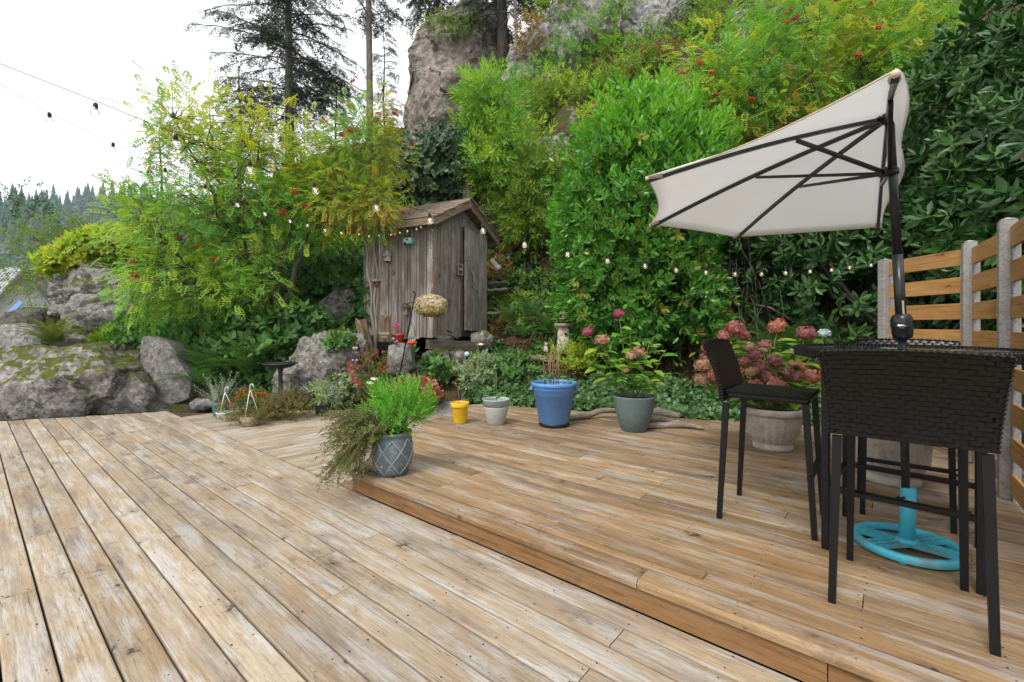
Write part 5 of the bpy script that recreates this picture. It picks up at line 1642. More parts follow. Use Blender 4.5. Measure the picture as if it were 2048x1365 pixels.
# ivy bed behind the pots
def ivy_bed():
    sets = []
    n = 5200
    xs = rng.uniform(-.7, 4.3, n)
    # the bed lies just past the deck's back edge
    edge = np.where(xs < 2.43, 6.80 - (xs + .5) * .396 + .02, 5.64 - (xs - 2.43) * .26)
    ys = edge + .06 + rng.random(n) ** 1.3 * 1.0
    hgt = .20 + .17 * np.array([mnoise.noise(V((x * 1.6, y * 1.6, 2))) for x, y in zip(xs, ys)]) + .10 * np.clip((ys - edge) / .5, 0, 1)
    g = terrain(xs, ys)
    z = np.maximum(g, 0.02) + hgt * rng.random(n) ** .55
    p = np.stack([xs, ys, z], 1)
    d = unit(rng.normal(size=p.shape) * .6 + np.array([0, -.75, .45]))
    v, f, t = scatter(SH_IVY, p, d, np.array([0, -.6, 1.0]) + rng.normal(size=p.shape) * .4, .135 * rng.uniform(.7, 1.3, n), noise_tint(p, 1.5, .25, 3))
    tag(place('ivy', np_mesh('ivy', v, f, M['ivy'], t), kind='stuff'), 'dense green ivy along the back edge of the raised deck')
ivy_bed()
shrub('variegated_shrub', 'small pale variegated shrub behind the yellow pot', 'shrub', [(tuple(P(965, 745, 7.25)), (.42, .3, .26), 230), (tuple(P(940, 755, 7.1)), (.22, .2, .2), 80)], SH_SMALL, .12, M['variegated'], .6, .5, .5, 4, M['twig'], ground=False, base=V((-.45, 7.2, .1)), stem_r=.007)
shrub('garden_plant', 'yellow green bushy plant at the foot of the little lighthouse', 'plant', [(tuple(P(1140, 720, 7.2)), (.40, .25, .17), 170)], SH_SPRIG, .17, M['lime'], .7, .9, .35, 4, M['twig'], ground=False, base=V((.9, 7.2, .15)), stem_r=.006)
shrub('garden_plant', 'green leafy plant behind the pale sage pot', 'plant', [(tuple(P(1030, 740, 7.2)), (.35, .25, .2), 130)], SH_BROAD, .13, M['under'], .6, .5, .5, 4, M['twig'], ground=False, base=V((.05, 7.2, .1)), stem_r=.006)
shrub('garden_plant', 'dark leafy plant beside the long stone under the shed', 'plant', [(tuple(P(878, 735, 7.3)), (.26, .2, .14), 46)], SH_BROAD, .17, M['under'], .6, .6, .5, 4, M['twig'], ground=False, base=V((-1.15, 7.3, .2)), stem_r=.006)
shrub('garden_plant', 'hosta like plant growing on top of the lichen spotted boulder', 'plant', [(tuple(P(682, 684, 7.4)), (.18, .14, .08), 26)], SH_BROAD, .18, M['under'], .6, .7, .4, 0, None, ground=False, base=P(682, 695, 7.4))

# undergrowth on the left: thimbleberry, ferns, ivy on rock
cover('undergrowth', 'leafy green undergrowth between the boulders and the rowan', (-7.8, -3.0, 7.8, 12), 4600, SH_BROAD, .20, [M['under'], M['under'], M['slope_green']], -.35, .8, 6, lift=.12)
cover('undergrowth', 'leafy ground cover around the lichen spotted boulder', (-4.0, -1.7, 7.25, 8.2), 900, SH_BROAD, .15, [M['under'], M['ivy']], -.3, 1.2, 9, lift=.05)
shrub('thimbleberry', 'broad leaved green thimbleberry under the rowan', 'shrub', [(tuple(P(505, 680, 7.9)), (.75, .45, .42), 260), (tuple(P(590, 650, 8.2)), (.6, .4, .3), 190)], SH_BROAD, .20, M['under'], .7, .5, .5, 6, M['twig'], ground=False, base=P(505, 740, 7.9), stem_r=.008)
shrub('ivy_mound', 'ivy covered mound between rounded boulder and shed', 'shrub', [(tuple(P(690, 555, 9.8)), (.85, .6, .6), 420), (tuple(P(640, 580, 10)), (.9, .6, .6), 380), (tuple(P(725, 640, 8.9)), (.25, .3, .7), 120)], SH_IVY, .20, M['under'], .6, .4, .5, 0, None, ground=False, base=P(690, 640, 9.6))
shrub('slope_bush', 'dark green bush between the rowan trunk and the rounded boulder', 'bush', [(tuple(P(600, 560, 9.6)), (.9, .6, .7), 420)], SH_SMALL, .24, M['under'], .6, .4, .5, 5, M['twig'], SG, ground=False, base=P(600, 640, 9.6))
shrub('ivy_mound', 'low leafy ground cover on the rock beside the grey pot', 'plant', [(tuple(P(700, 775, 7.35)), (.42, .25, .20), 260), (tuple(P(670, 800, 7.3)), (.30, .18, .12), 120)], SH_IVY, .11, M['variegated'], .6, .5, .5, 0, None, ground=False, base=P(690, 815, 7.35))
fern('large sword fern with yellowing fronds on the left boulder', P(105, 690, 7.9), 26, .72, 'fern_dry', (18, 75), 'sword ferns on the left')
fern('dark sword fern spilling over the upright slab', P(430, 745, 7.65), 26, .85, 'fern', (10, 65), 'sword ferns on the left')
fern('bright fern clump behind the birdbath', P(500, 745, 7.6), 22, .8, 'fern', (15, 75), 'sword ferns on the left')
fern('upright fern left of the lichen spotted boulder', P(545, 725, 7.9), 18, .75, 'fern', (25, 75), 'sword ferns on the left')
fern('small drooping fern above the white hanging pot', P(405, 770, 7.5), 16, .6, 'fern', (5, 50), 'sword ferns on the left')
shrub('lime_bush', 'lime yellow bush on top of the layered outcrop', 'bush', [(tuple(P(200, 495, 10.2)), (.62, .5, .38), 230), (tuple(P(165, 520, 10.0)), (.35, .3, .2), 80), (tuple(P(120, 525, 10.0)), (.42, .4, .2), 120), (tuple(P(250, 490, 10.2)), (.4, .4, .3), 110)], SH_BROAD, .22, M['lime'], .6, .5, .5, 5, M['twig'], ground=False, base=P(190, 560, 10.2))
shrub('slope_bush', 'grey green bush behind the lime yellow one', 'bush', [(tuple(P(270, 500, 11)), (.9, .5, .5), 300)], SH_SMALL, .22, M['slope_green'], .6, .4, .5, 5, M['twig'], SG, ground=False, base=P(270, 570, 11))
tree('sapling', 'thin loose tree in front of the distant hill at far left', 'tree', P(118, 560, 12), [P(45, 390, 12), P(60, 470, 12), P(130, 440, 12), P(30, 510, 12), P(170, 470, 12)],
     ell_clumps(20, P(40, 410, 12), (.55, .4, .35), 0, 1.0) + ell_clumps(34, P(60, 490, 12), (.95, .5, .4), 1, 2.0) + ell_clumps(30, P(140, 470, 12), (.6, .5, .45), 1, 3.0) + ell_clumps(14, P(40, 550, 11.5), (.7, .4, .2), 1, 4.0) + ell_clumps(8, P(55, 590, 10.8), (.45, .3, .2), 1, 5.0), SH_SPRIG, .24, [M['rhodo'], M['slope_green']], 6, .32, M['twig'], .022, limb_r=.007)

# ------------------------------------------------------------------ the far hill, the white house
def far_hill():
    n = 70
    pts = []
    for i in range(n):
        for j in range(n):
            u, v_ = i / (n - 1), j / (n - 1)
            x = -560 + 580 * u; y = 190 + 330 * v_
            prof = 88 * math.exp(-((x + 400) / 150) ** 2) + 62 * math.exp(-((x + 210) / 120) ** 2) + 45 * math.exp(-((x + 50) / 150) ** 2)
            z = -9 + prof * math.sin(PI * min(1, v_ * .95)) ** .8 + 4 * mnoise.noise(V((x * .02, y * .02, 0)))
            pts.append((x, y, z))
    idx = np.arange(n * n).reshape(n, n)
    a, b, c, d = idx[:-1, :-1].ravel(), idx[1:, :-1].ravel(), idx[1:, 1:].ravel(), idx[:-1, 1:].ravel()
    fs = np.concatenate([np.stack([a, b, c], 1), np.stack([a, c, d], 1)])
    pts = np.array(pts)
    place('hills', np_mesh('hills', pts, fs, M['ground']), kind='structure')
    # forest
    g = random.Random(2)
    vs = []; fs2 = []
    cone_v = []; cone_f = []
    for k in range(7):
        z0, r_ = .12 + k * .125, .20 * (1 - k / 7.6)
        m_ = 9
        b0 = len(cone_v)
        cone_v.append((0, z0 + .2, 0))
        for q in range(m_):
            an = 2 * PI * q / m_ + k
            rr = r_ * (1.15 if q % 2 else .6)
            cone_v.append((math.cos(an) * rr, z0 - .04 * (q % 2), math.sin(an) * rr))
        for q in range(m_): cone_f.append((b0, b0 + 1 + q, b0 + 1 + (q + 1) % m_))
    cone = template(cone_v, cone_f)
    sel = rng.integers(0, len(pts), 5200)
    p = pts[sel] + np.stack([rng.uniform(-5, 5, len(sel)), rng.uniform(-3, 3, len(sel)), np.zeros(len(sel))], 1)
    keep = p[:, 1] < 450
    p = p[keep]
    q = np.stack([rng.uniform(-330, -20, 1900), rng.uniform(60, 215, 1900)], 1)
    q = q[np.abs(q[:, 0] + 1.05 * q[:, 1]) < 95]
    p = np.concatenate([p, np.stack([q[:, 0], q[:, 1], terrain(q[:, 0], q[:, 1])], 1)])
    sc = rng.uniform(6, 15, len(p)) + rng.random(len(p)) ** 3 * 11
    v, f, t = scatter(cone, p - np.array([0, 0, 1.5]), np.tile([0, 0, 1.0], (len(p), 1)), rand_unit(len(p)), sc, rng.random(len(p)))
    tag(place('forest', np_mesh('forest', v, f, M['needle_far'], t, False), kind='stuff'), 'hazy blue conifer forest on the far hill')
    # a few far houses among the trees
    def gxy(px, py, Y): return P(px, py, Y)
    for k, (px, py, Y, w_, lb) in enumerate(((165, 462, 330, 12, 'pale far house highest on the wooded hill'), (152, 478, 300, 10, 'small white far house below the highest one'), (178, 470, 310, 8, 'tiny grey far house at the right end of the hill'))):
        p = P(px, py, Y)
        root = empty('far_house', p, .5, lb, 'house', 'houses on the far hill')
        m = MB(); m.box((0, 0, 2.5), (w_, w_ * .7, 7)); m.build('wall', M['house_wall'], root)
        m = MB(); a = w_ * .56; b = w_ * .42
        m.add([(-a, -b, 6), (a, -b, 6), (a, b, 6), (-a, b, 6), (-a, 0, 8.6), (a, 0, 8.6)], [(0, 1, 5, 4), (2, 3, 4, 5), (0, 4, 3), (1, 2, 5), (3, 2, 1, 0)]); m.build('roof', M['house_roof'], root)
        m = MB(); m.box((w_ * .2, -w_ * .36, 3.4), (1.8, .12, 1.6)); m.build('window', M['table_glass'], root)
        m = MB(); m.box((-w_ * .25, -w_ * .36, 3.4), (1.8, .12, 1.6)); m.build('window', M['table_glass'], root)
far_hill()

def white_house():
    base = V((-26.8, 25.0, -3))
    root = empty('white_house', base, 0, 'white gabled house with pale metal roof beyond the boulders at far left', 'house')
    pk = P(46, 531, 25.0) - base
    rd = V((-1, .55, 0)).normalized()           # the ridge, away to the left
    gd = V((.55, 1, 0)).normalized()            # along the gable, away
    half, drop = 2.4, 4.1
    def g(a, r_, z): return V((pk.x, pk.y, 0)) + gd * a + rd * r_ + V((0, 0, z))
    m = MB()
    vs = [g(-half, .3, -2.5), g(half, .3, -2.5), g(half, .3, pk.z - drop + .1), g(0, .3, pk.z - .15), g(-half, .3, pk.z - drop + .1)]
    vs += [v + rd * 9 for v in vs]
    m.add(vs, [(0, 1, 2, 3, 4), (9, 8, 7, 6, 5), (0, 5, 6, 1), (1, 6, 7, 2), (4, 9, 5, 0), (2, 7, 8, 3), (3, 8, 9, 4)])
    m.build('wall', M['house_wall'], root)
    rf = MB()
    ov = .5
    for s_ in (-1, 1):
        e = half + ov; ez = pk.z - drop * e / half
        q = [g(0, -ov, pk.z), g(s_ * e, -ov, ez), g(s_ * e, 9.6, ez), g(0, 9.6, pk.z)]
        lo = [v - V((0, 0, .12)) for v in q]
        rf.add(q + lo, [(0, 1, 2, 3), (7, 6, 5, 4), (0, 4, 5, 1), (1, 5, 6, 2), (2, 6, 7, 3), (3, 7, 4, 0)])
    ro = rf.build('roof', M['house_roof'], root)
    for s_ in (-1, 1):
        e = half + ov
        for k in range(16):
            r_ = -ov + .1 + k * .62
            m = MB(); m.tube([g(.0, r_, pk.z + .03), g(s_ * e, r_, pk.z - drop * e / half + .03)], .03, 4)
            m.build('roof_seam', M['house_roof'], ro)
        m = MB()
        a = g(0, -ov - .06, pk.z - .02); b = g(s_ * e, -ov - .06, pk.z - drop * e / half - .02)
        a2, b2 = a - V((0, 0, .26)), b - V((0, 0, .26))
        m.add([a, b, b2, a2] + [v + rd * .05 for v in (a, b, b2, a2)], [(0, 1, 2, 3), (7, 6, 5, 4), (0, 4, 5, 1), (3, 2, 6, 7), (1, 5, 6, 2), (0, 3, 7, 4)])
        m.build('barge_board', M['house_trim'], root)
    tp = P(22, 618, 16)
    m = MB()
    vs = [P(2, 636, 16), P(38, 601, 16.3), P(46, 606, 15.2), P(6, 648, 15.0)]
    vs = [v - tp for v in vs]
    m.add(vs + [v - V((0, 0, .05)) for v in vs], [(0, 1, 2, 3), (7, 6, 5, 4), (0, 4, 5, 1), (1, 5, 6, 2), (2, 6, 7, 3), (3, 7, 4, 0)])
    pr = empty('tarp_shelter', tp, 0, 'bright blue sloping tarpaulin beside the white house', 'tarpaulin')
    m.build('tarp', M['tarp'], pr)
    m = MB()
    for q in (vs[0], vs[1]): m.tube([q, q + V((0, 0, -2.2))], .03, 6)
    m.build('prop', M['grey_post'], pr)
white_house()
# ------------------------------------------------------------------ pots and their plants
def pot_lathe(prof_out, wall=.006, n=32, rib=None):
    """closed outer profile (r, z) from the foot to the rim, with an inner wall"""
    top_r, top_z = prof_out[-1]
    inner = [(top_r - wall, top_z), (top_r - wall * 1.4, top_z - .03), (max(.02, prof_out[0][0] - wall), prof_out[0][1] + .02)]
    m = MB()
    m.lathe([(.001, prof_out[0][1])] + list(prof_out) + inner + [(.001, prof_out[0][1] + .02)], n, rib=rib, cap=False)
    return m
def soil(root, r_, z):
    m = MB()
    vs = [(0, 0, z + .01)]; k = 20
    for j in (.5, 1.0):
        for i in range(k): vs.append((math.cos(2 * PI * i / k) * r_ * j, math.sin(2 * PI * i / k) * r_ * j, z + rnd.uniform(-.008, .010)))
    fs = [(0, 1 + i, 1 + (i + 1) % k) for i in range(k)] + [(1 + i, 1 + k + i, 1 + k + (i + 1) % k, 1 + (i + 1) % k) for i in range(k)]
    m.add(vs, fs)
    m.build('soil', M['soil'], root)

def floret_head_mesh(mat, n=90, r_=.075, flat=.75, pet=.017, seed=1, mats=None):
    """a mophead: many four-petalled florets over a dome"""
    g = np.random.default_rng(seed)
    d = rand_unit(n, g); d = d[d[:, 2] > -.45]
    d[:, 2] *= flat
    t = []
    for q in range(4):
        a = q * PI / 2
        ca, sa = math.cos(a), math.sin(a)
        b = len(t)
        t += [(0, 0, 0), (ca * .6 - sa * .42, sa * .6 + ca * .42, .16), (ca * 1.0, sa * 1.0, .05), (ca * .6 + sa * .42, sa * .6 - ca * .42, .16)]
    tv = np.array([(x, z, y) for x, y, z in t]); tf = []
    for q in range(4):
        b = q * 4; tf += [(b, b + 2, b + 1), (b, b + 3, b + 2)]
    tv = np.array(t)[:, [0, 2, 1]]
    v, f, tt = scatter((tv, np.array(tf)), d * r_ * g.uniform(.82, 1.10, (len(d), 1)), d + rand_unit(len(d), g) * .5, rand_unit(len(d), g), pet * g.uniform(.8, 1.2, len(d)), g.random(len(d)))
    core = MB(); core.ball((0, 0, -.006), r_ * .74, 10, 7, sc=(1, 1, flat))
    cv = np.array(core.v); cf = []
    for q in core.f:
        cf.append(q[:3])
        if len(q) == 4: cf.append((q[0], q[2], q[3]))
    v2, f2, t2 = cat_sets([(v, f, tt), (cv, np.array(cf), np.full(len(cf), .05))])
    return np_mesh('flower_head', v2, f2, mat, t2, False)
HEADS = {k: [floret_head_mesh(M[k], 170, .075, .8, .0135, seed=s_) for s_ in (1, 2)] for k in ('hyd_pink', 'hyd_rust', 'hyd_plum', 'hyd_tan', 'hyd_mag', 'hyd_mixed', 'hyd_blue', 'hyd_white')}
HLEAF = leaf_t(.62, .05, .28, .42)
HL_ME = leaf_obj_mesh(HLEAF, M['hydr_leaf'])
def leaf_at(root, me, p, d, size, up=(0, -.25, 1)):
    d = V(d).normalized()
    x = d.cross(V(up))
    x = x.normalized() if x.length > 1e-3 else V((1, 0, 0))
    z = x.cross(d)
    place('leaf', me, root, p, Matrix((x, d, z)).transposed(), size)
def head_at(root, kind, p, scale=1.0, tilt=.35):
    place('flower_head', rnd.choice(HEADS[kind]), root, p, Euler((rnd.uniform(-tilt, tilt) + .25, rnd.uniform(-tilt, tilt), rnd.uniform(0, 6))), scale)

def stemmed(root, base_z, tops, r0=.006, mat='stem_green', leaves=6, leaf=.12, me=None, leaf_from=.35):
    m = MB()
    for q in tops:
        q = V(q)
        a = V((q.x * .18, q.y * .18, base_z))
        pts = curve_pts(a, q, .04, .05, 5)
        m.tube(pts, [r0 * (1 - .5 * i / 5) for i in range(6)], 5)
        for k in range(leaves):
            f = leaf_from + (1 - leaf_from) * (k + .5) / leaves
            p = a.lerp(q, f) + V((0, 0, .04 * (q - a).length * 4 * f * (1 - f)))
            an = k * 2.4 + rnd.uniform(-.5, .5)
            leaf_at(root, me or HL_ME, p, (math.cos(an), math.sin(an), rnd.uniform(-.15, .55)), leaf * rnd.uniform(.75, 1.2))
    m.build('stem', M[mat], root)

def yellow_pot():
    b = G(920, 846, UP); root = empty('planter', b, 0, 'small ribbed yellow pot with a few dead stems, leftmost pot on the raised deck edge', 'planter')
    rib = lambda a, z: 1 - .03 * (abs(math.sin(a * 12)) ** .7) if z < .19 else 1
    m = pot_lathe([(.075, 0), (.08, .01), (.094, .185), (.096, .19), (.108, .192), (.112, .2), (.112, .245), (.108, .25)], n=72, rib=rib)
    m.build('pot', M['yellow_pot'], root); soil(root, .098, .215)
    m = MB()
    for x, y, h in ((-.02, .01, .2), (.03, -.02, .09), (.06, .02, .08)): m.tube([(x, y, .21), (x + .01, y, .21 + h * .5), (x - .01, y, .21 + h)], .003, 5)
    m.build('stem', M['stem_brown'], root)
yellow_pot()
def sage_pot():
    b = G(992, 848, UP); root = empty('planter', b, 0, 'round two tone pale sage and grey pot with a geranium seedling', 'planter')
    pot_lathe([(.095, 0), (.105, .012), (.150, .20), (.152, .215)], n=36).build('pot', M['grey_pot'], root)
    pot_lathe([(.153, .214), (.158, .285), (.163, .29), (.163, .30)], n=36).build('rim', M['sage_pot'], root)
    soil(root, .145, .25)
    me = leaf_obj_mesh(LEAF_BROAD, M['under'])
    for i in range(12):
        a = rnd.uniform(0, 6.3); p = V((math.cos(a) * .05 - .03, math.sin(a) * .04, .28 + rnd.uniform(0, .12)))
        leaf_at(root, me, p, (math.cos(a), math.sin(a), .4), rnd.uniform(.05, .085))
    m = MB(); m.tube([(0, 0, .25), (.01, 0, .5), (.0, .01, .62)], .003, 5); m.build('stem', M['stem_brown'], root)
    leaf_at(root, me, V((-.08, 0, .38)), (-.5, -.2, .6), .08)
    leaf_at(root, me, V((-.09, .02, .40)), (-.2, .3, .6), .07)
sage_pot()
def blue_pot():
    b = G(1108, 851, UP); root = empty('planter', b, 0, 'largest pot, bright blue plastic with black saucer base and thin cane stems', 'planter')
    pot_lathe([(.165, .03), (.175, .04), (.228, .36), (.232, .362), (.232, .37), (.236, .373), (.244, .46), (.262, .47), (.266, .48), (.266, .505), (.26, .51)], n=48).build('pot', M['blue_pot'], root)
    m = MB(); m.lathe([(.13, 0), (.172, .004), (.178, .02), (.176, .045)], 40); m.build('saucer', M['black_paint'], root)
    for sx in (-1, 1):
        m = MB(); m.box((sx * .262, 0, .44), (.03, .09, .05), bev=.008); m.build('handle', M['blue_pot'], root)
    soil(root, .235, .44)
    m = MB()
    for i in range(11):
        x, y = rnd.uniform(-.15, .15), rnd.uniform(-.12, .12)
        m.tube([(x, y, .43), (x * 1.1, y, .62), (x * 1.35 + rnd.uniform(-.02, .02), y, rnd.uniform(.68, .92))], [.006, .005, .004], 5)
    m.build('stem', M['stem_brown'], root)
    me = leaf_obj_mesh(LEAF_BROAD, M['under'])
    for i in range(24):
        a = rnd.uniform(0, 6.3); r_ = rnd.uniform(.03, .19)
        leaf_at(root, me, V((math.cos(a) * r_, math.sin(a) * r_, .46 + rnd.uniform(0, .13))), (math.cos(a), math.sin(a), rnd.uniform(-.1, .6)), rnd.uniform(.05, .10))
blue_pot()
def slate_pot():
    b = G(1268, 861, UP); root = empty('potted_hydrangea', b, 0, 'hydrangea with maroon flower heads in a slate green pot', 'planter')
    pot_lathe([(.125, 0), (.14, .012), (.205, .22), (.228, .37), (.232, .385), (.228, .39)], .01, 40).build('pot', M['slate_pot'], root)
    soil(root, .21, .345)
    c = b
    def L(px, py, dy=0): return P(px, py, c.y + dy) - c
    heads = [(1238, 628, .05, 'hyd_mag', .85), (1176, 665, 0, 'hyd_mag', .85), (1205, 682, -.08, 'hyd_mixed', 1.1), (1278, 705, -.1, 'hyd_mixed', 1.0), (1262, 712, -.12, 'hyd_mixed', .8), (1250, 742, -.15, 'hyd_tan', .6)]
    for px, py, dy, k, s_ in heads: head_at(root, k, L(px, py, dy), s_)
    tops = [L(px, py + 6, dy) for px, py, dy, k, s_ in heads] + [L(1332, 700, .05), L(1300, 680, .1), L(1225, 720, -.1), L(1200, 745, -.05), L(1300, 760, -.12), L(1175, 720, .1), L(1260, 670, .1), L(1330, 745, 0)]
    stemmed(root, .33, tops, .006, leaves=7, leaf=.155, leaf_from=.3)
slate_pot()
def big_hydrangea():
    b = G(1545, 896, UP); root = empty('potted_hydrangea', b, 0, 'big hydrangea with dusty pink heads in a fluted stone urn behind the side stool', 'planter')
    rib = lambda a, z: 1 + (.045 * math.cos(a * 22) if .08 < z < .30 else 0)
    pot_lathe([(.165, 0), (.172, .008), (.170, .045), (.155, .055), (.165, .07), (.215, .16), (.243, .30), (.245, .325), (.252, .33), (.266, .335), (.272, .35), (.272, .385), (.264, .395)], .025, 88, rib).build('urn', M['urn'], root)
    soil(root, .235, .345)
    c = b
    def L(px, py, dy=0): return P(px, py, c.y + dy) - c
    heads = [(1470, 658, .0, 'hyd_pink', 1.15), (1450, 672, .05, 'hyd_pink', .95), (1555, 654, .15, 'hyd_rust', 1.15), (1612, 668, .1, 'hyd_plum', 1.2), (1418, 700, .0, 'hyd_pink', 1.0), (1406, 732, -.05, 'hyd_tan', 1.05), (1402, 760, -.1, 'hyd_tan', .95), (1432, 752, -.12, 'hyd_rust', 1.05),
             (1500, 695, -.05, 'hyd_tan', .8), (1512, 710, -.1, 'hyd_plum', .95), (1520, 735, -.12, 'hyd_plum', .9), (1548, 722, -.1, 'hyd_plum', 1.0), (1503, 745, -.15, 'hyd_tan', .8), (1535, 752, -.15, 'hyd_plum', 1.0), (1570, 745, -.1, 'hyd_plum', .95), (1549, 770, -.22, 'hyd_rust', 1.1), (1623, 755, -.1, 'hyd_rust', 1.1), (1428, 722, .05, 'hyd_pink', .8), (1580, 705, .15, 'hyd_white', .55), (1528, 700, .1, 'hyd_white', .5), (1585, 728, 0, 'hyd_tan', .55), (1625, 705, -.02, 'hyd_white', .9), (1440, 775, -.1, 'hyd_tan', .75), (1648, 668, .25, 'hyd_blue', .75),
             (1485, 672, .1, 'hyd_pink', .9), (1565, 770, -.1, 'hyd_plum', .9), (1590, 755, -.12, 'hyd_plum', .9), (1490, 722, -.05, 'hyd_pink', .85), (1475, 745, -.1, 'hyd_rust', .85), (1600, 735, 0, 'hyd_pink', .85), (1508, 768, -.15, 'hyd_pink', .9), (1420, 742, -.02, 'hyd_pink', .95), (1530, 690, .1, 'hyd_pink', .8), (1415, 716, .05, 'hyd_pink', .9), (1640, 735, .05, 'hyd_plum', .9), (1460, 720, .1, 'hyd_pink', .9)]
    for px, py, dy, k, s_ in heads: head_at(root, k, L(px, py, dy), s_)
    tops = [L(px, py + 7, dy) for px, py, dy, k, s_ in heads] + [L(1650, 700, .2), L(1600, 690, .2), L(1490, 700, .2), L(1540, 690, .25), L(1650, 780, .1), L(1610, 790, -.1), L(1470, 770, -.1)]
    stemmed(root, .34, tops, .006, leaves=7, leaf=.15, leaf_from=.28)
big_hydrangea()
def second_urn():
    b = G(1782, 962, UP); root = empty('stone_urn', b, 0, 'fluted stone urn partly hidden behind the bar table legs', 'planter')
    rib = lambda a, z: 1 + (.045 * math.cos(a * 22) if .08 < z < .34 else 0)
    pot_lathe([(.17, 0), (.178, .008), (.176, .05), (.16, .06), (.17, .075), (.215, .17), (.238, .34), (.24, .365), (.25, .37), (.262, .375), (.266, .39), (.266, .43), (.258, .44)], .025, 88, rib).build('urn', M['urn'], root)
    soil(root, .23, .39)
    me = leaf_obj_mesh(LEAF_BROAD, M['under'])
    for i in range(26):
        a = rnd.uniform(0, 6.3); r_ = rnd.uniform(.02, .2)
        leaf_at(root, me, V((math.cos(a) * r_, math.sin(a) * r_, .41 + rnd.uniform(0, .15))), (math.cos(a), math.sin(a), rnd.uniform(.1, .9)), rnd.uniform(.07, .12))
second_urn()

def lattice_planter():
    b = G(785, 946, UP); root = empty('planter', b, 0, 'blue grey lattice pattern pot on the step corner with bright green bush and trailing plant', 'planter')
    prof = [(.105, 0), (.122, .006), (.148, .07), (.160, .14), (.158, .21), (.148, .275), (.140, .30), (.150, .315), (.152, .33), (.146, .335)]
    pot_lathe(prof, .012, 40).build('pot', M['lattice_pot'], root)
    def rad(z):
        for (r0, z0), (r1, z1) in zip(prof, prof[1:]):
            if z0 <= z <= z1 and z1 > z0: return r0 + (r1 - r0) * (z - z0) / (z1 - z0)
        return .14
    m = MB()
    for k in range(7):
        for s_ in (-1, 1):
            pts = []
            for i in range(13):
                z = .015 + .275 * i / 12; a = 2 * PI * k / 7 + s_ * (i / 12) * 2 * PI / 7 * 1.5
                pts.append((math.cos(a) * (rad(z) + .001), math.sin(a) * (rad(z) + .001), z))
            m.tube(pts, .0055, 5)
    m.build('lattice_relief', M['lattice'], root)
    soil(root, .13, .30)
    rb = np.array(b)
    # bright green bushy herb
    p, nn = shell(330, P(800, 815, b.y + .02), (.245, .22, .185), 2.0, .75, 2.2, .12)
    d = leaf_dirs(nn, .9, .3)
    v, f, t = scatter(SH_HERB, p - rb - d * .05, d, rand_unit(len(p)), .13 * rng.uniform(.8, 1.2, len(p)), rng.random(len(p)))
    place('green_foliage', np_mesh('green_foliage', v, f, M['herb'], t), root, kind='stuff')
    m = MB()
    for i in range(26):
        a = rnd.uniform(0, 6.3); q = V((math.cos(a) * rnd.uniform(0, .2) + .05, math.sin(a) * rnd.uniform(0, .18), rnd.uniform(.45, .62)))
        m.tube([(q.x * .2, q.y * .2, .3), (q.x * .7, q.y * .7, .42), q], .003, 4)
    m.build('stem', M['stem_green'], root)
    # trailing olive plant to the left
    sets = []; mb = MB()
    for i in range(190):
        a = rnd.gauss(PI * 1.08, .55); L = rnd.uniform(.12, .42)
        zt = rnd.uniform(-.20, .30)
        p0 = V((math.cos(a) * .11, math.sin(a) * .11, .31)); p2 = V((math.cos(a) * (.13 + L), math.sin(a) * (.13 + L * .8), .32 + zt - .12))
        p1 = (p0 + p2) / 2 + V((0, 0, .10))
        q = [p0, p0.lerp(p1, .6), p1, p1.lerp(p2, .5), p2]
        mb.tube(q, .002, 4)
        pp = []; dd = []
        for j in range(11):
            f_ = j / 10; k = min(3, int(f_ * 4)); x = q[k].lerp(q[k + 1], f_ * 4 - k)
            pp.append(tuple(x)); dd.append(tuple((q[k + 1] - q[k]).normalized() + V((rnd.gauss(0, .4), rnd.gauss(0, .4), rnd.gauss(.1, .4)))))
        pp, dd = np.array(pp), np.array(dd)
        sets.append(scatter(SH_SPRIG, pp, dd, rand_unit(len(pp)), .064 * rng.uniform(.7, 1.3, len(pp)), np.full(len(pp), rnd.random()) * .7 + rng.random(len(pp)) * .29))
    v, f, t = cat_sets(sets)
    place('trailing_foliage', np_mesh('trailing_foliage', v, f, M['heath'], t), root, kind='stuff')
    mb.build('trailing_stem', M['stem_brown'], root)
    fl = template([(0, 0, 0), (-.5, .7, .1), (.5, .7, .1), (0, 1, 0)], [(0, 2, 1), (1, 2, 3)])
    p = np.array([(rnd.uniform(-.42, .05), rnd.uniform(-.22, .05), rnd.uniform(.0, .36)) for _ in range(46)])
    v, f, t = scatter(fl, p, rand_unit(len(p)), rand_unit(len(p)), .014, rng.random(len(p)))
    place('small_flowers', np_mesh('small_flowers', v, f, M['white_pet'], t), root, kind='stuff')
lattice_planter()

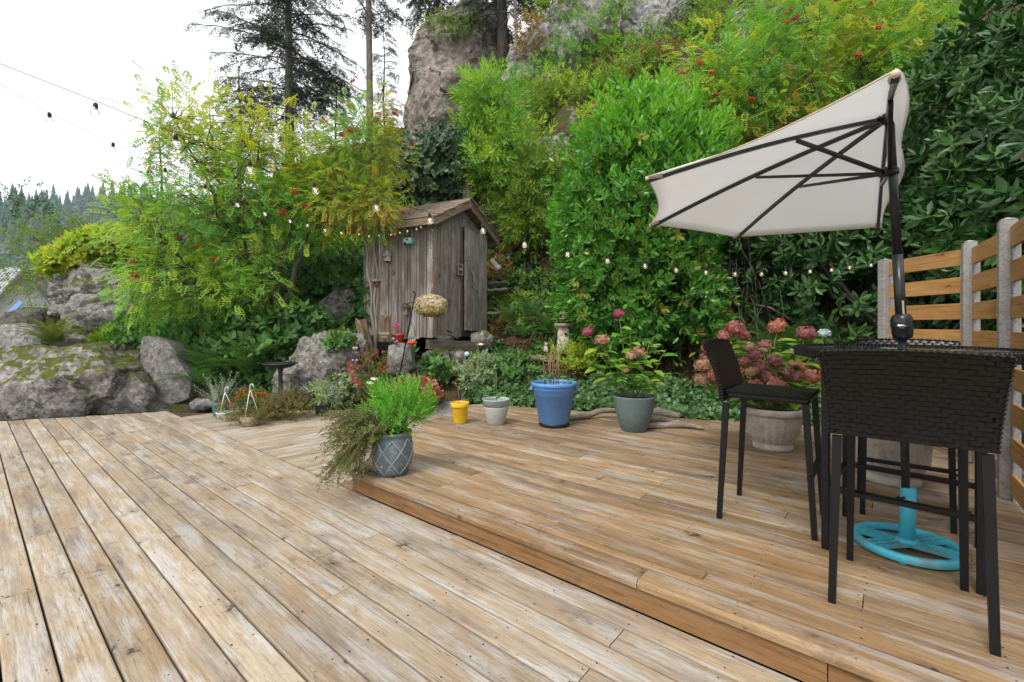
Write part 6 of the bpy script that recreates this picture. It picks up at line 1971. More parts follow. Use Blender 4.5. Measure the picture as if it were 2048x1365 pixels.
def mound(name, label, cat, base, lobes, shoot, size, mat, flowers=None, group=None, **kw):
    root = shrub(name, label, cat, lobes, shoot, size, mat, kw.get('depth', .7), kw.get('up', .5), kw.get('rnd_', .5), kw.get('stems', 4), M['stem_brown'], group, base, ground=False, stem_r=.004)
    if flowers:
        fm, n, r_, top = flowers
        fl = template([(0, 0, 0), (-.5, .6, .12), (.5, .6, .12), (0, 1, 0), (0, .5, .3)], [(0, 2, 4), (0, 4, 1), (1, 4, 3), (4, 2, 3)])
        pp = []
        for c, rr, *_ in lobes:
            p, nn = shell(n, c, np.array(rr) * 1.05, 3.0, .12, 2.4, .2)
            k = nn[:, 2] > top; pp.append(p[k])
        p = np.concatenate(pp)
        clu = np.repeat(p, 6, axis=0) + rng.normal(size=(len(p) * 6, 3)) * r_ * .5
        v, f, t = scatter(fl, clu - np.array(base), rand_unit(len(clu)) + np.array([0, -.3, .3]), rand_unit(len(clu)), r_, np.repeat(rng.random(len(p)), 6) * .8 + rng.random(len(clu)) * .19)
        place('flowers', np_mesh('flowers', v, f, fm, t), root, kind='stuff')
    return root

# pots by the seam at the left back edge
def left_pots():
    b = G(440, 832, 0); root = empty('planter', b, 0, 'teal pot with silvery upright sprigs at the left end of the pot row', 'planter')
    pot_lathe([(.075, 0), (.08, .008), (.105, .17), (.112, .175), (.112, .205), (.107, .21)], .006, 28).build('pot', M['teal_pot'], root)
    soil(root, .10, .18)
    p = np.array([(rnd.gauss(0, .05), rnd.gauss(0, .05), .2) for _ in range(34)])
    d = np.array([(rnd.gauss(0, .42), rnd.gauss(0, .35), 1.0) for _ in range(34)])
    v, f, t = scatter(shoot_t(LEAF_QUAD, 34, 1.0, (70, 45), (.10, .07), True, 12), p, d, rand_unit(34), rng.uniform(.22, .48, 34), rng.random(34))
    place('foliage', np_mesh('foliage', v, f, M['silver'], t), root, kind='stuff')
    # white hanging pot
    def hanger(root, r_, z, h, mat):
        m = MB()
        top = V((0, 0, z + h))
        for k in range(3):
            a = 2 * PI * k / 3 + .5
            m.tube([(math.cos(a) * r_, math.sin(a) * r_, z), top * .55 + V((math.cos(a) * r_ * .5, math.sin(a) * r_ * .5, z * .45)), top], .0045, 5)
        m.build('hanger_arm', mat, root)
        m = MB()
        pts = [top + V((0, 0, 0)), top + V((0, 0, .03))] + [top + V((.024 - .024 * math.cos(a) - .0, 0, .045 + .028 * math.sin(a))) for a in np.linspace(0, PI * 1.15, 8)]
        m.tube(pts, .006, 6); m.build('hook', mat, root)
    b = G(450, 842, 0); root = empty('hanging_planter', b, 0, 'white hanging pot with red flowers and a white hook standing on the deck', 'planter')
    pot_lathe([(.075, 0), (.082, .006), (.105, .105), (.11, .108), (.11, .125), (.105, .13)], .006, 28).build('pot', M['white_plastic'], root)
    hanger(root, .10, .12, .28, M['white_plastic'])
    mound_in(root, b, .11, .10, .15, 60, M['under'], M['red_pet'], .022)
    b = G(500, 852, 0); root = empty('hanging_planter', b, 0, 'pale straw hanging basket with withered trailing plant and a white hook', 'planter')
    pot_lathe([(.055, 0), (.075, .012), (.105, .08), (.118, .125), (.112, .128)], .008, 28).build('basket', M['straw'], root)
    hanger(root, .105, .12, .36, M['white_plastic'])
    rb = np.array(b)
    for (c, rr, n) in ((b + V((-.06, 0, .12)), (.26, .18, .11), 170), (b + V((.1, .02, .11)), (.16, .14, .09), 70)):
        p, nn = shell(n, c, rr, 1.0, .7)
        p = p[p[:, 2] > .01]
        v, f, t = scatter(SH_WISP, p - rb, rand_unit(len(p)) + np.array([0, 0, .3]), rand_unit(len(p)), .12, rng.random(len(p)))
        place('dry_foliage', np_mesh('dry_foliage', v, f, M['brownbush'], t), root, kind='stuff')
def mound_in(root, b, rx, rz, z, n, mat, fm, fs):
    p, nn = shell(n, b + V((0, 0, z)), (rx, rx, rz), 1.0, .7)
    v, f, t = scatter(SH_SPRIG, p - np.array(b), leaf_dirs(nn, .6, .4), rand_unit(len(p)), .09, rng.random(len(p)))
    place('foliage', np_mesh('foliage', v, f, mat, t), root, kind='stuff')
    if fm:
        p, nn = shell(int(n * 1.2), b + V((0, 0, z + .02)), (rx * 1.1, rx * 1.1, rz * 1.1), 1.0, .05)
        p = p[nn[:, 2] > .1]
        p = np.repeat(p, 4, axis=0) + rng.normal(size=(len(p) * 4, 3)) * fs * .4
        fl = template([(0, 0, 0), (-.5, .6, .12), (.5, .6, .12), (0, 1, 0)], [(0, 2, 1), (1, 2, 3)])
        v, f, t = scatter(fl, p - np.array(b), rand_unit(len(p)) + np.array([0, -.3, .4]), rand_unit(len(p)), fs, rng.random(len(p)))
        place('flowers', np_mesh('flowers', v, f, fm, t), root, kind='stuff')
left_pots()
b = G(500, 828, 0)
mound('marigold_planter', 'orange marigolds in a low planter between the two hooked pots', 'planter', b, [(tuple(b + V((0, 0, .20))), (.27, .16, .14), 210)], SH_SPRIG, .11, M['under'], (M['marigold'], 120, .03, .25))
m = MB(); pot_lathe([(.12, 0), (.13, .01), (.15, .11), (.155, .115), (.15, .12)], .006, 24).build('pot', M['slate_grey'], bpy.data.objects['marigold_planter'])
b = G(575, 838, 0)
mound('brown_heather', 'spreading brown olive bushy plant in front of the birdbath', 'plant', b, [(tuple(b + V((-.02, 0, .15))), (.32, .22, .19), 420), (tuple(b + V((-.2, 0, .10))), (.16, .15, .12), 120)], SH_WISP, .15, M['brownbush'], depth=.6)
def grey_pot():
    b = G(645, 831, 0); root = empty('planter', b, 0, 'charcoal plastic nursery pot with a yellowing plant beside the brown bush', 'planter')
    pot_lathe([(.085, 0), (.09, .008), (.108, .15), (.116, .153), (.118, .18), (.112, .185)], .006, 30).build('pot', M['slate_grey'], root)
    soil(root, .105, .16)
    p, nn = shell(60, b + V((0, 0, .33)), (.20, .18, .15), 1.0, .7)
    sets = [scatter(shoot_t(LEAF_NARROW, 8, .8, (75, 35), (.55, .4), True, 21), p - np.array(b), leaf_dirs(nn, .4, .5), rand_unit(len(p)), .14, rng.random(len(p)))]
    v, f, t = cat_sets(sets); place('foliage', np_mesh('foliage', v, f, M['silver'], t), root, kind='stuff')
    p, nn = shell(22, b + V((.0, -.05, .36)), (.13, .1, .12), 2.0, .7)
    v, f, t = scatter(SH_SMALL, p - np.array(b), leaf_dirs(nn, .2, .5), rand_unit(len(p)), .12, rng.random(len(p)))
    place('yellow_leaves', np_mesh('yellow_leaves', v, f, M['lime'], t), root, kind='stuff')
    m = MB()
    for i in range(8):
        a = i * .8; m.tube([(0, 0, .16), (math.cos(a) * .05, math.sin(a) * .05, .26), (math.cos(a) * .12, math.sin(a) * .12, .40)], .004, 4)
    m.build('stem', M['stem_green'], root)
grey_pot()

# flowers in front of the shed
b = P(745, 800, 7.1)
mound('fuchsia_bush', 'airy bush with small crimson flowers below the owl', 'plant', P(745, 790, 7.1), [(tuple(P(740, 742, 7.1)), (.30, .22, .30), 210)], SH_WISP, .13, M['heath'], (M['red_pet'], 75, .028, -.8), depth=.8)
fb = P(840, 795, 6.9)
root = mound('petunia_planter', 'mass of red and white petunias behind the bright green bush', 'planter', fb, [(tuple(P(825, 775, 6.9)), (.36, .22, .15), 190), (tuple(P(858, 790, 6.85)), (.14, .15, .20), 60)], SH_SPRIG, .10, M['under'], (M['rw_pet'], 150, .042, -.15))
b = P(728, 798, 7.15)
mound('brown_heather', 'small dry tuft beside the crimson flowered bush', 'plant', b, [(tuple(b + V((0, 0, .05))), (.13, .1, .10), 80)], SH_WISP, .10, M['brownbush'])
for k, (px, py) in enumerate(((750, 758), (741, 766))):
    m = MB(); m.lathe([(.001, -.012), (.05, -.010), (.066, -.002), (.05, .008), (.001, .012)], 16, cap=False)
    tag(m.build('white_mushroom', M['white_paint'], None, P(px, py, 6.95), Euler((.15, .2, 0))), ['upper white disc ornament among the crimson flowers', 'lower white disc ornament among the crimson flowers'][k], 'ornament')

# ------------------------------------------------------------------ driftwood
def driftwood():
    def d(label, pts, rad, sides=9):
        m = MB()
        c = V(pts[0])
        q = []
        for i in range(len(pts) - 1):
            for k in range(4): q.append((V(pts[i]).lerp(V(pts[i + 1]), k / 4), rad[i] + (rad[i + 1] - rad[i]) * k / 4))
        q.append((V(pts[-1]), rad[-1]))
        m.tube([p - c + V((0, 0, rnd.uniform(-.004, .004))) for p, r_ in q], [r_ * rnd.uniform(.88, 1.14) for p, r_ in q], sides)
        tag(m.build('driftwood', M['drift'], None, c), label, 'driftwood', 'driftwood pieces behind the slate pot')
    z = UP
    def g(px, py, up=0): 
        p = G(px, py, UP); return p + V((0, 0, up))
    d('long curved driftwood branch reaching from behind the blue pot', [g(1135, 842, .03), g(1165, 839, .035), g(1182, 838, .06), g(1205, 836, .09), g(1240, 836, .10), g(1285, 838, .09)], [.03, .034, .042, .032, .03, .03])
    d('thick upper driftwood log right of the slate pot', [g(1285, 842, .09), g(1320, 841, .09), g(1360, 843, .07)], [.055, .055, .035])
    d('middle rounded driftwood log leaning on the lowest one', [g(1280, 850, .055), g(1318, 851, .055), g(1350, 853, .05)], [.055, .06, .035])
    d('lowest driftwood piece with a pointed tip right of the slate pot', [g(1285, 858, .03), g(1330, 857, .032), g(1355, 856, .04), g(1382, 857, .03), g(1408, 861, .015)], [.032, .034, .045, .03, .010])
driftwood()

# ------------------------------------------------------------------ bar table, stools, umbrella
TC = V((2.06, 2.40, UP))
def wicker_panel(parent, name, fn, nu, nv, rows, cols, thick=.006, herring=False):
    """fn(u, v) -> (point, normal); flat base plus over-under straps standing proud of it"""
    m = MB()
    vs = []; 
    for side in (0, 1):
        for j in range(nv + 1):
            for i in range(nu + 1):
                p, n = fn(i / nu, j / nv); vs.append(p + n * (-.009 if side == 0 else .003))
    k = (nu + 1) * (nv + 1)
    fs = []
    for j in range(nv):
        for i in range(nu):
            a = j * (nu + 1) + i
            fs.append((a, a + nu + 1, a + nu + 2, a + 1)); fs.append((k + a, k + a + 1, k + a + nu + 2, k + a + nu + 1))
    edge = [(0, j) for j in range(nv)] 
    for i in range(nu):
        a, b = i, i + 1; fs.append((a, b, k + b, k + a))
        a, b = nv * (nu + 1) + i, nv * (nu + 1) + i + 1; fs.append((b, a, k + a, k + b))
    for j in range(nv):
        a, b = j * (nu + 1), (j + 1) * (nu + 1); fs.append((b, a, k + a, k + b))
        a, b = a + nu, b + nu; fs.append((a, b, k + b, k + a))
    m.add(vs, fs)
    base = m.build(name, M['wicker_base'], parent)
    w_ = MB()
    for r_ in range(rows):
        for c in range(cols + 1):
            off = (r_ % 2) * .5
            u0 = (c - .5 + off - .03) / cols; u1 = u0 + 1.06 / cols
            u0, u1 = max(0, u0), min(1, u1)
            if u1 - u0 < .01: continue
            v0, v1 = (r_ + .06) / rows, (r_ + .94) / rows
            sk = rnd.uniform(-.10, .10) / rows; th = thick * rnd.uniform(.55, 1.35)
            for sgn in (1, -1):
                vs = []
                for q, hgt in ((0, .0), (.2, .75), (.5, 1.0), (.8, .75), (1, .0)):
                    u = u0 + (u1 - u0) * q
                    for vv in (v0 + sk, v1 + sk):
                        p, n = fn(u, min(1, max(0, vv)))
                        vs.append(p + n * ((.003 + th * hgt) if sgn > 0 else (-.009 - thick * hgt * .7)))
                f_ = [(2 * i, 2 * i + 2, 2 * i + 3, 2 * i + 1) for i in range(4)]
                if sgn < 0: f_ = [tuple(reversed(x)) for x in f_]
                w_.add(vs, f_)
    o = w_.build('weave', M['wicker'], base, kind='stuff')
    return base

def stool_protos():
    root = empty('bar_stool', (0, 0, 0), 0)
    mt = M['black_metal']
    H_ = .755
    fl = [V((-.205, .235, 0)), V((.205, .235, 0))]; bl = [V((-.24, -.25, 0)), V((.24, -.25, 0))]
    ft = [V((-.195, .19, H_)), V((.195, .19, H_))]; bt = [V((-.225, -.215, H_ - .05)), V((.225, -.215, H_ - .05))]
    for a, b in list(zip(fl, ft)) + list(zip(bl, bt)):
        m = MB(); m.tube([a, b], [.0135, .0165], 4, smooth=False, sq=True); m.build('leg', mt, root)
    def at(a, b, z): return a.lerp(b, z / b.z)
    m = MB(); m.box((0, 0, 0), (.385, .032, .02)); p = (at(fl[0], ft[0], .34) + at(fl[1], ft[1], .34)) / 2; m.build('footrest', mt, root, p)
    m = MB()
    for i in (0, 1):
        for z in (.325, .355): m.ball(at(fl[i], ft[i], z) + V(((-1, 1)[i] * .018, .0, 0)), .008, 6, 4)
    m.build('bolt', M['black_metal'], root, kind='stuff')
    # seat: woven top with wrapped rim
    def fs_(u, v): return V((-.225 + .45 * u, -.215 + .43 * v, H_ + .022)), V((0, 0, 1))
    wicker_panel(root, 'seat', fs_, 4, 4, 26, 14, .003)
    m = MB(); m.box((0, 0, H_ + .001), (.452, .432, .036), bev=.012); m.build('seat_rim', M['wicker'], root)
    # backrest: flares upwards and curves round the sitter
    def fb(u, v):
        x = (u - .5)
        wd = .50 + .055 * v ** 1.3
        y = -.235 - .03 * v - .075 * v * v + .020 * (1 - 4 * x * x) * -1 * (.4 + v) * .6
        z = .715 + .365 * v - .012 * (4 * x * x) * v
        n = V((x * .25, -1, .18)).normalized()
        return V((x * wd, y, z)), n
    wicker_panel(root, 'backrest', fb, 12, 6, 19, 13, .006)
    # wrapped edge of the back
    for u in (0.0, 1.0):
        m = MB()
        for k in range(20):
            p, n = fb(u, k / 20 + .025); m.box(p + n * -.003, (.013, .030, .0170), Matrix.Rotation(R(-10), 3, 'X'), bev=.006)
        m.build('wrapped_edge', M['wicker'], root, kind='stuff')
    m = MB()
    for k in range(26):
        p, n = fb((k + .5) / 26, 1.0); m.box(p + n * -.003 + V((0, 0, .001)), (.0195, .034, .014), bev=.006)
    m.build('wrapped_top', M['wicker'], root, kind='stuff')
    return root
def copy_tree(o, parent=None):
    c = o.copy(); COL.objects.link(c)
    if parent: c.parent = parent
    for ch in list(o.children): copy_tree(ch, c)
    return c
st0 = stool_protos()
SPOTS = [((1.707, 1.977, UP), -39.7, 'black wicker bar stool nearest the camera, seen from behind'),
         ((1.612, 2.806, UP), -129.7, 'black wicker bar stool seen from the side left of the table'),
         ((2.495, 2.890, UP), 140.3, 'black wicker bar stool on the far side of the bar table')]
for i, (loc, ang, lb) in enumerate(SPOTS):
    o = st0 if i == 0 else copy_tree(st0)
    o.location = loc; o.rotation_euler = (0, 0, R(ang))
    tag(o, lb, 'bar stool', 'black wicker bar stools')

def bar_table():
    root = empty('bar_table', TC, 0, 'round black bar table with glass top and wicker rim around the umbrella pole', 'table')
    TH = 1.052
    m = MB(); m.lathe([(.022, TH - .006), (.448, TH - .006), (.452, TH - .003), (.452, TH + .002), (.448, TH + .005), (.022, TH + .005)], 64, cap=False); m.build('glass_top', M['table_glass'], root)
    m = MB(); m.lathe([(.44, TH - .045), (.474, TH - .042), (.486, TH - .02), (.480, TH + .004), (.462, TH + .010), (.45, TH + .006)], 64, cap=False)
    m.lathe([(.02, TH - .012), (.44, TH - .012)], 48, cap=False)
    m.build('rim', M['wicker_base'], root)
    m = MB()
    for k in range(150):
        a = 2 * PI * k / 150
        mr = Matrix.Rotation(a, 3, 'Z')
        m.box(mr @ V((.468, 0, TH - .016)), (.040, .0165, .052), mr, bev=.006)
    m.build('rim_weave', M['wicker'], root, kind='stuff')
    lg = [V((-.405, 0, 0)), V((0, -.405, 0)), V((.405, 0, 0)), V((0, .405, 0))]
    for q in lg:
        m = MB(); m.box((0, 0, TH / 2 - .02), (.034, .034, TH - .04), bev=.003); m.build('leg', M['black_metal'], root, q, Euler((0, 0, R(45) - .09)))
    for i in range(4):
        a, b = lg[i], lg[(i + 1) % 4]
        for z, nm in ((.325, 'stretcher'), (TH - .07, 'apron')):
            m = MB(); m.tube([a + V((0, 0, z)), b + V((0, 0, z))], .0135 if z < .5 else .018, 4, smooth=False, sq=True); m.build(nm, M['black_metal'], root)
bar_table()

def umbrella():
    bx = V((2.082, 2.40, UP))
    base = empty('umbrella_base', bx, 0, 'round turquoise cast iron umbrella base with worn paint under the table', 'umbrella base')
    m = MB()
    ro, ri = .232, .200
    m.lathe([(ri, .014), (ri, .042), (ri + .006, .047), (ro - .006, .047), (ro, .040), (ro + .003, .012), (ro - .006, .008), (ri, .008)], 64, cap=False, smooth=True)
    m.build('ring', M['turq'], base)
    for k, a in enumerate((R(-48), R(8))):
        for s_ in (-1, 0, 1):
            m = MB(); rot = Matrix.Rotation(a, 3, 'Z')
            off = rot @ V((0, s_ * .034, 0))
            m.box(V((0, 0, .034 + k * .003)) + off, (2 * math.sqrt(.205 ** 2 - (s_ * .034) ** 2), .017, .018), rot)
            m.build('bar', M['turq'], base)
    m = MB(); m.lathe([(.058, .03), (.05, .052), (.036, .06)], 24); m.build('boss', M['turq'], base)
    for k in range(4):
        a = PI / 4 + k * PI / 2
        m = MB(); m.lathe([(.012, -.0), (.02, .003), (.018, .012)], 10); m.build('foot', M['turq'], base, (math.cos(a) * .21, math.sin(a) * .21, 0))
    tube_top = P(1817, 975, 2.40)
    m = MB(); m.tube([(0, 0, .05), tube_top - bx], .0335, 20); m.build('tube', M['turq_clean'], base)
    m = MB(); q = (tube_top - bx); m.tube([q + V((-.03, -.01, -.05)), q + V((-.075, -.03, -.05))], .006, 8); m.ball(q + V((-.08, -.032, -.05)), .014, 8, 5); m.build('clamp_screw', M['black_metal'], base)
    # the parasol
    ub = bx + V((0, 0, .04))
    root = empty('half_umbrella', ub, 0, 'cream half umbrella on a black pole standing through the bar table', 'umbrella')
    hub = P(1776, 240, 2.38) - ub
    foot = V((0, 0, .03))
    joint = P(1804, 672, 2.40) - ub
    top = P(1777, 206, 2.38) - ub
    run = P(1779, 345, 2.385) - ub
    m = MB(); m.tube([foot, joint], .0185, 16); m.build('lower_pole', M['pole_black'], root)
    m = MB(); m.tube([joint, joint.lerp(top, .35)], [.0235, .0235], 16); m.tube([joint.lerp(top, .34), top], [.0205, .0195], 16); m.build('pole', M['pole_black'], root)
    ax = (top - joint).normalized().to_track_quat('Z', 'Y').to_matrix()
    m = MB(); m.lathe([(.024, -.062), (.040, -.055), (.045, -.03), (.0465, .02), (.046, .045), (.036, .066), (.025, .072)], 28, joint + V((0, 0, .045)), axis=ax)
    m.lathe([(.047, .005), (.0485, .007), (.0485, .010), (.047, .012)], 28, joint + V((0, 0, .045)), axis=ax, cap=False)
    m.build('tilt_housing', M['pole_black'], root)
    m = MB(); k = joint + V((-.030, -.030, .048)); m.tube([k, k + V((-.012, -.022, 0))], .012, 12); m.tube([k + V((.02, -.022, .002)), k + V((-.045, -.03, .004))], .0075, 10); m.build('clamp_bolt', M['chrome'], root)
    lab = joint.lerp(top, .12)
    m = MB(); m.box(lab + V((-.008, -.0235, 0)), (.014, .002, .075), ax); m.build('pole_label', M['tag_yellow'], root)
    # ribs: the straight side runs nearly along the view, five ribs over half a circle
    tips = [P(1790, 146, 1.30), P(1297, 355, 2.40), P(1303, 449, 3.45), P(1471, 474, 3.74), P(1755, 455, 3.50)]
    tips = [t - ub for t in tips]
    apex = hub + V((0, 0, .030))
    names = []
    for i, t in enumerate(tips):
        a = apex + (t - apex).normalized() * .04
        n_ = 8
        pts = [a.lerp(t, f / n_) + V((0, 0, -.020 + .05 * math.sin(PI * f / n_) * .5)) for f in range(n_ + 1)]
        m = MB(); m.tube(pts, .0095, 4, smooth=False, sq=True); m.build('rib', M['pole_black'], root)
        q = a.lerp(t, .50 if i in (0, 4) else (.36 if i == 1 else .45)) + V((0, 0, -.012))
        s0 = run + (q - run) * V((1, 1, 0)).length / 1 * .0
        dd = V((q.x - run.x, q.y - run.y, 0)).normalized()
        m = MB(); m.tube([run + dd * .03, q], .0085, 4, smooth=False, sq=True); m.build('strut', M['pole_black'], root)
    m = MB(); m.lathe([(.026, -.02), (.040, -.016), (.040, .012), (.03, .02), (.026, .028)], 24, run, axis=ax)
    for t in tips:
        dd = V((t.x - run.x, t.y - run.y, 0)).normalized(); m.box(run + dd * .036, (.03, .022, .026), Matrix.Rotation(math.atan2(dd.y, dd.x), 3, 'Z'))
    m.build('runner', M['pole_black'], root)
    m = MB(); m.lathe([(.022, -.02), (.036, -.016), (.036, .014), (.022, .022)], 24, hub, axis=ax)
    for t in tips:
        dd = V((t.x - hub.x, t.y - hub.y, 0)).normalized(); m.box(hub + dd * .036, (.034, .022, .028), Matrix.Rotation(math.atan2(dd.y, dd.x), 3, 'Z'))
    m.build('hub', M['pole_black'], root)
    # canvas: sags between the ribs, scalloped rim
    NU, NV = 12, 14
    vs = []; fs = []
    def surf(i, u, v):
        a, b = tips[i], tips[i + 1]
        a = apex + (a - apex) * 1.01; b = apex + (b - apex) * 1.01
        e = a.lerp(b, u)
        e = e + (apex - e) * (.05 * 4 * u * (1 - u))
        p = apex.lerp(e, v)
        p.z += .05 * math.sin(PI * v) * .5 + .006
        p.z += -.05 * (4 * u * (1 - u)) * v * v * .6 - .012 * math.sin(u * 9 + i) * v * (1 - v)
        return p
    cols = []
    for i in range(4):
        for a in range(NU + (1 if i == 3 else 0)): cols.append((i, a / NU))
    for (i, u) in cols:
        for j in range(NV + 1): vs.append(surf(i, u, max(.02, j / NV)))
    for c in range(len(cols) - 1):
        for j in range(NV):
            a = c * (NV + 1) + j; fs.append((a, a + 1, a + NV + 2, a + NV + 1))
    m = MB(); m.add(vs, fs, 0, True)
    o = m.build('canopy', M['canvas'], root)
    so = o.modifiers.new('cloth', 'SOLIDIFY'); so.thickness = .0016; so.offset = 1
    # straight side: a flap hangs behind the pole from the two end ribs
    m = MB(); vs = []; fs = []
    E0, E1 = tips[0], tips[4]
    side = V((.79, -.61, 0))
    n_ = 18
    for i in range(n_ + 1):
        f = i / n_
        ridge = (E0.lerp(apex, f / .5) if f < .5 else apex.lerp(E1, (f - .5) / .5)) + V((0, 0, .012))
        mid = 1 - abs(2 * f - 1)
        out = side * (.02 + .045 * mid)
        drop = .03 + .27 * mid ** 1.3
        for j in range(5):
            g = j / 4
            vs.append(ridge + out * (g ** .6) + V((0, 0, -drop * g)) + side * (.012 * math.sin(f * 13) * g))
    for i in range(n_):
        for j in range(4):
            a = i * 5 + j; fs.append((a, a + 1, a + 6, a + 5))
    m.add(vs, fs, 0, True)
    o = m.build('side_flap', M['canvas'], root)
    so = o.modifiers.new('cloth', 'SOLIDIFY'); so.thickness = .0016; so.offset = 1
    for t in tips:
        dd = (apex - t).normalized()
        m = MB(); m.tube([t - dd * .015 + V((0, 0, -.004)), t + dd * .07 + V((0, 0, -.010))], [.011, .017], 8); m.build('rib_pocket', M['canvas_trim'], root)
    # hem
    for i in range(4):
        pts = [surf(i, u / 12, 1.0) + V((0, 0, -.002)) for u in range(13)]
        m = MB(); m.tube(pts, .0032, 5); m.build('hem', M['canvas_trim'], root)
    # printed care label
    q = surf(0, .86, .80); q2 = surf(0, .86, .86); q3 = surf(0, .93, .80)
    du = (q3 - q).normalized(); dv = (q2 - q).normalized(); nn = du.cross(dv).normalized()
    if nn.z > 0: nn = -nn
    c = q + nn * .006
    m = MB()
    wv, hv = .026, .05
    ql = [c - du * wv - dv * hv, c + du * wv - dv * hv, c + du * wv + dv * hv, c - du * wv + dv * hv]
    m.add(ql + [v + nn * .001 for v in ql], [(0, 1, 2, 3), (7, 6, 5, 4), (0, 4, 5, 1), (1, 5, 6, 2), (2, 6, 7, 3), (3, 7, 4, 0)])
    lab_o = m.build('care_label', M['paper'], root)
    m = MB()
    for k in range(7):
        z0 = -.038 + k * .0125
        a = c + dv * z0 + nn * .0022; l_ = wv * rnd.uniform(.5, .85)
        m.add([a - du * l_, a + du * l_, a + du * l_ + dv * .005, a - du * l_ + dv * .005], [(0, 1, 2, 3)])
    m.build('print_line', M['ink'], lab_o, kind='stuff')
umbrella()

# ------------------------------------------------------------------ string lights
def string_lights(label, wire_pts, bulbs, r_=.0190, wire_r=.0017):
    base = V(wire_pts[0])
    root = empty('string_lights', base, 0, label, 'string lights')
    # smooth wire
    pts = []
    n = len(wire_pts)
    for i in range(n - 1):
        p0, p1, p2, p3 = (V(wire_pts[max(0, i - 1)]), V(wire_pts[i]), V(wire_pts[i + 1]), V(wire_pts[min(n - 1, i + 2)]))
        for k in range(6):
            t = k / 6
            pts.append(.5 * ((2 * p1) + (p2 - p0) * t + (2 * p0 - 5 * p1 + 4 * p2 - p3) * t * t + (3 * p1 - p0 - 3 * p2 + p3) * t ** 3))
    pts.append(V(wire_pts[-1]))
    m = MB(); m.tube([p - base for p in pts], wire_r, 5); m.build('wire', M['wire'], root)
    g = MB(); g.ball((0, 0, 0), r_, 16, 10); g.lathe([(r_ * .55, r_ * .78), (r_ * .5, r_ * 1.15)], 12, cap=False); gm = g.mesh('bulb', M['bulb_glass'])
    s_ = MB(); s_.lathe([(r_ * .42, 0), (r_ * .50, r_ * .1), (r_ * .50, r_ * 1.1), (r_ * .4, r_ * 1.4), (r_ * .2, r_ * 1.6)], 12); sm = s_.mesh('socket', M['wire'])
    f = MB(); f.tube([(-r_ * .28, 0, r_ * .6), (-r_ * .22, 0, -r_ * .35), (0, 0, -r_ * .1), (r_ * .22, 0, -r_ * .35), (r_ * .28, 0, r_ * .6)], r_ * .075, 5); fm = f.mesh('filament', M['filament'])
    for p in bulbs:
        b = place('bulb', gm, root, V(p) - base, Euler((rnd.uniform(-.15, .15), rnd.uniform(-.15, .15), rnd.uniform(0, 3))))
        place('socket', sm, b, (0, 0, r_ * 1.05))
        place('filament', fm, b)
    return root
L1 = [(-14, 148, 0), (190, 226), (352, 290), (500, 342), (631, 383), (753, 417), (860, 443), (966, 463), (1049, 491), (1135, 510), (1215, 523), (1290, 533), (1352, 541), (1412, 546), (1470, 549), (1523, 549), (1571, 547), (1620, 544), (1663, 541), (1699, 536), (1742, 531)]
def l1_pt(px, py):
    # the string runs in a vertical plane from above the left of the camera to the far fence post
    A = V((-2.20, 1.95, 0)); B = V((3.86, 4.80, 0))
    k = (px - 1024) / FP
    d = B - A
    t = (k * A.y - A.x) / (d.x - k * d.y)
    return P(px, py, (A + d * t).y)
b1 = [l1_pt(q[0], q[1]) for q in L1]
w1 = [l1_pt(-130, 75) + V((0, 0, .0))] + [p + V((0, 0, .055)) for p in b1] + [V((3.93, 4.80, 2.03))]
string_lights('string of clear bulbs running across the picture to the far fence post', w1, b1)
L2 = [(-30, 168, 2.7), (100, 242, 2.95), (226, 300, 3.25), (330, 350, 3.5), (410, 383, 3.8), (475, 411, 4.2), (530, 429, 4.7), (580, 443, 5.2), (615, 452, 5.7), (650, 461, 6.2), (683, 467, 6.7), (718, 469, 7.3), (738, 473, 7.5), (758, 472, 7.6), (782, 470, 7.65), (800, 466, 7.7), (815, 463, 7.7), (833, 459, 7.7), (842, 455, 7.7)]
b2 = [P(*q) for q in L2]
w2 = [P(-160, 90, 2.5)] + [p + V((0, 0, .05)) for p in b2] + [P(862, 440, 7.72)]
string_lights('lower string of clear bulbs running to the eaves of the shed', w2, b2, .020)
b3 = [gable_pt(px, py, .06) for px, py in ((928, 415), (939, 427), (952, 443), (966, 453))] + [wall_pt(869, 462, .06), P(858, 485, 7.9), P(862, 500, 7.9), P(866, 521, 7.9), P(864, 558, 7.9)]
w3 = [gable_pt(922, 410, .06)] + [p + V((0, 0, .035)) for p in b3[:4]] + [gable_pt(972, 462, .06)]
string_lights('short string of tiny bulbs under the gable and down the shed corner', [gable_pt(972, 462, .06)] + [p + V((0, 0, .03)) for p in reversed(b3[:4])] + [p + V((0, 0, .03)) for p in b3[4:]] + [P(862, 585, 7.88)], b3, .014, .0022)

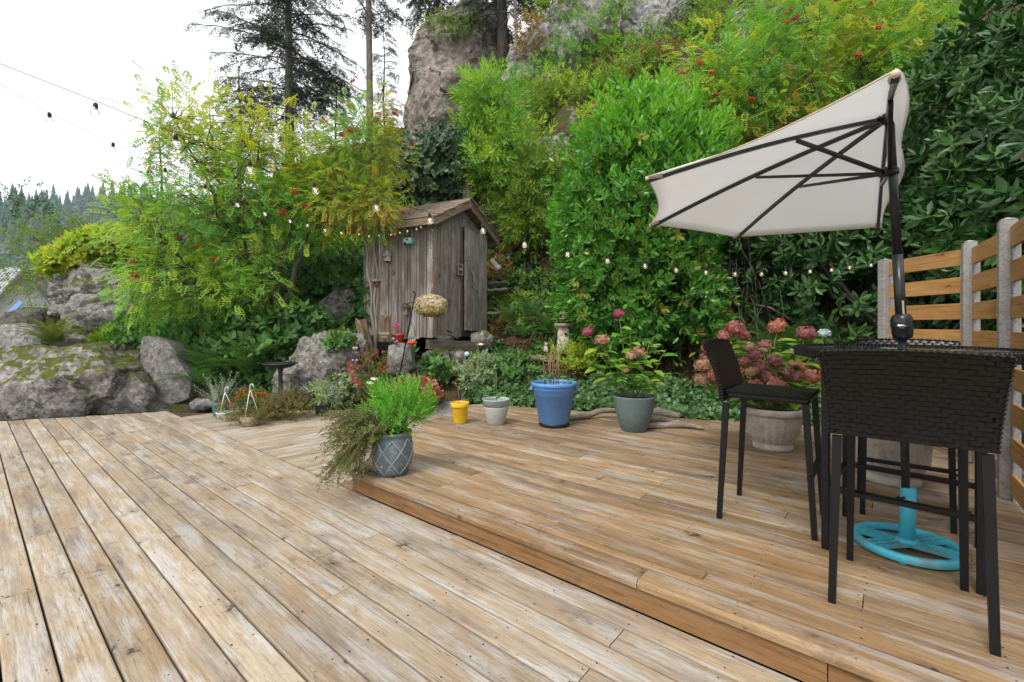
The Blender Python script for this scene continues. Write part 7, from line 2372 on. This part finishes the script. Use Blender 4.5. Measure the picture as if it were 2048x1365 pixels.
# ------------------------------------------------------------------ ornaments on and around the shed
def ornaments():
    # aqua camper birdhouse
    p = wall_pt(823, 484, .07); angw = math.atan2(-SA.y, -SA.x)
    root = empty('birdhouse', p, angw, 'aqua camper trailer birdhouse hanging on the eaves wall of the shed', 'birdhouse')
    m = MB()
    prof = [(-.10, -.03), (-.085, -.05), (.08, -.05), (.10, -.02), (.10, .035), (.085, .055), (-.07, .055), (-.095, .03)]
    vs = [(x, -.045, z) for x, z in prof] + [(x, .045, z) for x, z in prof]
    n = len(prof)
    m.add(vs, [tuple(range(n)), tuple(range(2 * n - 1, n - 1, -1))] + [(i, n + i, n + (i + 1) % n, (i + 1) % n) for i in range(n)])
    m.build('body', M['camper'], root)
    m = MB(); m.box((0, -.0465, -.002), (.185, .003, .016)); m.build('stripe', M['white_paint'], root)
    for x in (-.06, .055):
        m = MB(); m.box((x, -.0465, .027), (.045, .004, .026)); m.build('window', M['white_paint'], root)
    m = MB(); m.tube([(0, -.05, .02), (0, -.04, .02)], .017, 12); m.build('entrance_hole', M['black_paint'], root)
    m = MB(); m.tube([(-.05, -.056, -.05), (-.05, -.03, -.05)], .022, 14); m.build('wheel', M['black_paint'], root)
    m = MB(); m.tube([(.095, 0, -.04), (.15, 0, -.045)], .006, 6); m.build('tow_bar', M['rusty_iron'], root)
    m = MB(); m.tube([(0, 0, .055), (0, .0, .24)], .003, 5); m.build('hanger', M['wire'], root)
    # white birdhouse
    p = wall_pt(781, 516, .08)
    root = empty('birdhouse', p, 0, 'small white round birdhouse with cone roof on the shed wall', 'birdhouse')
    m = MB(); m.lathe([(.06, -.075), (.064, -.07), (.058, .035)], 12); m.build('body', M['white_paint'], root)
    m = MB(); m.lathe([(.085, .03), (.08, .042), (.045, .085), (.012, .125), (.004, .145)], 12); m.build('roof', M['white_paint'], root)
    m = MB(); m.tube([(-.02, -.066, -.005), (-.02, -.05, -.005)], .016, 10); m.build('entrance_hole', M['black_paint'], root)
    m = MB(); m.lathe([(.012, -.105), (.02, -.09), (.062, -.078)], 10); m.build('base', M['rusty_iron'], root)
    # round brown birdhouse
    p = P(753, 566, 7.75)
    root = empty('birdhouse', p, 0, 'round rust brown birdhouse hanging on the slender rowan stem', 'birdhouse')
    m = MB(); m.ball((0, 0, -.02), .062, 14, 9); m.build('body', M['terracotta'], root)
    m = MB(); m.lathe([(.086, .008), (.07, .035), (.04, .06), (.006, .09)], 14); m.build('roof', M['timber'], root)
    m = MB(); m.tube([(-.01, -.064, -.02), (-.01, -.045, -.02)], .018, 10); m.build('entrance_hole', M['black_paint'], root)
    m = MB(); m.tube([(0, 0, .085), (0, .02, .3)], .002, 4); m.build('hanger', M['wire'], root)
    # plaque on the gable
    p = gable_pt(915, 540, .05)
    root = empty('plaque', p, math.atan2(SB.y, SB.x), 'small dark wooden picture plaque beside the shed door', 'plaque')
    m = MB(); m.box((0, 0, 0), (.15, .03, .20), bev=.005); m.build('panel', M['timber'], root)
    m = MB()
    for x, z, w_, h in ((0, .095, .17, .025), (0, -.095, .17, .025), (-.075, 0, .02, .17), (.075, 0, .02, .17)): m.box((x, -.018, z), (w_, .02, h))
    m.build('frame', M['drift'], root)
    m = MB(); m.ball((-.025, -.02, .0), .028, 8, 6, sc=(1, .4, 1)); m.ball((.03, -.02, .0), .028, 8, 6, sc=(1, .4, 1)); m.build('carving', M['owl_pale'], root)
    # crook and feeder
    base = P(797, 742, 7.05); tp = P(829, 596, 7.25)
    root = empty('shepherd_crook', base, 0, 'leaning black iron crook standing in front of the shed', 'crook')
    m = MB()
    q = tp - base
    m.tube([(0, 0, -.15), q, q + V((.015, 0, .05)), q + V((.0, 0, .09)), q + V((-.03, 0, .10))], .011, 8); m.build('pole', M['black_metal'], root)
    m = MB(); m.tube([q * .93, q * .93 + V((-.06, -.02, .0)), q * .93 + V((-.10, -.02, -.03))], .008, 6); m.build('arm', M['black_metal'], root)
    fp = P(824, 668, 7.1)
    root = empty('hummingbird_feeder', fp, 0, 'teardrop glass hummingbird feeder with red base hanging from the crook', 'bird feeder')
    m = MB(); m.lathe([(.04, -.11), (.062, -.095), (.073, -.06), (.066, -.01), (.045, .06), (.022, .12), (.006, .155)], 18); m.build('glass_bottle', M['feeder_glass'], root)
    m = MB(); m.lathe([(.03, -.165), (.075, -.155), (.085, -.135), (.07, -.125), (.04, -.11)], 20); m.build('base', M['red_plastic'], root)
    for k in range(5):
        a = 2 * PI * k / 5; m = MB(); m.lathe([(.004, 0), (.017, .012), (.012, .016)], 8, cap=True); m.build('feeding_port', M['yel_flower'], root, (math.cos(a) * .055, math.sin(a) * .055, -.128))
    m = MB(); m.tube([(0, 0, .15), (0, 0, .42)], .002, 4); m.build('hanger', M['wire'], root)
    # hanging chrysanthemums
    hp = P(862, 622, 7.45)
    root = empty('hanging_basket', hp, 0, 'brown hanging basket overflowing with cream and yellow chrysanthemums at the shed corner', 'hanging basket')
    m = pot_lathe([(.10, -.10), (.115, -.095), (.155, .01), (.16, .02), (.155, .025)], .01, 26); m.build('basket', M['basket'], root)
    fl = []
    for q in range(7):
        a = 2 * PI * q / 7
        fl += [(0, 0, 0), (math.cos(a - .35), .35, math.sin(a - .35)), (math.cos(a + .35), .35, math.sin(a + .35))]
    FT = template(fl, [(3 * q, 3 * q + 1, 3 * q + 2) for q in range(7)] )
    p, nn = shell(1350, hp + V((0, 0, .075)), (.265, .25, .19), 1.0, .10, 2.2, .10)
    k = (p[:, 2] > hp.z - .045); p, nn = p[k], nn[k]
    low = nn[:, 2] + rng.normal(size=len(p)) * .35 < -.42
    for mt, kk, nm in ((M['mum'], ~low, 'flowers'), (M['mum_y'], low, 'yellow_flowers')):
        v, f, t = scatter(FT, p[kk] - np.array(hp), nn[kk] + rng.normal(size=nn[kk].shape) * .2, rand_unit(kk.sum()), .022, rng.random(kk.sum()))
        place(nm, np_mesh(nm, v, f, mt, t), root, kind='stuff')
    p2, n2 = shell(200, hp + V((0, 0, .07)), (.235, .225, .16), 1.0, .3, 2.2, .1)
    v, f, t = scatter(SH_SMALL, p2 - np.array(hp), n2, rand_unit(len(p2)), .06, rng.random(len(p2)))
    place('foliage', np_mesh('foliage', v, f, M['under'], t), root, kind='stuff')
    m = MB(); m.tube([(0, .02, .18), (.01, .03, .34), (.035, .06, .44), (.0, .06, .50), (.0, .12, .62)], .010, 6); m.build('red_cord', M['red_rope'], root)
    for a in (.3, 2.4, 4.5):
        m = MB(); m.tube([(math.cos(a) * .15, math.sin(a) * .15, .02), (0, .02, .32)], .002, 4); m.build('chain', M['wire'], root)
    # birdbath
    b = G(561, 812, .02); b = V((b.x, 7.05, 0.0)); b = P(561, 815, 7.05); b.z = .0
    root = empty('birdbath', b, 0, 'dark bronze birdbath on a slim pedestal in front of the spotted boulder', 'birdbath')
    zt = P(561, 727, 7.05).z
    m = MB(); m.lathe([(.12, 0), (.12, .015), (.05, .04), (.032, .08), (.03, zt - .14), (.04, zt - .09), (.06, zt - .07)], 16); m.build('pedestal', M['bronze'], root)
    m = MB(); m.lathe([(.05, zt - .08), (.14, zt - .062), (.21, zt - .03), (.252, zt - .004), (.252, zt + .006), (.235, zt + .004), (.15, zt - .03), (.001, zt - .04)], 32, cap=False); m.build('bowl', M['bronze'], root)
    m = MB(); m.ball((.12, .0, zt + .02), .035, 10, 7, sc=(1.7, .8, .7)); m.ball((.065, -.005, zt + .045), .02, 8, 6); m.tube([(.17, 0, zt + .02), (.235, 0, zt + .03)], [.016, .006], 6); m.tube([(.05, -.005, zt + .045), (.03, -.005, zt + .042)], [.006, .001], 5); m.build('bird_figure', M['bronze'], root)
    # owl
    ob = P(713, 726, 7.12)
    root = empty('owl_figure', ob, -.15, 'painted dark blue owl figure with ear tufts on the spotted boulder', 'owl figure')
    m = MB(); m.lathe([(.04, .03), (.062, .06), (.070, .12), (.060, .17), (.050, .195)], 16); m.build('body', M['owl_dark'], root)
    m = MB(); m.ball((0, 0, .225), .056, 14, 9, sc=(1.05, .95, .85)); hd = m.build('head', M['owl_dark'], root)
    for s_ in (-1, 1):
        m = MB(); m.tube([(s_ * .03, -.01, .255), (s_ * .052, -.01, .315)], [.018, .002], 6); m.build('ear_tuft', M['owl_dark'], root)
        m = MB(); m.ball((s_ * .022, -.045, .23), .021, 10, 7, sc=(1, .5, 1)); m.build('face_disc', M['owl_pale'], root)
        m = MB(); m.ball((s_ * .022, -.0535, .232), .0105, 8, 6, sc=(1, .6, 1)); e = m.build('eye', M['owl_eye'], root)
        m = MB(); m.ball((s_ * .022, -.0595, .232), .005, 8, 6, sc=(1, .5, 1)); m.build('pupil', M['black_paint'], e)
        m = MB(); m.ball((s_ * .058, .0, .12), .05, 10, 7, sc=(.42, .85, 1.45)); m.build('wing', M['owl_dark'], root)
        m = MB(); m.ball((s_ * .028, -.04, .045), .026, 8, 6, sc=(.9, 1, .9)); m.build('foot', M['owl_pale'], root)
    m = MB(); m.tube([(0, -.052, .222), (0, -.066, .208)], [.008, .001], 6); m.build('beak', M['owl_eye'], root)
    m = MB()
    for r_ in range(4):
        for q in range(5): m.ball(((q - 2) * .018 + (r_ % 2) * .009, -.062 + abs(q - 2) * .006, .10 + r_ * .02), .007, 6, 4, sc=(1, .5, 1.2))
    m.build('breast_feathers', M['owl_pale'], root, kind='stuff')
    m = MB(); m.lathe([(.055, -.02), (.06, .0), (.05, .035)], 12); m.build('base', M['owl_dark'], root)
    # geranium pot on the stone block
    gp = P(799, 684, 7.35)
    root = empty('planter', gp, 0, 'red glazed pot with one hot pink geranium on the stone block', 'planter')
    pot_lathe([(.055, 0), (.06, .006), (.078, .10), (.086, .104), (.086, .125), (.08, .13)], .007, 24).build('pot', M['red_pot'], root); soil(root, .075, .11)
    head_me = floret_head_mesh(M['pink_pet'], 60, .05, .8, .017, 4)
    place('flower_head', head_me, root, (-.045, -.02, .25), Euler((.4, -.3, 0)))
    m = MB(); m.tube([(0, 0, .1), (-.02, 0, .18), (-.042, -.015, .245)], .004, 5); m.build('stem', M['stem_green'], root)
    me = leaf_obj_mesh(LEAF_BROAD, M['under'])
    for i in range(8): a = i * .8; leaf_at(root, me, V((math.cos(a) * .03, math.sin(a) * .03, .13 + .01 * i)), (math.cos(a), math.sin(a), .4), .06)
    for k, (px, py, r_, lb) in enumerate(((787, 682, .045, 'round pale pebble left of the red pot'), (793, 688, .05, 'larger pale pebble in front of the red pot'))):
        q = P(px, py - 3, 7.15)
        rock('pebble', [q + V(d) * r_ for d in ((1, 0, 0), (-1, 0, 0), (0, 1, 0), (0, -1, 0), (0, 0, .8), (0, 0, -.8), (.7, -.6, .4))], M['rock_slab'], lb, 'pebble', 3, .01, 6, seed=50 + k)
    # stump and bark slabs
    for k, (px, py, w_, h, lean, lb) in enumerate(((735, 700, .14, .62, -.10, 'leaning slab of reddish bark against the shed corner'), (768, 672, .13, .42, .02, 'broken rotten stump at the shed wall'))):
        q = P(px, py, 7.85)
        m = MB()
        n = 14; vs = []; fs = []
        for j in range(7):
            for i in range(n):
                a = 2 * PI * i / n
                rr = w_ * (.8 + .22 * math.sin(a * 3 + k) + .12 * math.sin(a * 7)) * (1.05 - .05 * j)
                z = h * j / 6 + (rnd.uniform(-.09, .05) if j == 6 else 0)
                vs.append((math.cos(a) * rr + lean * j / 6 * h * 2, math.sin(a) * rr * .7, z))
        for j in range(6):
            for i in range(n): fs.append((j * n + i, j * n + (i + 1) % n, (j + 1) * n + (i + 1) % n, (j + 1) * n + i))
        fs.append(tuple(range(6 * n, 7 * n)))
        m.add(vs, fs)
        tag(m.build('tree_stump', M['stump'], None, q - V((0, 0, .1))), lb, 'stump')
    q = P(769, 668, 7.5)
    m = MB(); m.box((0, 0, 0), (.16, .10, .045), bev=.008); m.box((.0, .0, -.045), (.11, .08, .05), bev=.008)
    tag(m.build('feeding_table', M['drift'], None, q, Euler((0, 0, .3))), 'little flat driftwood table in front of the stump', 'ornament')
    # small angled birdhouse behind the crook
    q = wall_pt(816, 618, .06)
    root = empty('birdhouse', q, math.atan2(-SA.y, -SA.x), 'small grey wooden birdhouse behind the crook on the shed wall', 'birdhouse')
    m = MB(); m.box((0, 0, -.04), (.09, .08, .15), bev=.004); m.build('body', M['drift'], root)
    m = MB(); m.add([(-.09, -.06, .02), (.09, -.06, .02), (.09, .05, .02), (-.09, .05, .02), (0, -.06, .10), (0, .05, .10)], [(0, 1, 4), (2, 3, 5), (0, 4, 5, 3), (1, 2, 5, 4), (3, 2, 1, 0)]); m.build('roof', M['timber'], root)
    m = MB(); m.tube([(0, -.045, -.02), (0, -.03, -.02)], .018, 10); m.build('entrance_hole', M['black_paint'], root)
    # glass globes
    for k, (px, py, r_, Y, lb) in enumerate(((934, 709, .048, 7.5, 'upper blue glass globe beside the foundation stones'), (926, 738, .058, 7.3, 'lower white glass globe among the pale shrub'))):
        root = empty('glass_globe', P(px, py, Y), 0, lb, 'glass globe', 'glass globes by the shed')
        m = MB(); m.ball((0, 0, 0), r_, 18, 12); m.build('ball', M['globe_glass'], root)
        m = MB(); m.lathe([(.014, -.30), (.014, -r_ * .9), (.03, -r_ * .85)], 10); m.build('stake', M['black_metal'], root)
    root = empty('lantern', P(962, 690, 7.9), 0, 'small glowing yellow lantern ornament beside the shed beam', 'lantern')
    m = MB(); m.ball((0, 0, 0), .055, 12, 8, sc=(1.3, 1, .6)); m.build('glow_shell', M['lh_tan'], root)
    m = MB(); m.lathe([(.03, -.06), (.035, -.03)], 10); m.build('base', M['rusty_iron'], root)
    m = MB(); m.ball((0, -.035, .005), .032, 10, 6, sc=(1.2, .6, .6)); m.build('lamp', emis('warm_lamp', (1, .72, .25), 1.5), root)
    # lighthouse
    lb_ = P(1127, 698, 7.35)
    root = empty('lighthouse_ornament', lb_, .3, 'weathered cream garden lighthouse with tan gallery and black railing beside the laurel', 'lighthouse ornament')
    m = MB(); m.lathe([(.115, -.06), (.112, .0), (.105, .10), (.098, .22), (.088, .355)], 24); m.build('tower', M['lighthouse'], root)
    m = MB(); m.lathe([(.10, .355), (.155, .362), (.158, .395), (.15, .405), (.07, .41)], 8); m.build('gallery', M['lh_tan'], root)
    m = MB()
    for k in range(8):
        a = 2 * PI * k / 8 + .2; m.tube([(math.cos(a) * .105, math.sin(a) * .105, .41), (math.cos(a) * .105, math.sin(a) * .105, .475)], .007, 5)
    for z in (.435, .455, .475):
        m.tube([(math.cos(2 * PI * k / 8 + .2) * .105, math.sin(2 * PI * k / 8 + .2) * .105, z) for k in range(9)], .006, 5)
    m.build('railing', M['black_paint'], root)
    m = MB(); m.lathe([(.06, .41), (.06, .56)], 8); m.build('lantern_room', M['lh_tan'], root)
    m = MB()
    for k in range(4):
        a = 2 * PI * k / 4 + .4; m.box((math.cos(a) * .058, math.sin(a) * .058, .525), (.012, .035, .045), Matrix.Rotation(a, 3, 'Z'))
    m.build('lantern_window', M['black_paint'], root)
    m = MB(); m.lathe([(.085, .558), (.07, .58), (.02, .615), (.012, .63)], 8); m.ball((0, 0, .64), .016, 8, 6); m.build('roof', M['lh_tan'], root)
    m = MB(); m.box((.0, -.099, .25), (.045, .014, .012)); m.box((-.012, -.1, .225), (.010, .014, .05)); m.box((.012, -.1, .225), (.010, .014, .05)); m.build('window', M['black_paint'], root)
    # small cat statue
    q = P(1092, 702, 7.35)
    root = empty('cat_statue', q, 0, 'small pale stone cat statue on the log beside the lighthouse', 'statue')
    m = MB(); m.lathe([(.035, -.02), (.042, .01), (.036, .05), (.022, .08), (.018, .09)], 12); m.build('body', M['stone_statue'], root)
    m = MB(); m.ball((0, -.008, .105), .027, 10, 7); 
    for s_ in (-1, 1): m.tube([(s_ * .015, -.005, .12), (s_ * .02, -.005, .15)], [.010, .001], 5)
    m.ball((0, -.033, .098), .010, 6, 4); m.build('head', M['stone_statue'], root)
    for s_ in (-1, 1):
        m = MB(); m.tube([(s_ * .014, -.03, .06), (s_ * .015, -.04, .0), (s_ * .015, -.05, -.015)], [.011, .010, .008], 6); m.build('leg', M['stone_statue'], root)
    m = MB(); m.tube([(0, .03, .0), (.04, .03, .0), (.05, -.01, .0)], [.01, .009, .005], 6); m.build('tail', M['stone_statue'], root)
    # log edging behind the ivy and the steps up the bank
    def log(label, a, b, r_, cat='log', mat='timber', group=None):
        a, b = V(a), V(b); c = (a + b) / 2
        m = MB(); n = 10
        m.tube([a.lerp(b, i / n) - c + V((0, 0, .012 * math.sin(i * 1.7))) for i in range(n + 1)], [r_ * (1 + .08 * math.sin(i * 2.3)) for i in range(n + 1)], 10)
        tag(m.build('log', M[mat], None, c), label, cat, group)
    log('long dark log edging the bed behind the cat statue', P(985, 722, 7.55), P(1160, 716, 7.5), .07)
    log('pale cut log end lying on the bank right of the shed', P(983, 522, 9.3), P(1000, 540, 9.2), .06, mat='drift')
    SGp = 'timber steps up the bank'
    for k, (x0, x1, y, Y, lb) in enumerate(((972, 1012, 568, 9.6, 'upper timber step on the bank right of the shed'), (972, 1016, 582, 9.3, 'middle timber step on the bank right of the shed'), (975, 1030, 628, 8.9, 'lowest timber step on the bank right of the shed'))):
        log(lb, P(x0, y, Y), P(x1, y - 3, Y), .035, 'step', 'timber', SGp)
    q = T(1030, 495, 8.0)
    rock('boulder', [q + V(d) * .16 for d in ((1, 0, 0), (-1, 0, 0), (0, .8, 0), (0, -.8, 0), (.2, 0, 1.1), (-.3, 0, -.9), (.7, -.5, .7))], M['terracotta'], 'rust coloured stone on the bank behind the shed', 'boulder', 3, .03, 3, seed=60)
    q = P(935, 372, 10.6)
    m = MB(); m.tube([(0, 0, -.9), (0, 0, .2), (.01, 0, .42)], [.13, .12, .11], 12); tag(m.build('tree_stump', M['bark_bare'], None, q - V((0, 0, .1))), 'sawn pale tree trunk rising behind the shed ridge', 'stump')
ornaments()

# a few dead leaves on the raised deck
def deck_litter():
    sets = []
    p = []
    for _ in range(150):
        s_ = rnd.uniform(-3.6, .6); t_ = rnd.betavariate(3, 1.3) * 3.6
        q = st(s_, t_)
        sp_ = span(t_)
        if sp_ and sp_[0] + .05 < s_ < sp_[1] - .05: p.append((q.x, q.y, UP + .006))
    p = np.array(p)
    d = rand_unit(len(p)); d[:, 2] = .05
    v, f, t = scatter(template([(0, 0, .0), (-.3, .45, .12), (.3, .5, .02), (0, 1, .1), (0, .5, .0)], [(0, 4, 1), (0, 2, 4), (1, 4, 3), (4, 2, 3)]), p, d, np.tile([0, 0, 1.0], (len(p), 1)), rng.uniform(.010, .028, len(p)), rng.random(len(p)))
    tag(place('fallen_leaves', np_mesh('fallen_leaves', v, f, M['litter'], t), kind='stuff'), 'bits of dry leaf scattered over the raised deck')
deck_litter()

# ------------------------------------------------------------------ haze between here and the far hill
def haze():
    m = NT('thin_haze')
    vol = m.n('ShaderNodeVolumePrincipled', {'Color': (.66, .83, 1.0, 1), 'Density': .0004, 'Anisotropy': .2})
    m.t.links.new(vol.outputs[0], m.out.inputs[1])
    b = MB(); b.box((0, 9, 56), (1260, 1260, 140))
    o = b.build('haze', m.mat, kind='stuff')
    tag(o, 'thin pale haze over the whole view')
haze()
